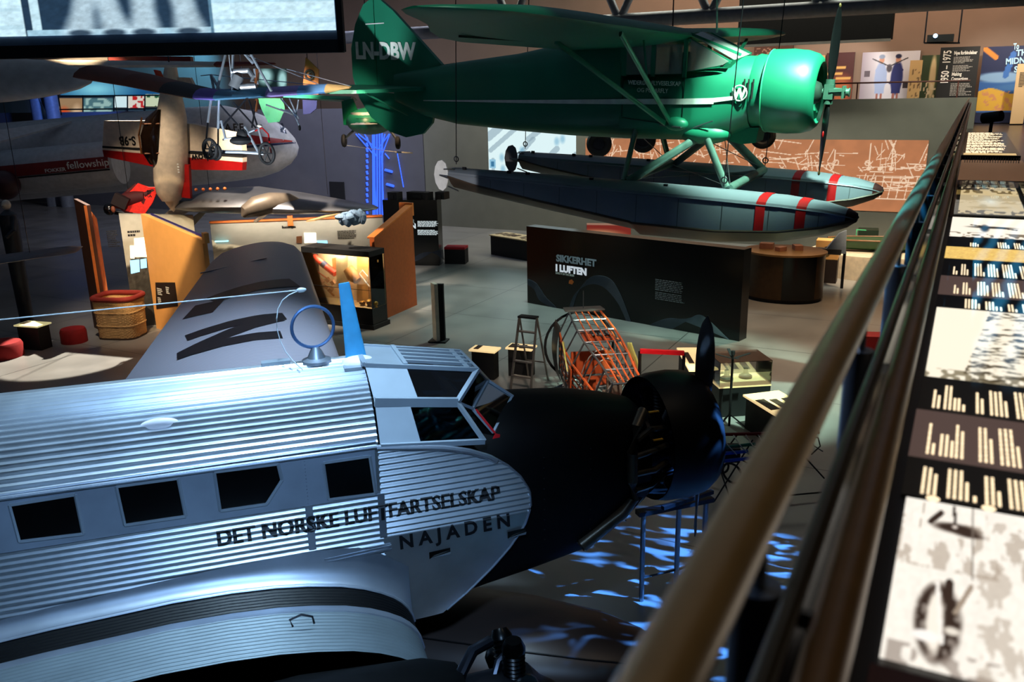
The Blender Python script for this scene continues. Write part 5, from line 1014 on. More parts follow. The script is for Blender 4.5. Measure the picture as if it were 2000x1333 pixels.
b = MB(); b.ell(wp_(214, 409, 25.4), (.17, .17, .18), 16, 10); HD = b.build('helmet', BLKG, WS_); b = MB(); b.ell(wp_(221, 409, 25.2), (.07, .06, .1), 10, 8); b.build('face', mat('face_tan', (0.55, 0.30, 0.2), 0.6), HD)
b = MB(); b.box(wp_(236, 393, 25.2), (.42, .22, .34), M=Euler((0, .5, .6)).to_matrix()); b.build('parachute_pack', mat('pack_dark', (0.10, 0.03, 0.035), 0.7), WS_, smooth=0)
b = MB(); b.bar(wp_(205, 412, 25.8), wp_(282, 424, 25.9), .14, .1); p = wp_(255, 405, 25.8); b.bar(p, Vector((p.x, p.y, 12.59)), .012, .012); b.bar(wp_(250, 396, 25.6), p, .03, .03); b.build('support_bar', BLKM, WS_, smooth=0)
b = MB(); b.ell(wp_(318, 366), (.05, .05, .05), 8, 6); b.build('glove', mat('pale_cap', (0, 0, 0)), WS_)
# mannequin in silver suit at the far left edge
MN = thing('pilot_mannequin', 'pale-headed mannequin in a dark suit at the far left edge', 'mannequin', G(8, 640))
c = dp(12, 400, 24.5)
b = MB(); b.tube([Vector((c.x, c.y, 0)), Vector((c.x, c.y, .9)), Vector((c.x, c.y, c.z - .55)), Vector((c.x, c.y, c.z - .28)), Vector((c.x, c.y, c.z - .15))], [.18, .2, .25, .22, .07], 14); b.tube([Vector((c.x + .2, c.y, c.z - .35)), Vector((c.x + .3, c.y - .1, c.z - .7)), Vector((c.x + .2, c.y - .3, c.z - .9))], [.09, .07, .05], 10); b.build('body', mat('dark_silver_cloth', (0.20, 0.21, 0.23), 0.5, 0.3), MN)
b = MB(); b.ell(c, (.11, .13, .14), 14, 10); b.ell(c + Vector((.02, -.13, -.01)), (.02, .03, .03), 8, 6); b.build('head', mat('pale_head', (0.85, 0.80, 0.72), 0.6), MN)
# small wing tip at left and low display boxes
WT = thing('wing_tip', 'dull grey wing tip reaching in from the left edge above dark floor', 'aircraft part', dp(60, 520, 21))
airwing([dp(-60, 517, 20.5), dp(100, 494, 21.2), dp(138, 491, 21.5), dp(148, 492, 21.6)], [1.8, 1.5, 1.1, .3], [.10, .08, .06, .02], fwc * .9 + UP * .02).build('wing_skin', mat('dull_grey', (0.42, 0.40, 0.42), 0.6), WT)
b = MB(); p = dp(60, 505, 21); b.tube([p, Vector((p.x, p.y, 12.59))], .008, 5); b.build('hanging_cable', DSTEEL, WT)
def disp(name, label, c, sx, sy, h, rz, topm, rows=3, cat='display table'):
    t = thing(name, label, cat, (c.x, c.y, 0), (0, 0, rz))
    MB().box((0, 0, (h - .04) / 2), (sx - .1, sy - .1, h - .04)).build('plinth', BLKM, t, world=False, smooth=0)
    MB().box((0, 0, h - .02), (sx, sy, .04)).build('top_board', topm, t, world=False, smooth=0)
    b = MB()
    for i in range(int(sx / .25)):
        if rnd.random() < .75: b.box((-sx / 2 + .14 + i * .25, rnd.uniform(-.1, .1) * sy, h + .006), (rnd.uniform(.1, .2), rnd.uniform(.25, .7) * sy, .012))
    b.build('printed_cards', mat('card_brown', (0.28, 0.20, 0.14), 0.7), t, world=False, smooth=0)
    return t
LITTOP = emit('backlit_top', (1, .86, .62), 0.8); SOFTTOP = mat('table_top_cream', (0.82, 0.74, 0.58), 0.6)
disp('low_display_box', 'low black display box with small lit top on the dark floor at left', G(72, 680), .8, .5, .7, .2, emit('soft_backlit', (.9, .86, .62), .55))
for px, py, r in ((8, 696, .5), (146, 668, .35)):
    b = MB(); c = G(px, py); b.lathe([(0, r), (.32, r), (.40, r * .9), (.42, .02)], c, UP, 28); tag(b.build('round_pouffe', mat('pouffe_red', (0.60, 0.07, 0.08), 0.8)), 'round red pouffe at the left picture edge' if px < 100 else 'round red pouffe beside the low black display box', 'seat')
# dark title panel with projectors on top
def title_panel(name, label, a, c, h, t): 
    x, n = facing(a, c); T_ = thing(name, label, 'sign', (a + c) / 2); MB().prism([a, c, c + UP * h, a + UP * h], -n * t).build('board', BLKG, T_, smooth=0); return T_, x, n
CURV = mat('curve_grey', (0.22, 0.25, 0.30), 0.6)
def veil(pts0, pts1, T_, n=22):                                     # printed line-wave graphic
    b = MB()
    for i in range(n):
        f = i / (n - 1); P_ = [p.lerp(q, f) for p, q in zip(pts0, pts1)]; b.tube(P_, .006, 4)
    b.build('wave_print', CURV, T_, smooth=0)
def smooth_pts(P_, k=8):
    out = []
    for i in range(len(P_) - 1):
        p0, p1, p2, p3 = P_[max(i - 1, 0)], P_[i], P_[i + 1], P_[min(i + 2, len(P_) - 1)]
        for j in range(k):
            t = j / k; out.append(tuple(.5 * (2 * b_ + (c_ - a_) * t + (2 * a_ - 5 * b_ + 4 * c_ - d_) * t * t + (3 * b_ - a_ - 3 * c_ + d_) * t ** 3) for a_, b_, c_, d_ in zip(p0, p1, p2, p3)))
    return out + [P_[-1]]
def waveon(pts, a, n, o=.012): return [plane_pt(x, y, a, n) + n * o for x, y in smooth_pts(pts)]
ta, tb = Vector((-20.35, 27.9, 0)), Vector((-18.25, 28.6, 0))
T1, tx, tn = title_panel('black_text_panel', 'black text panel with small projectors on top behind the orange partition', ta, tb, 2.62, .7)
tq = lambda px, py, o=.012: plane_pt(px, py, ta, tn) + tn * o
b = MB(); lines_of_text(b, tq(816, 443), tx, UP, (tq(857, 443) - tq(816, 443)).length, .24, 6, .6, ragged=.15); lines_of_text(b, tq(816, 459), tx, UP, (tq(856, 459) - tq(816, 459)).length, .22, 5, .6, ragged=.15); b.build('panel_text', emit('lit_text', (.85, .9, .92), .7), T1, smooth=0)
txt('panel_title', 'ER', .26, tq(797, 437), tx, UP, LINEN, T1, .008); txt('panel_title', 'EN', .26, tq(797, 446), tx, UP, emit('lit_text', 'fff', 1), T1, .012)
veil(waveon([(805, 512), (822, 506), (846, 492), (866, 488)], ta, tn), waveon([(808, 504), (826, 494), (846, 494), (868, 508)], ta, tn), T1)
for i, px in enumerate((767, 816, 860)):
    b = MB(); c = dp(px, 384, 32.6); c = tq(px, 392, -.35); c.z = 2.62; w = (.45, 1.0, .42)[i]; b.box(c + UP * .14, (w, .4, .28)); b.box(c + UP * .10 - Vector((0, .22, 0)), (w * .4, .06, .14))
    tag(b.build('projector', BLKM, smooth=0), ('small black projector at left on top of black text panel', 'wide black projector in the middle on top of black text panel', 'small black projector at right on top of black text panel')[i], 'projector')
b = MB(); c = (G(865, 517) + G(890, 508)) / 2 + Vector((.35, 0, 0)); b.box(c + UP * .30, (.85, .6, .6), .3); SB = b.build('red_topped_seat', BLKM, smooth=0); tag(SB, 'small black seat with red cushion beside the black text panel', 'seat')
b = MB(); b.box(c + UP * .64, (.85, .6, .09), .3); b.build('cushion', mat('cushion_red', (0.75, 0.08, 0.14), 0.7), SB, smooth=0)
disp('black_table', 'black table with printed cards at the left end of the large title panel', Vector((-16.3, 31.6, 0)), 2.4, 1.0, .85, -.35, SOFTTOP)
# large title panel
pa, pb = Vector((-12.17, 24.28, 0)), Vector((-4.9, 22.48, 0))
T2, px_, pn = title_panel('title_panel', 'long black title panel standing on the grey floor under the floats', pa, pb, 2.50, .42)
pq = lambda x, y, o=.012: plane_pt(x, y, pa, pn) + pn * o
def pw_(x0, y0, x1, y1): return (pq(x1, y1) - pq(x0, y0)).length
txt('title_word', 'SIKKERHET', .29, pq(1087, 510), px_, UP, mat('title_grey', (0.66, 0.72, 0.78), 0.5), T2, .012, pw_(1087, 510, 1165, 524))
txt('title_word', 'I LUFTEN', .29, pq(1086, 529), px_, UP, emit('lit_title', (.85, .88, .92), .55), T2, .016, pw_(1086, 524, 1146, 535))
txt('title_subline', 'SAFETY IN THE SKIES', .085, pq(1086, 535, .014), px_, UP, LINEN, T2, .003, pw_(1086, 528, 1122, 534))
b = MB(); lines_of_text(b, pq(1280, 566), px_, UP, pw_(1280, 566, 1338, 574), .34, 7, .45, ragged=.12); lines_of_text(b, pq(1280, 584), px_, UP, pw_(1280, 584, 1337, 592), .24, 5, .45, ragged=.12); b.build('panel_text', mat('text_grey', (0.50, 0.52, 0.55), 0.6), T2, smooth=0)
veil(waveon([(1031, 545), (1048, 554), (1066, 580), (1080, 594)], pa, pn), waveon([(1031, 556), (1044, 566), (1056, 588), (1092, 606)], pa, pn), T2)
veil(waveon([(1118, 606), (1130, 570), (1156, 541), (1190, 544), (1212, 575), (1234, 632)], pa, pn), waveon([(1110, 606), (1124, 574), (1150, 556), (1178, 560), (1206, 590), (1226, 632)], pa, pn), T2)
veil(waveon([(1300, 650), (1340, 628), (1370, 616), (1410, 650)], pa, pn), waveon([(1260, 640), (1310, 622), (1370, 640), (1425, 664)], pa, pn), T2)
b = MB(); b.prism([pq(x, y) for x, y in ((1111, 554), (1118, 556), (1121, 551), (1117, 546), (1112, 548))], -pn * .008); b.build('orange_mark', mat('mark_orange', (0.80, 0.42, 0.16), 0.6), T2, smooth=0)
# thin upright sign
b = MB(); c = G(857, 667); TS = thing('slim_sign', 'slim upright white-edged sign standing alone on the grey floor', 'sign', c)
MB().box(c + UP * .81 + Vector((.06, .06, 0)), (.22, .10, 1.62), .25).build('board', BLKM, TS, smooth=0); MB().box(c + UP * .82 - Vector((.05, .03, 0)), (.10, .30, 1.64), .9).build('white_edge', mat('edge_white', (0.86, 0.82, 0.74), 0.6), TS, smooth=0); MB().box(c + UP * .02, (.5, .4, .04), .25).build('foot', BLKM, TS, smooth=0)
# orange tube-frame fuselage
OF = thing('cockpit_frame', 'bare orange tube frame of an aircraft cabin beside the stepladder', 'aircraft part', Vector((-6.2, 15.4, 0)))
fu = Vector((.56, -.83, 0)).normalized(); fv = Vector((.83, .56, 0)).normalized(); FA0 = Vector((-7.05, 16.85, 0))
def fp(l, w, z): return FA0 + fu * l + fv * w + UP * z
def sec(l):                                                         # half widths and heights along the frame
    k = l / 3.9; return .56 + .12 * math.sin(math.pi * min(1, k * 1.2)) - .12 * k, .35 + .05 * k, 1.92 - .30 * k - .15 * max(0, k - .7)
def loop(l): w, zb, zt = sec(l); return [fp(l, -w * .62, zt), fp(l, w * .62, zt), fp(l, w, zt - .45), fp(l, w, zb + .25), fp(l, w * .7, zb), fp(l, -w * .7, zb), fp(l, -w, zb + .25), fp(l, -w, zt - .45)]
LS = [0, .55, 1.2, 1.9, 2.6, 3.3, 3.9]
for l in LS: 
    q = loop(l); MB().tube(q + q[:1], .020, 6).build('frame_hoop', STEEL, OF)
for i in range(8):
    b = MB(); b.tube([loop(l)[i] for l in LS], .024, 6); b.build('longeron', OTUBE if i not in (0, 6) else STEEL, OF)
for f in (.2, .4, .6, .8):
    MB().tube([loop(l)[0].lerp(loop(l)[1], f) for l in LS], .018, 6).build('roof_stringer', OTUBE, OF); MB().tube([loop(l)[6].lerp(loop(l)[7], f) for l in LS], .018, 6).build('side_stringer', OTUBE, OF)
b = MB()
for i in range(len(LS) - 1):
    p, q = loop(LS[i]), loop(LS[i + 1]); b.tube([p[6], q[7]], .014, 6); b.tube([p[3], q[2]], .014, 6); b.tube([p[5], q[4]], .014, 6); b.tube([p[0], q[1]], .010, 5)
b.build('bracing', STEEL, OF)
b = MB()
for l in (1.9, 2.4, 2.9, 3.4):
    w, zb, zt = sec(l); b.tube([fp(l, w * .8 * math.cos(a), zb + .35 + (zt - zb - .5) * math.sin(a)) for a in np.linspace(0, math.pi, 14)], .012, 6)
b.build('thin_hoop', mat('pale_tube', (0.70, 0.70, 0.68), 0.4, 0.4), OF)
b = MB(); b.prism([fp(-.35, -.42, 1.92), fp(-.35, .42, 1.92), fp(.05, .44, 1.94), fp(.05, -.44, 1.94)], UP * .03); b.build('roof_plate', mat('plate_grey', (0.42, 0.41, 0.40), 0.5, 0.3), OF, smooth=0)
b = MB(); rows = [[fp(l, -.58 - .10 * math.sin(a) , .4 + 1.35 * (a / math.pi)) for a in np.linspace(.1, 3.0, 12)] for l in (-.35, 0, .35)]; b.strip(rows); b.build('curved_door_skin', mat('door_skin_grey', (0.30, 0.29, 0.28), 0.4, 0.5), OF)
b = MB(); b.ring(fp(-.36, -.05, 1.05), fu, .78, .03, 30, 6); b.build('bulkhead_ring', BLKM, OF)
for (l, w, z, sx, sy, sz) in ((1.55, 0, .85, .5, .8, .03), (2.0, -.3, .7, .1, .25, .7), (2.8, .2, .62, .4, .6, .03), (.8, 0, 1.0, .06, .9, .5)):
    b = MB(); b.box(fp(l, w, z), (sx, sy, sz), math.atan2(fu.y, fu.x)); b.build('orange_panel', OWOOD, OF, smooth=0)
b = MB(); b.bar(fp(1.75, -.66, .30), fp(1.85, -.66, 1.25), .22, .03, up=fv); b.build('orange_side_board', OWOOD, OF, smooth=0)
b = MB(); b.prism([fp(1.0, -.3, 1.72), fp(1.0, .35, 1.72), fp(1.5, .35, 1.66), fp(1.5, -.3, 1.66)], UP * .02); RP = b.build('roof_hatch', OWOOD, OF, smooth=0)
b = MB(); q = [fp(1.0, -.1, 1.76), fp(1.0, .33, 1.76), fp(1.3, .33, 1.73), fp(1.3, -.1, 1.73)]; b.prism(q, UP * .01); b.build('hatch_glass', mat('hatch_dark', (0.10, 0.11, 0.13), 0.15), RP, smooth=0)
for sg, l0_ in ((-1, 1.0), (1, 1.3)):
    w = .63 * sg; b = MB(); b.prism([fp(l0_, w, 1.55), fp(l0_ + .12, w * 1.06, 1.58), fp(l0_ + .65, w * 1.1, 1.30), fp(l0_ + .75, w * 1.08, 1.14), fp(l0_ + .55, w * 1.05, 1.12), fp(l0_ + .1, w, 1.36)], fv * .03 * sg); b.build('yellow_plate', mat('pale_yellow_plate', (0.84, 0.82, 0.46), 0.5), OF, smooth=0)
b = MB(); b.tube([fp(-.15, 0, 1.95), fp(-.15, 0, 2.35)], .010, 6); b.build('aerial', STEEL, OF)
b = MB(); b.box(fp(2.3, .1, .78), (.4, .3, .12), .3); b.box(fp(2.45, .1, 1.0), (.08, .3, .4), math.atan2(fu.y, fu.x)); b.build('seat_frame', mat('seat_pale', (0.50, 0.45, 0.40), 0.7), OF, smooth=0)
for l in (.3, 3.0):
    for sg in (-1, 1): b = MB(); b.tube([fp(l, sg * .35, .38), fp(l, sg * .5, 0)], .04, 8); b.build('trestle_leg', STEEL, OF)
b = MB(); b.tube([fp(.5, -.5, .45), fp(.5, -1.3, .1)], .04, 8); b.tube([fp(.7, -.5, .45), fp(.9, -1.1, .1)], .04, 8); b.tube([fp(.5, -1.35, .05), fp(.95, -1.1, .05)], .04, 8); b.build('axle_tube', STEEL, OF)
b = MB(); p = dp(1250, 686, 15.8); q = dp(1336, 690, 15.8); b.bar(p, q, .07, .08); RB = b.build('red_bar', mat('bar_red', (0.85, 0.06, 0.10), 0.5), smooth=0); tag(RB, 'bright red barrier bar right of the orange cabin frame', 'barrier')
b = MB(); b.bar(Vector((p.x, p.y, 0)), p, .05, .05); b.bar(Vector((q.x, q.y, 0)), q, .05, .05); b.build('upright', DSTEEL, RB, smooth=0)
# stepladder
SLD = thing('stepladder', 'aluminium stepladder standing beside the orange cabin frame', 'ladder', G(1025, 757))
ALB = mat('ladder_alloy', (0.55, 0.52, 0.50), 0.4, 0.7)
la, lb, lt = G(997, 762), G(1036, 768), 1.66; lx_ = (lb - la).normalized(); ly_ = Vector((-lx_.y, lx_.x, 0))
A0, A1 = la + lx_ * .05 + ly_ * .42 + UP * lt, lb - lx_ * .02 + ly_ * .42 + UP * lt
for p, q in ((la, A0), (lb, A1)): b = MB(); b.bar(p, q, .035, .06); b.build('front_rail', ALB, SLD, smooth=0)
for p, q in ((la + ly_ * .95, A0), (lb + ly_ * .95, A1)): b = MB(); b.bar(p, q, .03, .04); b.build('rear_rail', ALB, SLD, smooth=0)
for f in (.2, .4, .6, .8): b = MB(); b.bar(la.lerp(A0, f), lb.lerp(A1, f), .10, .03); b.build('step', ALB, SLD, smooth=0)
b = MB(); b.bar(A0, A1, .2, .04); b.build('top_step', BLKM, SLD, smooth=0)
b = MB(); b.bar((la + ly_ * .95).lerp(A0, .3), (lb + ly_ * .95).lerp(A1, .3), .02, .03); b.build('rear_brace', ALB, SLD, smooth=0)
# lit display tables around the frame
disp('lit_bench', 'low lit display bench behind the silver cockpit, left one', zp(947, 681, .72), .66, .42, .72, .12, LITTOP)
disp('lit_bench', 'low lit display bench behind the stepladder, right one', zp(1018, 677, .72), .66, .42, .72, .12, LITTOP)
disp('lit_table', 'lit photo table behind the big black propeller', Vector((-4.8, 18.2, 0)), .8, 1.7, .75, .45, LITTOP)
disp('lit_table', 'lit photo table nearest the brass handrail, in front of glass box', Vector((-2.72, 16.15, 0)), .8, 1.2, .7, .75, LITTOP)
GB = thing('glass_box', 'clear glass box on a plinth beside the tripod stand', 'display case', Vector((-3.75, 17.3, 0)), (0, 0, .6))
MB().box((0, 0, .32), (1.1, .8, .64)).build('plinth', BLKM, GB, world=False, smooth=0); MB().box((0, 0, .65), (1.12, .82, .03)).build('display_floor', emit('case_floor_light', (1, .86, .62), .35), GB, world=False, smooth=0)
b = MB()
for x, y, sx, sy in ((0, -.4, 1.1, .01), (0, .4, 1.1, .01), (-.55, 0, .01, .8), (.55, 0, .01, .8)): b.box((x, y, .92), (sx, sy, .52))
b.box((0, 0, 1.18), (1.1, .8, .01)); b.build('glass_cover', glassmat('box_glass', (.93, .95, .96), .02, .3), GB, world=False, smooth=0)
for i, (x, y) in enumerate(((-.25, 0), (.2, .1))):
    b = MB(); c = GB.matrix_basis @ Vector((x, y, .67)); b.lathe([(0, .14), (.05, .14), (.1, .06), (.22, .05)], c, UP, 14); item('model_engine', b, mat('model_metal', (0.5, 0.45, 0.38), 0.4, 0.6), ('small metal model at the left inside the glass box', 'small metal model at the right inside the glass box')[i])
# dark tripod stand with vanes
ST = thing('tripod_stand', 'dark stand with four vane-like arms beside the glass box', 'stand', G(1424, 815)); c = G(1424, 832)
b = MB(); b.tube([c, c + UP * 1.5], .025, 8); b.build('pole', BLKM, ST); 
for k in range(4): a = k * math.pi / 2 + .5; d = Vector((math.cos(a), math.sin(a), .30)); b = MB(); b.bar(c + UP * 1.42 + d * .04, c + UP * 1.42 + d * .34, .06, .015); b.build('vane_arm', BLKM, ST, smooth=0)
for k in range(3): a = k * 2.09; b = MB(); b.tube([c + UP * .25, c + Vector((.35 * math.cos(a), .35 * math.sin(a), .01))], .015, 6); b.build('leg', BLKM, ST)
b = MB(); b.tube([c + UP * 1.5, c + UP * 1.58], .04, 8); b.build('top_knob', BLKM, ST)
# round desk, yellow box, boat and others under the gallery
RD = thing('round_desk', 'round black and copper counter standing behind the long title panel', 'counter', Vector((-4.9, 28.1, 0)))
dc = Vector((-4.85, 28.2, 0)); b = MB(); n = 40
b.loft([[dc + Vector((1.25 * math.cos(t), 1.0 * math.sin(t), z)) for t in [2 * math.pi * k / n for k in range(n)]] for z in (.12, 1.5)]); b.build('counter_body', mat('copper_panel', (0.30, 0.22, 0.14), 0.35, 0.4), RD, smooth=30)
b = MB(); b.loft([[dc + Vector((1.2 * math.cos(t), .95 * math.sin(t), z)) for t in [2 * math.pi * k / n for k in range(n)]] for z in (0, .13)]); b.build('base', BLKM, RD, smooth=30)
b = MB(); b.strip([[dc + Vector((1.262 * math.cos(t), 1.012 * math.sin(t), z)) for t in np.linspace(-1.45, -.55, 14)] for z in (.12, 1.5)]); b.build('dark_panel', BLKG, RD, smooth=30)
b = MB(); b.loft([[dc + Vector((1.3 * math.cos(t), 1.05 * math.sin(t), z)) for t in [2 * math.pi * k / n for k in range(n)]] for z in (1.5, 1.56)]); b.build('counter_top', mat('counter_top_tan', (0.55, 0.40, 0.22), 0.4), RD, smooth=30)
for i, (x, y, s) in enumerate(((-.6, .1, .3), (-.1, -.2, .22), (.35, .2, .26))):
    b = MB(); b.box(dc + Vector((x, y, 1.56 + s * .3)), (s * 1.4, s, s * .6), i); item('counter_model', b, mat('model_pink', (0.72, 0.50, 0.40), 0.5), ('pinkish model block at the left on the round counter', 'small model block at the front of the round counter', 'model block at the right on the round counter')[i], 'model', smooth=0)
YB_ = thing('ochre_box', 'small ochre box with a round hole standing on the warm floor', 'box', G(1608, 556)); c = G(1609, 553)
MB().box(c + UP * .42 + Vector((0, .3, 0)), (.75, .6, .84), .05).build('lower_box', mat('box_dark_half', (0.14, 0.08, 0.05), 0.6), YB_, smooth=0); MB().box(c + UP * 1.15 + Vector((0, .3, 0)), (.75, .6, .66), .05).build('upper_box', YELLOW, YB_, smooth=0)
b = MB(); b.lathe([(0, .14), (.01, .14)], c + UP * 1.15 + Vector((0.02, -.02, 0)), (0.05, -1, 0), 20); b.build('round_hole', BLKM, YB_)
BT = thing('green_boat', 'green rowing boat on a white rounded platform under the gallery', 'boat', Vector((-2.4, 34.0, .9))); 
PLT = MB(); pc = Vector((-2.5, 33.2, 0)); PLT.loft([[pc + Vector((2.3 * k * math.cos(t), 1.5 * k * math.sin(t), z)) for t in [2 * math.pi * i / 40 for i in range(40)]] for z, k in ((0, .97), (.75, 1), (.85, .99))]); tag(PLT.build('white_platform', mat('platform_white', (0.86, 0.80, 0.70), 0.5), smooth=30), 'low white rounded platform carrying the green boat', 'platform')
b = MB(); bo = pc + UP * .86; bx = Vector((.98, .2, 0)).normalized(); by = Vector((-bx.y, bx.x, 0))
b.loft([[bo + bx * l + by * (w * math.cos(a)) + UP * (.42 - .42 * math.sin(a) * f) for a in np.linspace(0, math.pi, 9)] for l, w, f in ((-1.7, .12, .6), (-1.2, .42, .9), (0, .55, 1), (1.1, .45, 1), (1.7, .3, .9))]); b.build('hull', mat('boat_green', (0.10, 0.26, 0.12), 0.5), BT)
b = MB(); b.tube([bo + bx * l + by * w + UP * .43 for l, w in ((-1.7, .12), (-1.2, .42), (0, .55), (1.1, .45), (1.7, .3))], .03, 6); b.tube([bo + bx * l - by * w + UP * .43 for l, w in ((-1.7, .12), (-1.2, .42), (0, .55), (1.1, .45), (1.7, .3))], .03, 6); b.build('gunwale', mat('gunwale_wood', (0.5, 0.32, 0.16), 0.5), BT)
GX = thing('green_lit_cube', 'small green-edged cube on a counter beside the far wall', 'box', yp(1695, 474, 36.8)); c = yp(1695, 462, 36.8)
MB().box(c, (.75, .7, .6), .1).build('dark_cube', mat('cube_dark_green', (0.08, 0.16, 0.10), 0.5), GX, smooth=0)
b = MB(); 
for z in (-.3, .3): b.bar(c + Vector((-.42, -.37, z)), c + Vector((-.05, -.37, z)), .03, .04)
b.bar(c + Vector((-.40, -.37, -.3)), c + Vector((-.40, -.37, .3)), .03, .04); b.build('green_edge', mat('edge_mint', (0.35, 0.80, 0.55), 0.5), GX, smooth=0)
b = MB(); q = c - UP * .33; b.box(Vector((q.x, q.y, q.z / 2)), (2.6, .8, q.z)); tag(b.build('low_counter', mat('counter_white', (0.78, 0.70, 0.58), 0.6), smooth=0), 'low cream counter against the far wall carrying a green cube', 'counter')
TA = thing('grey_tail_fin', 'grey aircraft tail fin resting below the float bows', 'aircraft part', G(1630, 548)); c = dp(1630, 480, 28.6)
b = MB(); b.prism([dp(1606, 496, 28.6), dp(1652, 496, 28.6), dp(1654, 450, 28.6), dp(1640, 456, 28.6)], fwc * .08); b.build('fin', mat('fin_grey', (0.55, 0.58, 0.62), 0.5, .3), TA, smooth=0)
b = MB(); b.bar(dp(1535, 486, 28.7), dp(1640, 492, 28.7), .3, .18); b.build('boom', mat('boom_grey', (0.34, 0.32, 0.30), 0.5), TA, smooth=0)
b = MB(); p = dp(1581, 497, 28.5); b.ring(p - UP * .1, rtc, .15, .07, 20, 8); b.build('tail_wheel', RUB, TA); b = MB(); p = dp(1650, 492, 28.7); b.tube([p, Vector((p.x, p.y, 0))], .05, 8); b.build('support_post', DSTEEL, TA)
CH = thing('red_chair', 'small red chair standing on the warm floor by the boat', 'chair', G(1712, 566)); c = G(1712, 566)
b = MB(); b.box(c + UP * .45, (.42, .42, .05), .4); b.build('seat', RED, CH, smooth=0); b = MB(); b.box(c + UP * .78 + Vector((-.2, .1, 0)), (.05, .42, .5), .4); b.build('backrest', mat('chair_salmon', (0.80, 0.35, 0.25), 0.5), CH, smooth=0)
for x, y in ((-.17, -.17), (.17, -.17), (-.17, .17), (.17, .17)): b = MB(); b.tube([c + Vector((x, y, 0)), c + Vector((x * .9, y * .9, .43))], .012, 6); b.build('leg', STEEL, CH)
b = MB(); b.box(G(1698, 690) + UP * .25, (.7, .5, .5), .3); RS = b.build('red_stool', mat('pouffe_red', (0, 0, 0)), smooth=0); tag(RS, 'red cube stool seen between the handrail posts', 'seat')
# pod under the nose, trestle, wire-frame aircraft by the rail
PD = thing('streamlined_pod', 'long dark streamlined pod lying on the floor under the black nose', 'aircraft part', ju(-2.6, .6, -2.54))
b = MB(); rings = []
for l, r in ((-3.4, .2), (-2.6, .3), (-1.6, .39), (-.6, .42), (.4, .41), (1.2, .35), (1.7, .25), (2.0, .14), (2.1, .04)):
    c = ju(-2.8 + l * .84, .25 + l * .54, -2.54 + .46); pv = (STB * .84 - FWD * .54); rings.append([c + (pv * math.cos(t) * 1.9 + UP * math.sin(t)) * r for t in [2 * math.pi * k / 32 for k in range(32)]])
PODM = mat('pod_brown_grey', (0.25, 0.20, 0.18), 0.42, 0.1, 0.1, 2); b.loft(rings); b.build('pod_body', PODM, PD)
b = MB(); b.tube([ (r[28] if False else r[4]) + UP * .008 for r in rings], .010, 5); b.build('seam', mat('seam_dark', (0.07, 0.06, 0.06), 0.5), PD)
b = MB()
for l in (-2, .8): c = ju(-2.8 + l * .84, .25 + l * .54, -2.54 + .06); b.box(c, (.3, .8, .12), math.atan2(FWD.y, FWD.x))
b.build('cradle', BLKM, PD, smooth=0)
TR = thing('trestle', 'blue-lit steel trestle standing under the black engine', 'stand', G(1340, 1090))
t0, t1 = dp(1245, 998, 11.0), dp(1390, 985, 11.4); t0.z = t1.z = zp(1320, 990, 1.30).z
b = MB(); b.bar(t0, t1, .12, .06); b.bar(t0 + UP * .1 + Vector((.3, .1, 0)), t1 + UP * .1, .06, .05); b.build('top_beam', DSTEEL, TR, smooth=0)
for f in (.08, .55, .92): 
    p = t0.lerp(t1, f); b = MB(); b.tube([p, Vector((p.x, p.y, .0))], .035, 8); b.build('leg', STEEL, TR)
b = MB(); p, q = t0.lerp(t1, .08), t0.lerp(t1, .92); b.tube([Vector((p.x, p.y, .35)), Vector((q.x, q.y, .35))], .02, 6); b.build('stretcher', STEEL, TR)
WF = thing('skeleton_aircraft', 'skeletal wire-braced aircraft frame on the floor beside the handrail', 'aircraft', G(1500, 1000))
def wf(px, py, z): return zp(px, py, z)
for pts, nm, m in (([(1375, 850, .9), (1600, 845, .9)], 'red_spar', RED), ([(1375, 878, .85), (1475, 868, .85)], 'green_spar', mat('spar_green', (0.1, 0.5, 0.4), 0.4)), ([(1375, 890, .8), (1460, 882, .8)], 'blue_spar', mat('spar_blue', (0.1, 0.3, 0.7), 0.4)), ([(1380, 905, .7), (1470, 895, .7)], 'blue_spar', mat('spar_blue', (0, 0, 0)))):
    b = MB(); b.tube([wf(*q) for q in pts], .03, 8); b.build(nm, m, WF)
for px in range(1385, 1600, 24):
    b = MB(); b.tube([wf(px, 852 - (px - 1385) * .02, .92), wf(px + 14, 872, .9), wf(px + 30, 890 - (px - 1385) * .04, .8)], .010, 5); b.build('rib', STEEL, WF)
b = MB(); b.tube([wf(1575, 850, .9), wf(1598, 856, .9), wf(1602, 872, .9), wf(1585, 888, .9)], .012, 6); b.build('wing_tip_bow', BLKM, WF)
for p, q in (((1375, 860, .8), (1460, 905, .3)), ((1440, 850, .8), (1380, 930, .2)), ((1560, 880, .6), (1610, 935, .1)), ((1520, 970, .1), (1605, 962, .1)), ((1400, 900, .5), (1430, 985, .05)), ((1530, 910, .5), (1545, 970, .05)), ((1470, 860, .9), (1395, 980, .05))):
    b = MB(); b.tube([wf(*p), wf(*q)], .014, 6); b.build('frame_tube', DSTEEL, WF)
for px, py in ((1405, 905), (1430, 925)):
    b = MB(); b.ring(wf(px, py, .35), (.3, .9, .1), .18, .02, 20, 6); b.build('wheel', RUB, WF)
b = MB(); b.box(wf(1420, 885, .6), (.4, .25, .25), .4); b.build('small_engine', BLKM, WF, smooth=0)
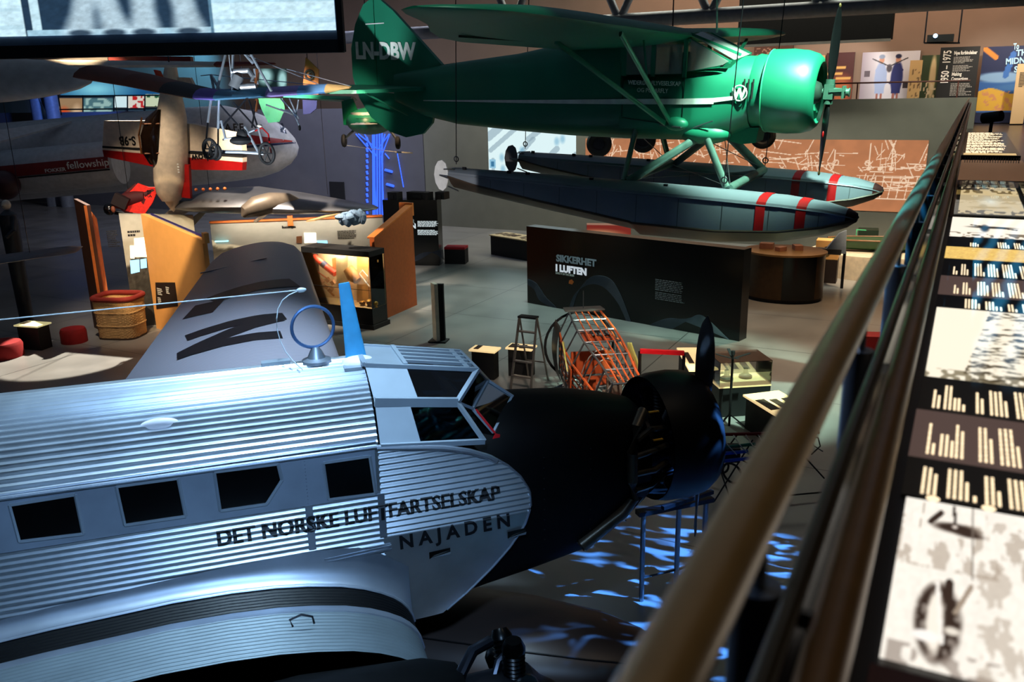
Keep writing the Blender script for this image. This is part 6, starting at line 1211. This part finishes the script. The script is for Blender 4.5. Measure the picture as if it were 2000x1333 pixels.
# images on the far wall: projected light built as self-glowing pictures and lines
YW = 37.985
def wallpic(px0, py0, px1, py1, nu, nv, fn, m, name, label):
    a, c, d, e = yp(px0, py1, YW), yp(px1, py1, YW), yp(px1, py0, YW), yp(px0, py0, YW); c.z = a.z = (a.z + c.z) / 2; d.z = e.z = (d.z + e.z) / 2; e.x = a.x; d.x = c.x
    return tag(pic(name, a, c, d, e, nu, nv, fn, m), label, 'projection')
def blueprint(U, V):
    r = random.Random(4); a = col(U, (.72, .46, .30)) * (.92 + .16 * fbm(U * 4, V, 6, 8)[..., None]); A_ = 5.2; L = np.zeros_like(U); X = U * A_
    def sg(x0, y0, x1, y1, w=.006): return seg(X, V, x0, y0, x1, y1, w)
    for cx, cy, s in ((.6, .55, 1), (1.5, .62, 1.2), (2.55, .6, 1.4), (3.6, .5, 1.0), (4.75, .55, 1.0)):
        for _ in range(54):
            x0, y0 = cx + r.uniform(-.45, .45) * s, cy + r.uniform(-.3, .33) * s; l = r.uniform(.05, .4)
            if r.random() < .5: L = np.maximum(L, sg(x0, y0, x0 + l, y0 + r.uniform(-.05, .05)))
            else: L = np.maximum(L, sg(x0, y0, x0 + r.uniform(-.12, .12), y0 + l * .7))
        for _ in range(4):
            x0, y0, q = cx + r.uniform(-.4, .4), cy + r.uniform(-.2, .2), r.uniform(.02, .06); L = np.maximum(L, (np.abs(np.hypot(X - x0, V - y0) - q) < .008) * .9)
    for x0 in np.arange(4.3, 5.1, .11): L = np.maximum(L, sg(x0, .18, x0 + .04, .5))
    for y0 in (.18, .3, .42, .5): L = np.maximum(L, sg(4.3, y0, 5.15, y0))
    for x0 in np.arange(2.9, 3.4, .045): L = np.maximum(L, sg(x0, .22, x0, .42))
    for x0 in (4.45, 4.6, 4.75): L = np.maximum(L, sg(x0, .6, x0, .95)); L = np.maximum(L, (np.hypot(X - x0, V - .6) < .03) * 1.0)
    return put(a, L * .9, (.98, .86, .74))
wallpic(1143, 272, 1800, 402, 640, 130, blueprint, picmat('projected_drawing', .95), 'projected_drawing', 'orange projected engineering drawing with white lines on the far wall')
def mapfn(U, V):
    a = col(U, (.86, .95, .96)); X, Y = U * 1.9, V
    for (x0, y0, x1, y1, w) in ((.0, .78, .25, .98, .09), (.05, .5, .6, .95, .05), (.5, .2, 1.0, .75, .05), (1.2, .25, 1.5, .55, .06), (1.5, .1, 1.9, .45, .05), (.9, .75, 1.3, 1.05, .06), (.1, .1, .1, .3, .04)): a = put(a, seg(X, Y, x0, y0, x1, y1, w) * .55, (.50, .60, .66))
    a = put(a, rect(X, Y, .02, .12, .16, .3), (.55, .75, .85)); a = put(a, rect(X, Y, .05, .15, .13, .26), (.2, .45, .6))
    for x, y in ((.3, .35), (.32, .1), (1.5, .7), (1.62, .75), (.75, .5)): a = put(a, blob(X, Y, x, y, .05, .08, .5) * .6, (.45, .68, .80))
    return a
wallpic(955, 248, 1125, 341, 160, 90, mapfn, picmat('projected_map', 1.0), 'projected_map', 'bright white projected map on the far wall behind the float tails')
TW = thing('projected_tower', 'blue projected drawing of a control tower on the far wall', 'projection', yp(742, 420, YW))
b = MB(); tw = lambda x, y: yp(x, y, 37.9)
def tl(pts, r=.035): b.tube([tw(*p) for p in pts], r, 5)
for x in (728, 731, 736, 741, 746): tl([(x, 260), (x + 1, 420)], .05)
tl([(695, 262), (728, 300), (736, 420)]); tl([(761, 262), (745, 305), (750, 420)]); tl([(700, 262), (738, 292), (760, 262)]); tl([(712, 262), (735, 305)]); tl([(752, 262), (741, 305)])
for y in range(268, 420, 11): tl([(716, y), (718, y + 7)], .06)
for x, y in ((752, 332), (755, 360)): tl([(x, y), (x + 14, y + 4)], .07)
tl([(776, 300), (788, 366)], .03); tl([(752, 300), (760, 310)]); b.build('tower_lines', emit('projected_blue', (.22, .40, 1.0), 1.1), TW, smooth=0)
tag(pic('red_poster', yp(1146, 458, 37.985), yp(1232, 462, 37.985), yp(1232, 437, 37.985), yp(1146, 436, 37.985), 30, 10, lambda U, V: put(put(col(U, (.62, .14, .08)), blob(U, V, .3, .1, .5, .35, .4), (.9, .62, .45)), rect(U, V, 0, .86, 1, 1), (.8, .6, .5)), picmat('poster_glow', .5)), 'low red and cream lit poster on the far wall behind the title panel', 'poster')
# far gallery exhibits
YG = 44.33
def gposter(name, label, x0, y0, x1, y1, nu, nv, fn, m=None, Y=YG, cat='poster'):
    a, c = yp(x0, y1, Y), yp(x1, y1, Y); a.z = c.z = (a.z + c.z) / 2; h = yp((x0 + x1) / 2, y0, Y).z - a.z; T_ = thing(name, label, cat, Vector(((a.x + c.x) / 2, Y, a.z)))
    pic('printed_picture', a, c, c + UP * h, a + UP * h, nu, nv, fn, m or PRINT, T_); MB().prism([a + Vector((0, .02, 0)), c + Vector((0, .02, 0)), c + UP * h + Vector((0, .02, 0)), a + UP * h + Vector((0, .02, 0))], (0, .10, 0)).build('backing_board', BLKM, T_, smooth=0)
    if Y < 44: MB().box(((a.x + c.x) / 2, Y + .1, (4.95 + a.z) / 2), (abs(c.x - a.x), .08, a.z - 4.95)).build('foot_board', BLKM, T_, smooth=0)
    return T_, a, c, h
def crew(U, V):
    X = U * 1.26; a = col(U, (.80, .80, .84)); a = put(a, blob(X, V, .62, .9, .7, .5, .6) * .5, (.93, .94, .98)); a = put(a, np.clip(.35 - U, 0, 1) * 1.6, (.42, .36, .42)); a = put(a, rect(X, V, .08, .5, .2, .62), (.35, .32, .36))
    for sx, coat, hat in ((.44, (.62, .70, .86), (.55, .62, .74)), (.80, (.10, .14, .40), (.08, .10, .26))):
        a = put(a, seg(X, V, sx, .72, sx - .1 * (1 if sx < .6 else -1), .62, .03), coat); a = put(a, blob(X, V, sx, .46, .13, .34, .1), coat); a = put(a, rect(X, V, sx - .10, .14, sx + .10, .40), coat)
        a = put(a, seg(X, V, sx + .1, .62, sx + (.12 if sx < .6 else -.13), .36, .03), coat); a = put(a, blob(X, V, sx, .83, .055, .07, .2), (.80, .58, .48)); a = put(a, blob(X, V, sx, .90, .065, .045, .2), hat)
        a = put(a, rect(X, V, sx - .07, .0, sx - .02, .14), (.62, .40, .36)); a = put(a, rect(X, V, sx + .02, 0, sx + .07, .14), (.62, .40, .36))
    a = put(a, seg(X, V, .62, .70, 1.0, .86, .012) + seg(X, V, .62, .70, .24, .86, .012), (.2, .2, .24)); a = put(a, blob(X, V, .62, .66, .06, .08, .2), (.30, .28, .32)); a = put(a, rect(X, V, .94, .24, 1.06, .38), (.2, .18, .22)); return a
gposter('crew_photograph', 'bright poster of two uniformed women by an aircraft propeller', 1677, 101, 1788, 196, 110, 88, crew)
def redp(U, V): a = col(U, (.26, .07, .06)); return put(put(a, blob(U, V, .6, .2, .4, .3, .4), (.66, .36, .20)), rect(U, V, .05, .55, .6, .6) + rect(U, V, .1, .66, .7, .71) + rect(U, V, .4, .44, .9, .48), (.85, .66, .36))
gposter('red_poster', 'dark red poster with gold writing left of the crew photograph', 1608, 103, 1662, 196, 30, 40, redp)
gposter('brown_poster', 'brown poster with light pattern behind the floatplane cowling', 1470, 88, 1545, 150, 40, 40, lambda U, V: put(col(U, (.34, .20, .14)), (vnoise(U, V, 22, 4) > .62) * rect(U, V, .05, .1, .7, .9), (.72, .55, .48)))
gposter('beige_poster', 'small beige poster beside the propeller hub', 1598, 108, 1606, 190, 6, 20, lambda U, V: col(U, (.78, .62, .42)))
gposter('tall_board', 'narrow beige board right of the crew photograph', 1770, 118, 1794, 198, 10, 30, lambda U, V: put(col(U, (.80, .66, .44)), (vnoise(U, V, 14, 2) > .7) * (V < .8), (.35, .25, .16)), Y=43.3)
gposter('green_poster', 'green landscape poster with pale figures left of the black timeline panel', 1792, 108, 1832, 196, 30, 50, lambda U, V: put(put(col(U, (.16, .24, .12)), blob(U, V, .6, .5, .16, .5, .2), (.82, .74, .56)), (vnoise(U, V, 12, 6) > .6) * (V < .42), (.86, .80, .66)))
T3, a, c, h = gposter('timeline_panel', 'black timeline panel with white writing on the far gallery', 1826, 92, 1902, 197, 4, 4, lambda U, V: col(U, (.055, .045, .04)), Y=42.6, cat='sign'); xx = (c - a).normalized()
W_ = (c - a).length; TG = mat('timeline_text', (0.92, 0.90, 0.86), 0.6)
f_ = Vector((0, -.02, 0))
txt('year_text', '1950 – 1975', .42, a + xx * W_ * .28 + UP * h * .34 + f_, UP, -xx, TG, T3, .008, h * .60); txt('heading', 'Nye forbindelser', .2, a + xx * W_ * .36 + UP * h * .86 + f_, xx, UP, TG, T3, .006, W_ * .58); txt('heading', 'Making', .2, a + xx * W_ * .36 + UP * h * .47 + f_, xx, UP, TG, T3, .006, W_ * .25); txt('heading', 'Connections', .2, a + xx * W_ * .36 + UP * h * .38 + f_, xx, UP, TG, T3, .006, W_ * .42)
b = MB(); lines_of_text(b, a + xx * W_ * .36 + UP * h * .70 + f_, xx, UP, W_ * .58, h * .13, 5); lines_of_text(b, a + xx * W_ * .36 + UP * h * .55 + f_, xx, UP, W_ * .52, h * .12, 5); lines_of_text(b, a + xx * W_ * .36 + UP * h * .1 + f_, xx, UP, W_ * .55, h * .24, 8); b.build('panel_text', mat('timeline_small', (0.62, 0.60, 0.57), 0.6), T3, smooth=0)
def midn(U, V):
    X = U * .83; a = col(U, (.05, .10, .28)); a = put(a, (V < .55) * 1.0, (.16, .36, .62)); a = put(a, ((V < .42 + .04 * np.sin(U * 9)) & (V > .16)) * 1.0, (.86, .66, .22)); a = put(a, (V <= .14) * 1.0, (.06, .10, .24)); a = put(a, (fbm(U, V, 14, 9) > .58) * (V < .42) * (V > .14) * .8, (.80, .52, .40))
    a = put(a, blob(X, V, .25, .60, .30, .07, .2), (.52, .66, .80)); a = put(a, seg(X, V, .30, .62, .36, .9, .035), (.20, .42, .72)); a = put(a, blob(X, V, .5, .47, .28, .05, .3), (.22, .42, .64)); a = put(a, blob(X, V, .60, .30, .06, .08, .2), (.72, .16, .18)); a = put(a, seg(X, V, .02, .97, .16, .86, .03), (.85, .52, .16)); return a
T4, a, c, h = gposter('travel_poster', 'blue and yellow travel poster with an airliner at the right edge', 1903, 90, 2040, 240, 60, 90, midn, Y=43.2); xx = (c - a).normalized()
for s_, f0, f1, w_ in (('To', .42, .955, .08), ('THE', .467, .87, .22), ('MIDNIGHT', .343, .765, .52), ('SUN', .474, .66, .21)): txt('poster_lettering', s_, .34, a + xx * (c - a).length * f0 + UP * h * f1 + Vector((0, -.02, 0)), xx + UP * .06, UP, mat('poster_pale_blue', (0.70, 0.86, 0.95), 0.6), T4, .012, (c - a).length * w_)
T5, a, c, h = gposter('beige_column_sign', 'narrow beige sign in front of the travel poster', 1972, 125, 1998, 242, 4, 4, lambda U, V: col(U, (.78, .64, .46)), Y=41.5, cat='sign')
b = MB(); lines_of_text(b, a + Vector((.12, -.01, h * .62)), (1, 0, 0), UP, (c - a).length * .6, h * .25, 10); b.build('sign_text', LET, T5, smooth=0)
PJ = thing('projector', 'dark projector with glowing lens on a rack above the timeline panel', 'projector', yp(1836, 75, 36))
p, q = yp(1818, 74, 36), yp(1856, 76, 36); b = MB(); b.box((p + q) / 2, (.85, .6, .24)); b.build('body', BLKM, PJ, smooth=0); b = MB(); b.lathe([(0, .07), (.03, .07)], yp(1827, 70, 35.7), (0, -1, 0), 16); b.build('lens', emit('lens_glow', (.7, .85, 1), 6), PJ)
b = MB(); b.bar(yp(1805, 84, 36), yp(1875, 84, 36), .06, .06)
for px in (1805, 1872): r_ = yp(px, 84, 36); b.bar(r_, Vector((r_.x, r_.y, 12.59)), .05, .05)
b.build('rack', DSTEEL, PJ, smooth=0)
SF = thing('black_soffit', 'black boxed soffit hanging from the roof above the gallery', 'ceiling box', yp(1600, 92, 37))
a, c = yp(1440, 88, 36.5), yp(1738, 95, 36.5); b = MB(); b.prism([a, Vector((c.x, c.y, a.z)), Vector((c.x, c.y, 12.5)), Vector((a.x, a.y, 12.5))], (0, .8, 0)); b.build('box', mat('soffit_black', (0.02, 0.015, 0.015), 0.8, 0, .1, 5, .1), SF, smooth=0); b = MB(); b.bar(a + Vector((0, -.02, -.05)), Vector((c.x, c.y - .02, a.z - .05)), .04, .1); b.build('lower_edge', mat('edge_grey', (0.30, 0.28, 0.26), 0.6), SF, smooth=0)
# bright shop-like display at the far left gallery
GD = thing('gallery_shelves', 'brightly lit gallery shelves with posters behind the white jet', 'shelf unit', yp(225, 232, 43))
def gq(x0, y0, x1, y1, fn, m, Y=44.40, nm='lit_poster'): return pic(nm, yp(x0, y1, Y), yp(x1, y1, Y), yp(x1, y0, Y), yp(x0, y0, Y), 20, 20, fn, m, GD)
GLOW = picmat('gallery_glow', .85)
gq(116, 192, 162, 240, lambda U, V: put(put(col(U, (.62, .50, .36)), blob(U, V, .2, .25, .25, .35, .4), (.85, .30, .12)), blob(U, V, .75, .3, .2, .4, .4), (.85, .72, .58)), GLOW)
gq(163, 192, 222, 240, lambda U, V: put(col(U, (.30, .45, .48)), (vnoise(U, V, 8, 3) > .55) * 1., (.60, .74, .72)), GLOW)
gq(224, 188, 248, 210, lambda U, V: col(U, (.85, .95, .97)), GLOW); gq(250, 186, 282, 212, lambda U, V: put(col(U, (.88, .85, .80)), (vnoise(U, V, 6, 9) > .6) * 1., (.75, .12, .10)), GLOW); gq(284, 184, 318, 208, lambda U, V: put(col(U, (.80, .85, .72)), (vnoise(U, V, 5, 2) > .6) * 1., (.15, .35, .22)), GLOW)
gq(118, 156, 320, 186, lambda U, V: put(col(U, (.10, .34, .55)), blob(U, V, .36, .4, .25, .6, .8), (.55, .88, .96)), picmat('blue_wash_glow', .75), nm='lit_backdrop')  # blue light on the wall painted as a glowing soft patch
b = MB(); 
for y in (188, 214, 226): b.bar(yp(116, y, 44.25), yp(320, y - 2, 44.25), .05, .10)
for x in (162, 222, 249, 283): b.bar(yp(x, 186, 44.25), yp(x, 236, 44.25), .06, .08)
b.build('shelf_frame', BLKM, GD, smooth=0)
# bright blurred posters behind the ultralight
tag(pic('teal_poster', yp(504, 172, 44.4), yp(560, 172, 44.4), yp(560, 134, 44.4), yp(504, 134, 44.4), 30, 24, lambda U, V: put(col(U, (.06, .14, .14)), blob(U, V, .25, .6, .25, .4, .4) + blob(U, V, .85, .4, .15, .5, .4), (.70, .90, .90)), picmat('teal_glow', .8)), 'dark teal lit poster behind the ultralight engine', 'poster')
# ================================================================ GALLERY EDGE: HANDRAIL AND READING TABLES
RX, RZ, LX, LZ = -.158, 6.08, -.074, 5.915
HR = thing('balustrade', 'brass-topped balustrade with steel posts running along the gallery edge', 'railing', Vector((-.158, 10, 4.95)))
MB().tube([(RX, -.6, RZ), (RX, 8, RZ), (RX, 20, RZ), (RX, 36.5, RZ)], .030, 24).build('top_rail', BRONZE, HR)
MB().tube([(LX, -.6, LZ), (LX, 8, LZ), (LX, 20, LZ), (LX, 36.5, LZ)], .026, 24).build('lower_rail', BRONZED, HR)
MB().tube([(-.118, -.6, 5.955), (-.118, 8, 5.955), (-.118, 36.5, 5.955)], .012, 14).build('infill_rail', mat('rail_grey_bronze', (0.32, 0.29, 0.24), 0.3, .8), HR)
POSTM = mat('post_blue_grey', (0.34, 0.36, 0.40), 0.35, 0.6)
for i in range(34):
    y = .91 + 1.05 * i
    if y > 36: break
    PO = MB().tube([(-.162, y, 4.95), (-.162, y, 5.945)], .030 if i else .030, 16).build('post', POSTM, HR)
    MB().tube([(-.160, y, 5.94), (-.158, y, 6.06)], .008, 10).build('rail_stem', STEEL, PO)
    MB().bar((-.162, y + .02, 5.90), (LX, y + .02, 5.905), .012, .02).build('rail_bracket', STEEL, PO, smooth=0)
b = MB(); b.box((-.118, 18, 5.44), (.012, 37.2, .96)); b.build('infill_panel', mat('infill_dark', (0.05, 0.055, 0.065), 0.25, .4), HR, smooth=0)
TZ = 5.75; TX0, TX1 = -.040, .36
RT = thing('reading_table', 'long black reading table with backlit photographs beside the handrail', 'display table', Vector((.16, 3.0, 4.95)))
b = MB(); b.box(((TX0 + TX1) / 2 + .01, 2.88, TZ - .03), (TX1 - TX0 + .06, 5.86, .05)); b.build('table_top', mat('table_brown_black', (0.055, 0.04, 0.04), 0.4), RT, smooth=0)
b = MB(); b.box(((TX0 + TX1) / 2 + .05, 3.0, (4.95 + TZ - .06) / 2), (.22, 5.4, TZ - .06 - 4.95)); b.build('pedestal', BLKM, RT, smooth=0)
def rseg(name, y0, y1, fn, m, x0=TX0, x1=TX1, nu=90, nv=90, z=TZ): return pic(name, (x0, y0, z), (x1, y0, z), (x1, y1, z), (x0, y1, z), nu, nv, fn, m, RT)
PHOTO = picmat('backlit_photo', 1.15); CAPT = picmat('backlit_caption', .42)
def pilotpic(U, V):
    U = U * 1.9
    n = fbm(U * 2, V * 2, 16, 2); a = col(U, (.98, .95, .90)) * (.93 + .1 * n[..., None]); D = (.20, .14, .11); M_ = (.62, .55, .48)
    a = put(a, ((fbm(U * 2.2, V * 1.2, 7, 5) > .57) & (V > .52) & (V < .86)) * .55, M_)
    a = put(a, blob(U, V, .42, .82, .17, .035, .3), D); a = put(a, seg(U, V, .40, .98, .41, .84, .013), D); a = put(a, seg(U, V, .22, .84, .30, .92, .022), D); a = put(a, blob(U, V, .52, .79, .10, .02, .4), D); a = put(a, blob(U, V, .41, .83, .02, .012, .2), (.9, .85, .8))
    a = put(a, seg(U, V, .55, .5, .55, 1, .004), (.45, .4, .36)); a = put(a, seg(U, V, .14, .78, .16, 1, .004), M_)
    body = blob(U, V, .33, .24, .15, .20, .12); a = put(a, body * (.6 + .4 * (vnoise(U, V, 34, 7) > .42)), D); a = put(a, blob(U, V, .31, .23, .055, .16, .2) , (.96, .92, .86)); a = put(a, seg(U, V, .31, .44, .36, .14, .014), (.97, .94, .9)); a = put(a, seg(U, V, .39, .45, .41, .22, .03), D)
    a = put(a, blob(U, V, .26, .15, .09, .028, .2), (.98, .95, .92)); a = put(a, blob(U, V, .42, .20, .05, .02, .3), (.9, .86, .8)); a = put(a, seg(U, V, .44, .3, .54, .46, .016), M_); a = put(a, ((vnoise(U, V, 20, 11) > .6) & (V < .1)) * .6, (.5, .44, .4)); a = put(a, ((fbm(U, V, 8, 14) > .62) & (U > .58)) * .45, M_)
    return a
rseg('backlit_photo', 1.12, 1.66, pilotpic, PHOTO, TX0 + .01, nu=160, nv=170)
def capt(c): return lambda U, V: col(U, c)
def rowtext(y0, y1, blocks, bright=1.35):
    L_ = y1 - y0; out = []
    for x0, n, f in blocks:
        b = MB(); out.append(b)
        for i in range(n): lines_of_text(b, (TX0 + x0 + i * .0105 + .008, y0 + L_ * .08, TZ + .001), (0, 1, 0), (-1, 0, 0), L_ * .84 * (f if i < n - 1 else f * rnd.uniform(.3, .8)), .0088, 1, .62, .0006, 0.0)
    return out
LT = emit('backlit_letters', (1, .90, .74), 1.35)
SEGS = [('black', 1.67, 1.87), ('brown', 1.87, 2.18), ('black', 2.18, 2.46), ('photo', 2.46, 3.31), ('black', 3.31, 3.53), ('brown', 3.53, 3.91), ('black', 3.91, 4.33), ('yellow', 4.33, 4.67), ('black', 4.67, 5.0), ('plane', 5.0, 5.78)]
BL = [[(.03, 3, .8), (.075, 4, .85), (.12, 1, .25), (.14, 3, .8), (.18, 4, .85), (.23, 3, .7), (.28, 4, .8), (.33, 2, .6)], [(.03, 2, .75), (.055, 3, .5), (.085, 2, .8), (.13, 3, .8), (.17, 4, .85), (.225, 5, .8), (.29, 5, .8)], [(.03, 2, .6), (.055, 3, .8), (.085, 2, .4), (.125, 2, .7), (.155, 4, .8), (.21, 5, .85), (.27, 6, .8)], [], [(.09, 5, .8), (.155, 4, .7), (.20, 1, .5), (.225, 3, .6), (.27, 4, .7)], [(.05, 2, .5), (.08, 3, .7), (.13, 4, .8), (.18, 4, .8), (.235, 5, .85), (.30, 4, .8)], [(.04, 2, .5), (.07, 3, .7), (.12, 4, .8), (.17, 4, .8), (.225, 5, .85), (.29, 4, .8)], [], [(.1, 4, .4), (.22, 5, .6), (.29, 4, .6)], []]
def crowd(U, V): n = fbm(U * 1.2, V * 3.2, 11, 31); a = col(U, (.97, .93, .84)); return put(put(a, np.clip((n - .50) * 6, 0, 1) * (U > .22 + .2 * V) * .92, (.22, .17, .09)), (V < .1) * .6 * (vnoise(U, V, 26, 3) > .5), (.3, .25, .15))
def sand(U, V): return col(U, (.92, .76, .42)) * (.85 + .3 * fbm(U * 3, V, 20, 8)[..., None])
def biplane(U, V): a = col(U, (.97, .93, .86)); return put(put(put(a, blob(U, V, .5, .5, .26, .05, .4) + blob(U, V, .42, .45, .05, .16, .4), (.12, .10, .08)), seg(U, V, .25, .6, .8, .42, .02), (.2, .16, .13)), (vnoise(U, V, 18, 3) > .66) * (V < .22), (.5, .44, .36))
for (k, y0, y1), bl in zip(SEGS, BL):
    if k == 'photo': rseg('backlit_photo', y0, y1, crowd, PHOTO, TX0 + .005, nu=100, nv=140)
    elif k == 'yellow': rseg('backlit_photo', y0, y1, sand, picmat('backlit_sand', 1.1), nu=60, nv=30)
    elif k == 'plane': rseg('backlit_photo', y0, y1, biplane, PHOTO, TX0 + .005, nu=80, nv=60)
    elif k == 'brown': rseg('caption_strip', y0, y1, capt((.50, .40, .37)), CAPT, nu=2, nv=2)
    else: rseg('caption_strip', y0, y1, capt((.05, .035, .035)), CAPT, nu=2, nv=2)
    for q in (rowtext(y0, y1, bl) if bl else []): q.build('caption_text', LT, RT, smooth=0)
for x in (.055, .148, .235, .29): MB().lathe([(0, .012), (.0008, .012)], (TX0 + x, 1.672, TZ), UP, 20).build('number_dot', LT, RT, smooth=0)
MB().box(((TX0 + TX1) / 2, 1.0, TZ - .001), (TX1 - TX0, .20, .006)).build('end_strip', mat('end_strip_maroon', (0.20, 0.06, 0.06), 0.5), RT, smooth=0)
VC = thing('glass_vitrine', 'glass vitrine with a bright spot painted on its glowing floor at the far end of the reading table', 'display case', Vector((.16, 6.9, TZ)))
vx0, vx1, vy0, vy1, vz = -.03, .37, 5.85, 7.5, 5.96
MB().box(((vx0 + vx1) / 2, (vy0 + vy1) / 2, TZ - .12), (vx1 - vx0, vy1 - vy0, .26)).build('base', BLKM, VC, smooth=0); MB().box(((vx0 + vx1) / 2, (vy0 + vy1) / 2, (4.95 + TZ - .25) / 2), (.26, 1.4, TZ - .25 - 4.95)).build('pedestal', BLKM, VC, smooth=0)
pic('backlit_floor', (vx0 + .02, vy0 + .02, TZ + .012), (vx1 - .02, vy0 + .02, TZ + .012), (vx1 - .02, vy1 - .02, TZ + .012), (vx0 + .02, vy1 - .02, TZ + .012), 60, 60, lambda U, V: put(put(col(U, (.90, .80, .62)), blob(U, V, .5, .42, .12, .12, .9), (1, .98, .9)), ((vnoise(U, V, 16, 5) > .58) & ((V > .72) | (V < .12))) * .9, (.2, .15, .1)), picmat('vitrine_glow', .95), VC)  # soft bright spot painted into the glowing floor picture
b = MB()
for x0, y0, x1, y1 in ((vx0, vy0, vx1, vy0), (vx1, vy0, vx1, vy1), (vx0, vy0, vx0, vy1), (vx0, vy1, vx1, vy1)): b.bar((x0, y0, (TZ + vz) / 2), (x1, y1, (TZ + vz) / 2), .006, vz - TZ)
b.box(((vx0 + vx1) / 2, (vy0 + vy1) / 2, vz), (vx1 - vx0, vy1 - vy0, .006)); b.build('glass_cover', glassmat('box_glass'), VC, smooth=0)
b = MB()
for i in range(22): b.box((vx0 + .02 + i * .017, vy1 - .02, vz + .012), (.006, .02, .018))
b.build('vent_teeth', DSTEEL, VC, smooth=0)
FT = thing('far_reading_desk', 'dark reading desk with glowing captions further along the gallery', 'display table', Vector((.25, 15, 4.95)))
a, c = zp(1897, 240, 5.75), zp(1934, 243, 5.75); MB().box((.25, 14.8, 5.3), (.5, 5.0, .7)).build('pedestal', BLKM, FT, smooth=0); MB().box((.25, 14.8, 5.68), (.62, 6.0, .06)).build('desk_top', BLKG, FT, smooth=0)
for i in range(9): b = MB(); lines_of_text(b, (-.02, 12.2 + i * .62, 5.712), (1, 0, 0), (0, 1, 0), .52, .5, 3, .6, .002, .4); b.build('caption_text', LT, FT, smooth=0)
pic('backlit_photo', (-.04, 11.85, 5.713), (.52, 11.85, 5.713), (.52, 12.15, 5.713), (-.04, 12.15, 5.713), 20, 10, lambda U, V: col(U, (.85, .72, .50)), PHOTO, FT)
b = MB(); b.tube([(.2, 19.5, 5.9), (.5, 19.3, 5.95)], .10, 12); b.tube([(.35, 19.4, 5.85), (.35, 19.4, 4.95)], .03, 8); tag(b.build('viewer_scope', BLKM), 'black viewing scope on a stand near the end of the gallery', 'viewer')

# repeated things share a group
for base, ph in (('lit_bench', 'low lit benches behind the cockpit'), ('lit_table', 'lit photo tables beside the tripod stand'), ('round_pouffe', 'red pouffes on the dark floor'), ('brass_instrument', 'brass instruments in the display case'), ('model_engine', 'metal models in the glass box'), ('counter_model', 'model blocks on the round counter'), ('projector', 'projectors on the black text panel')):
    for o in list(SC.objects):
        if o.parent is None and o.name.split('.')[0] == base and 'rack' not in o.get('label', ''): o['group'] = ph
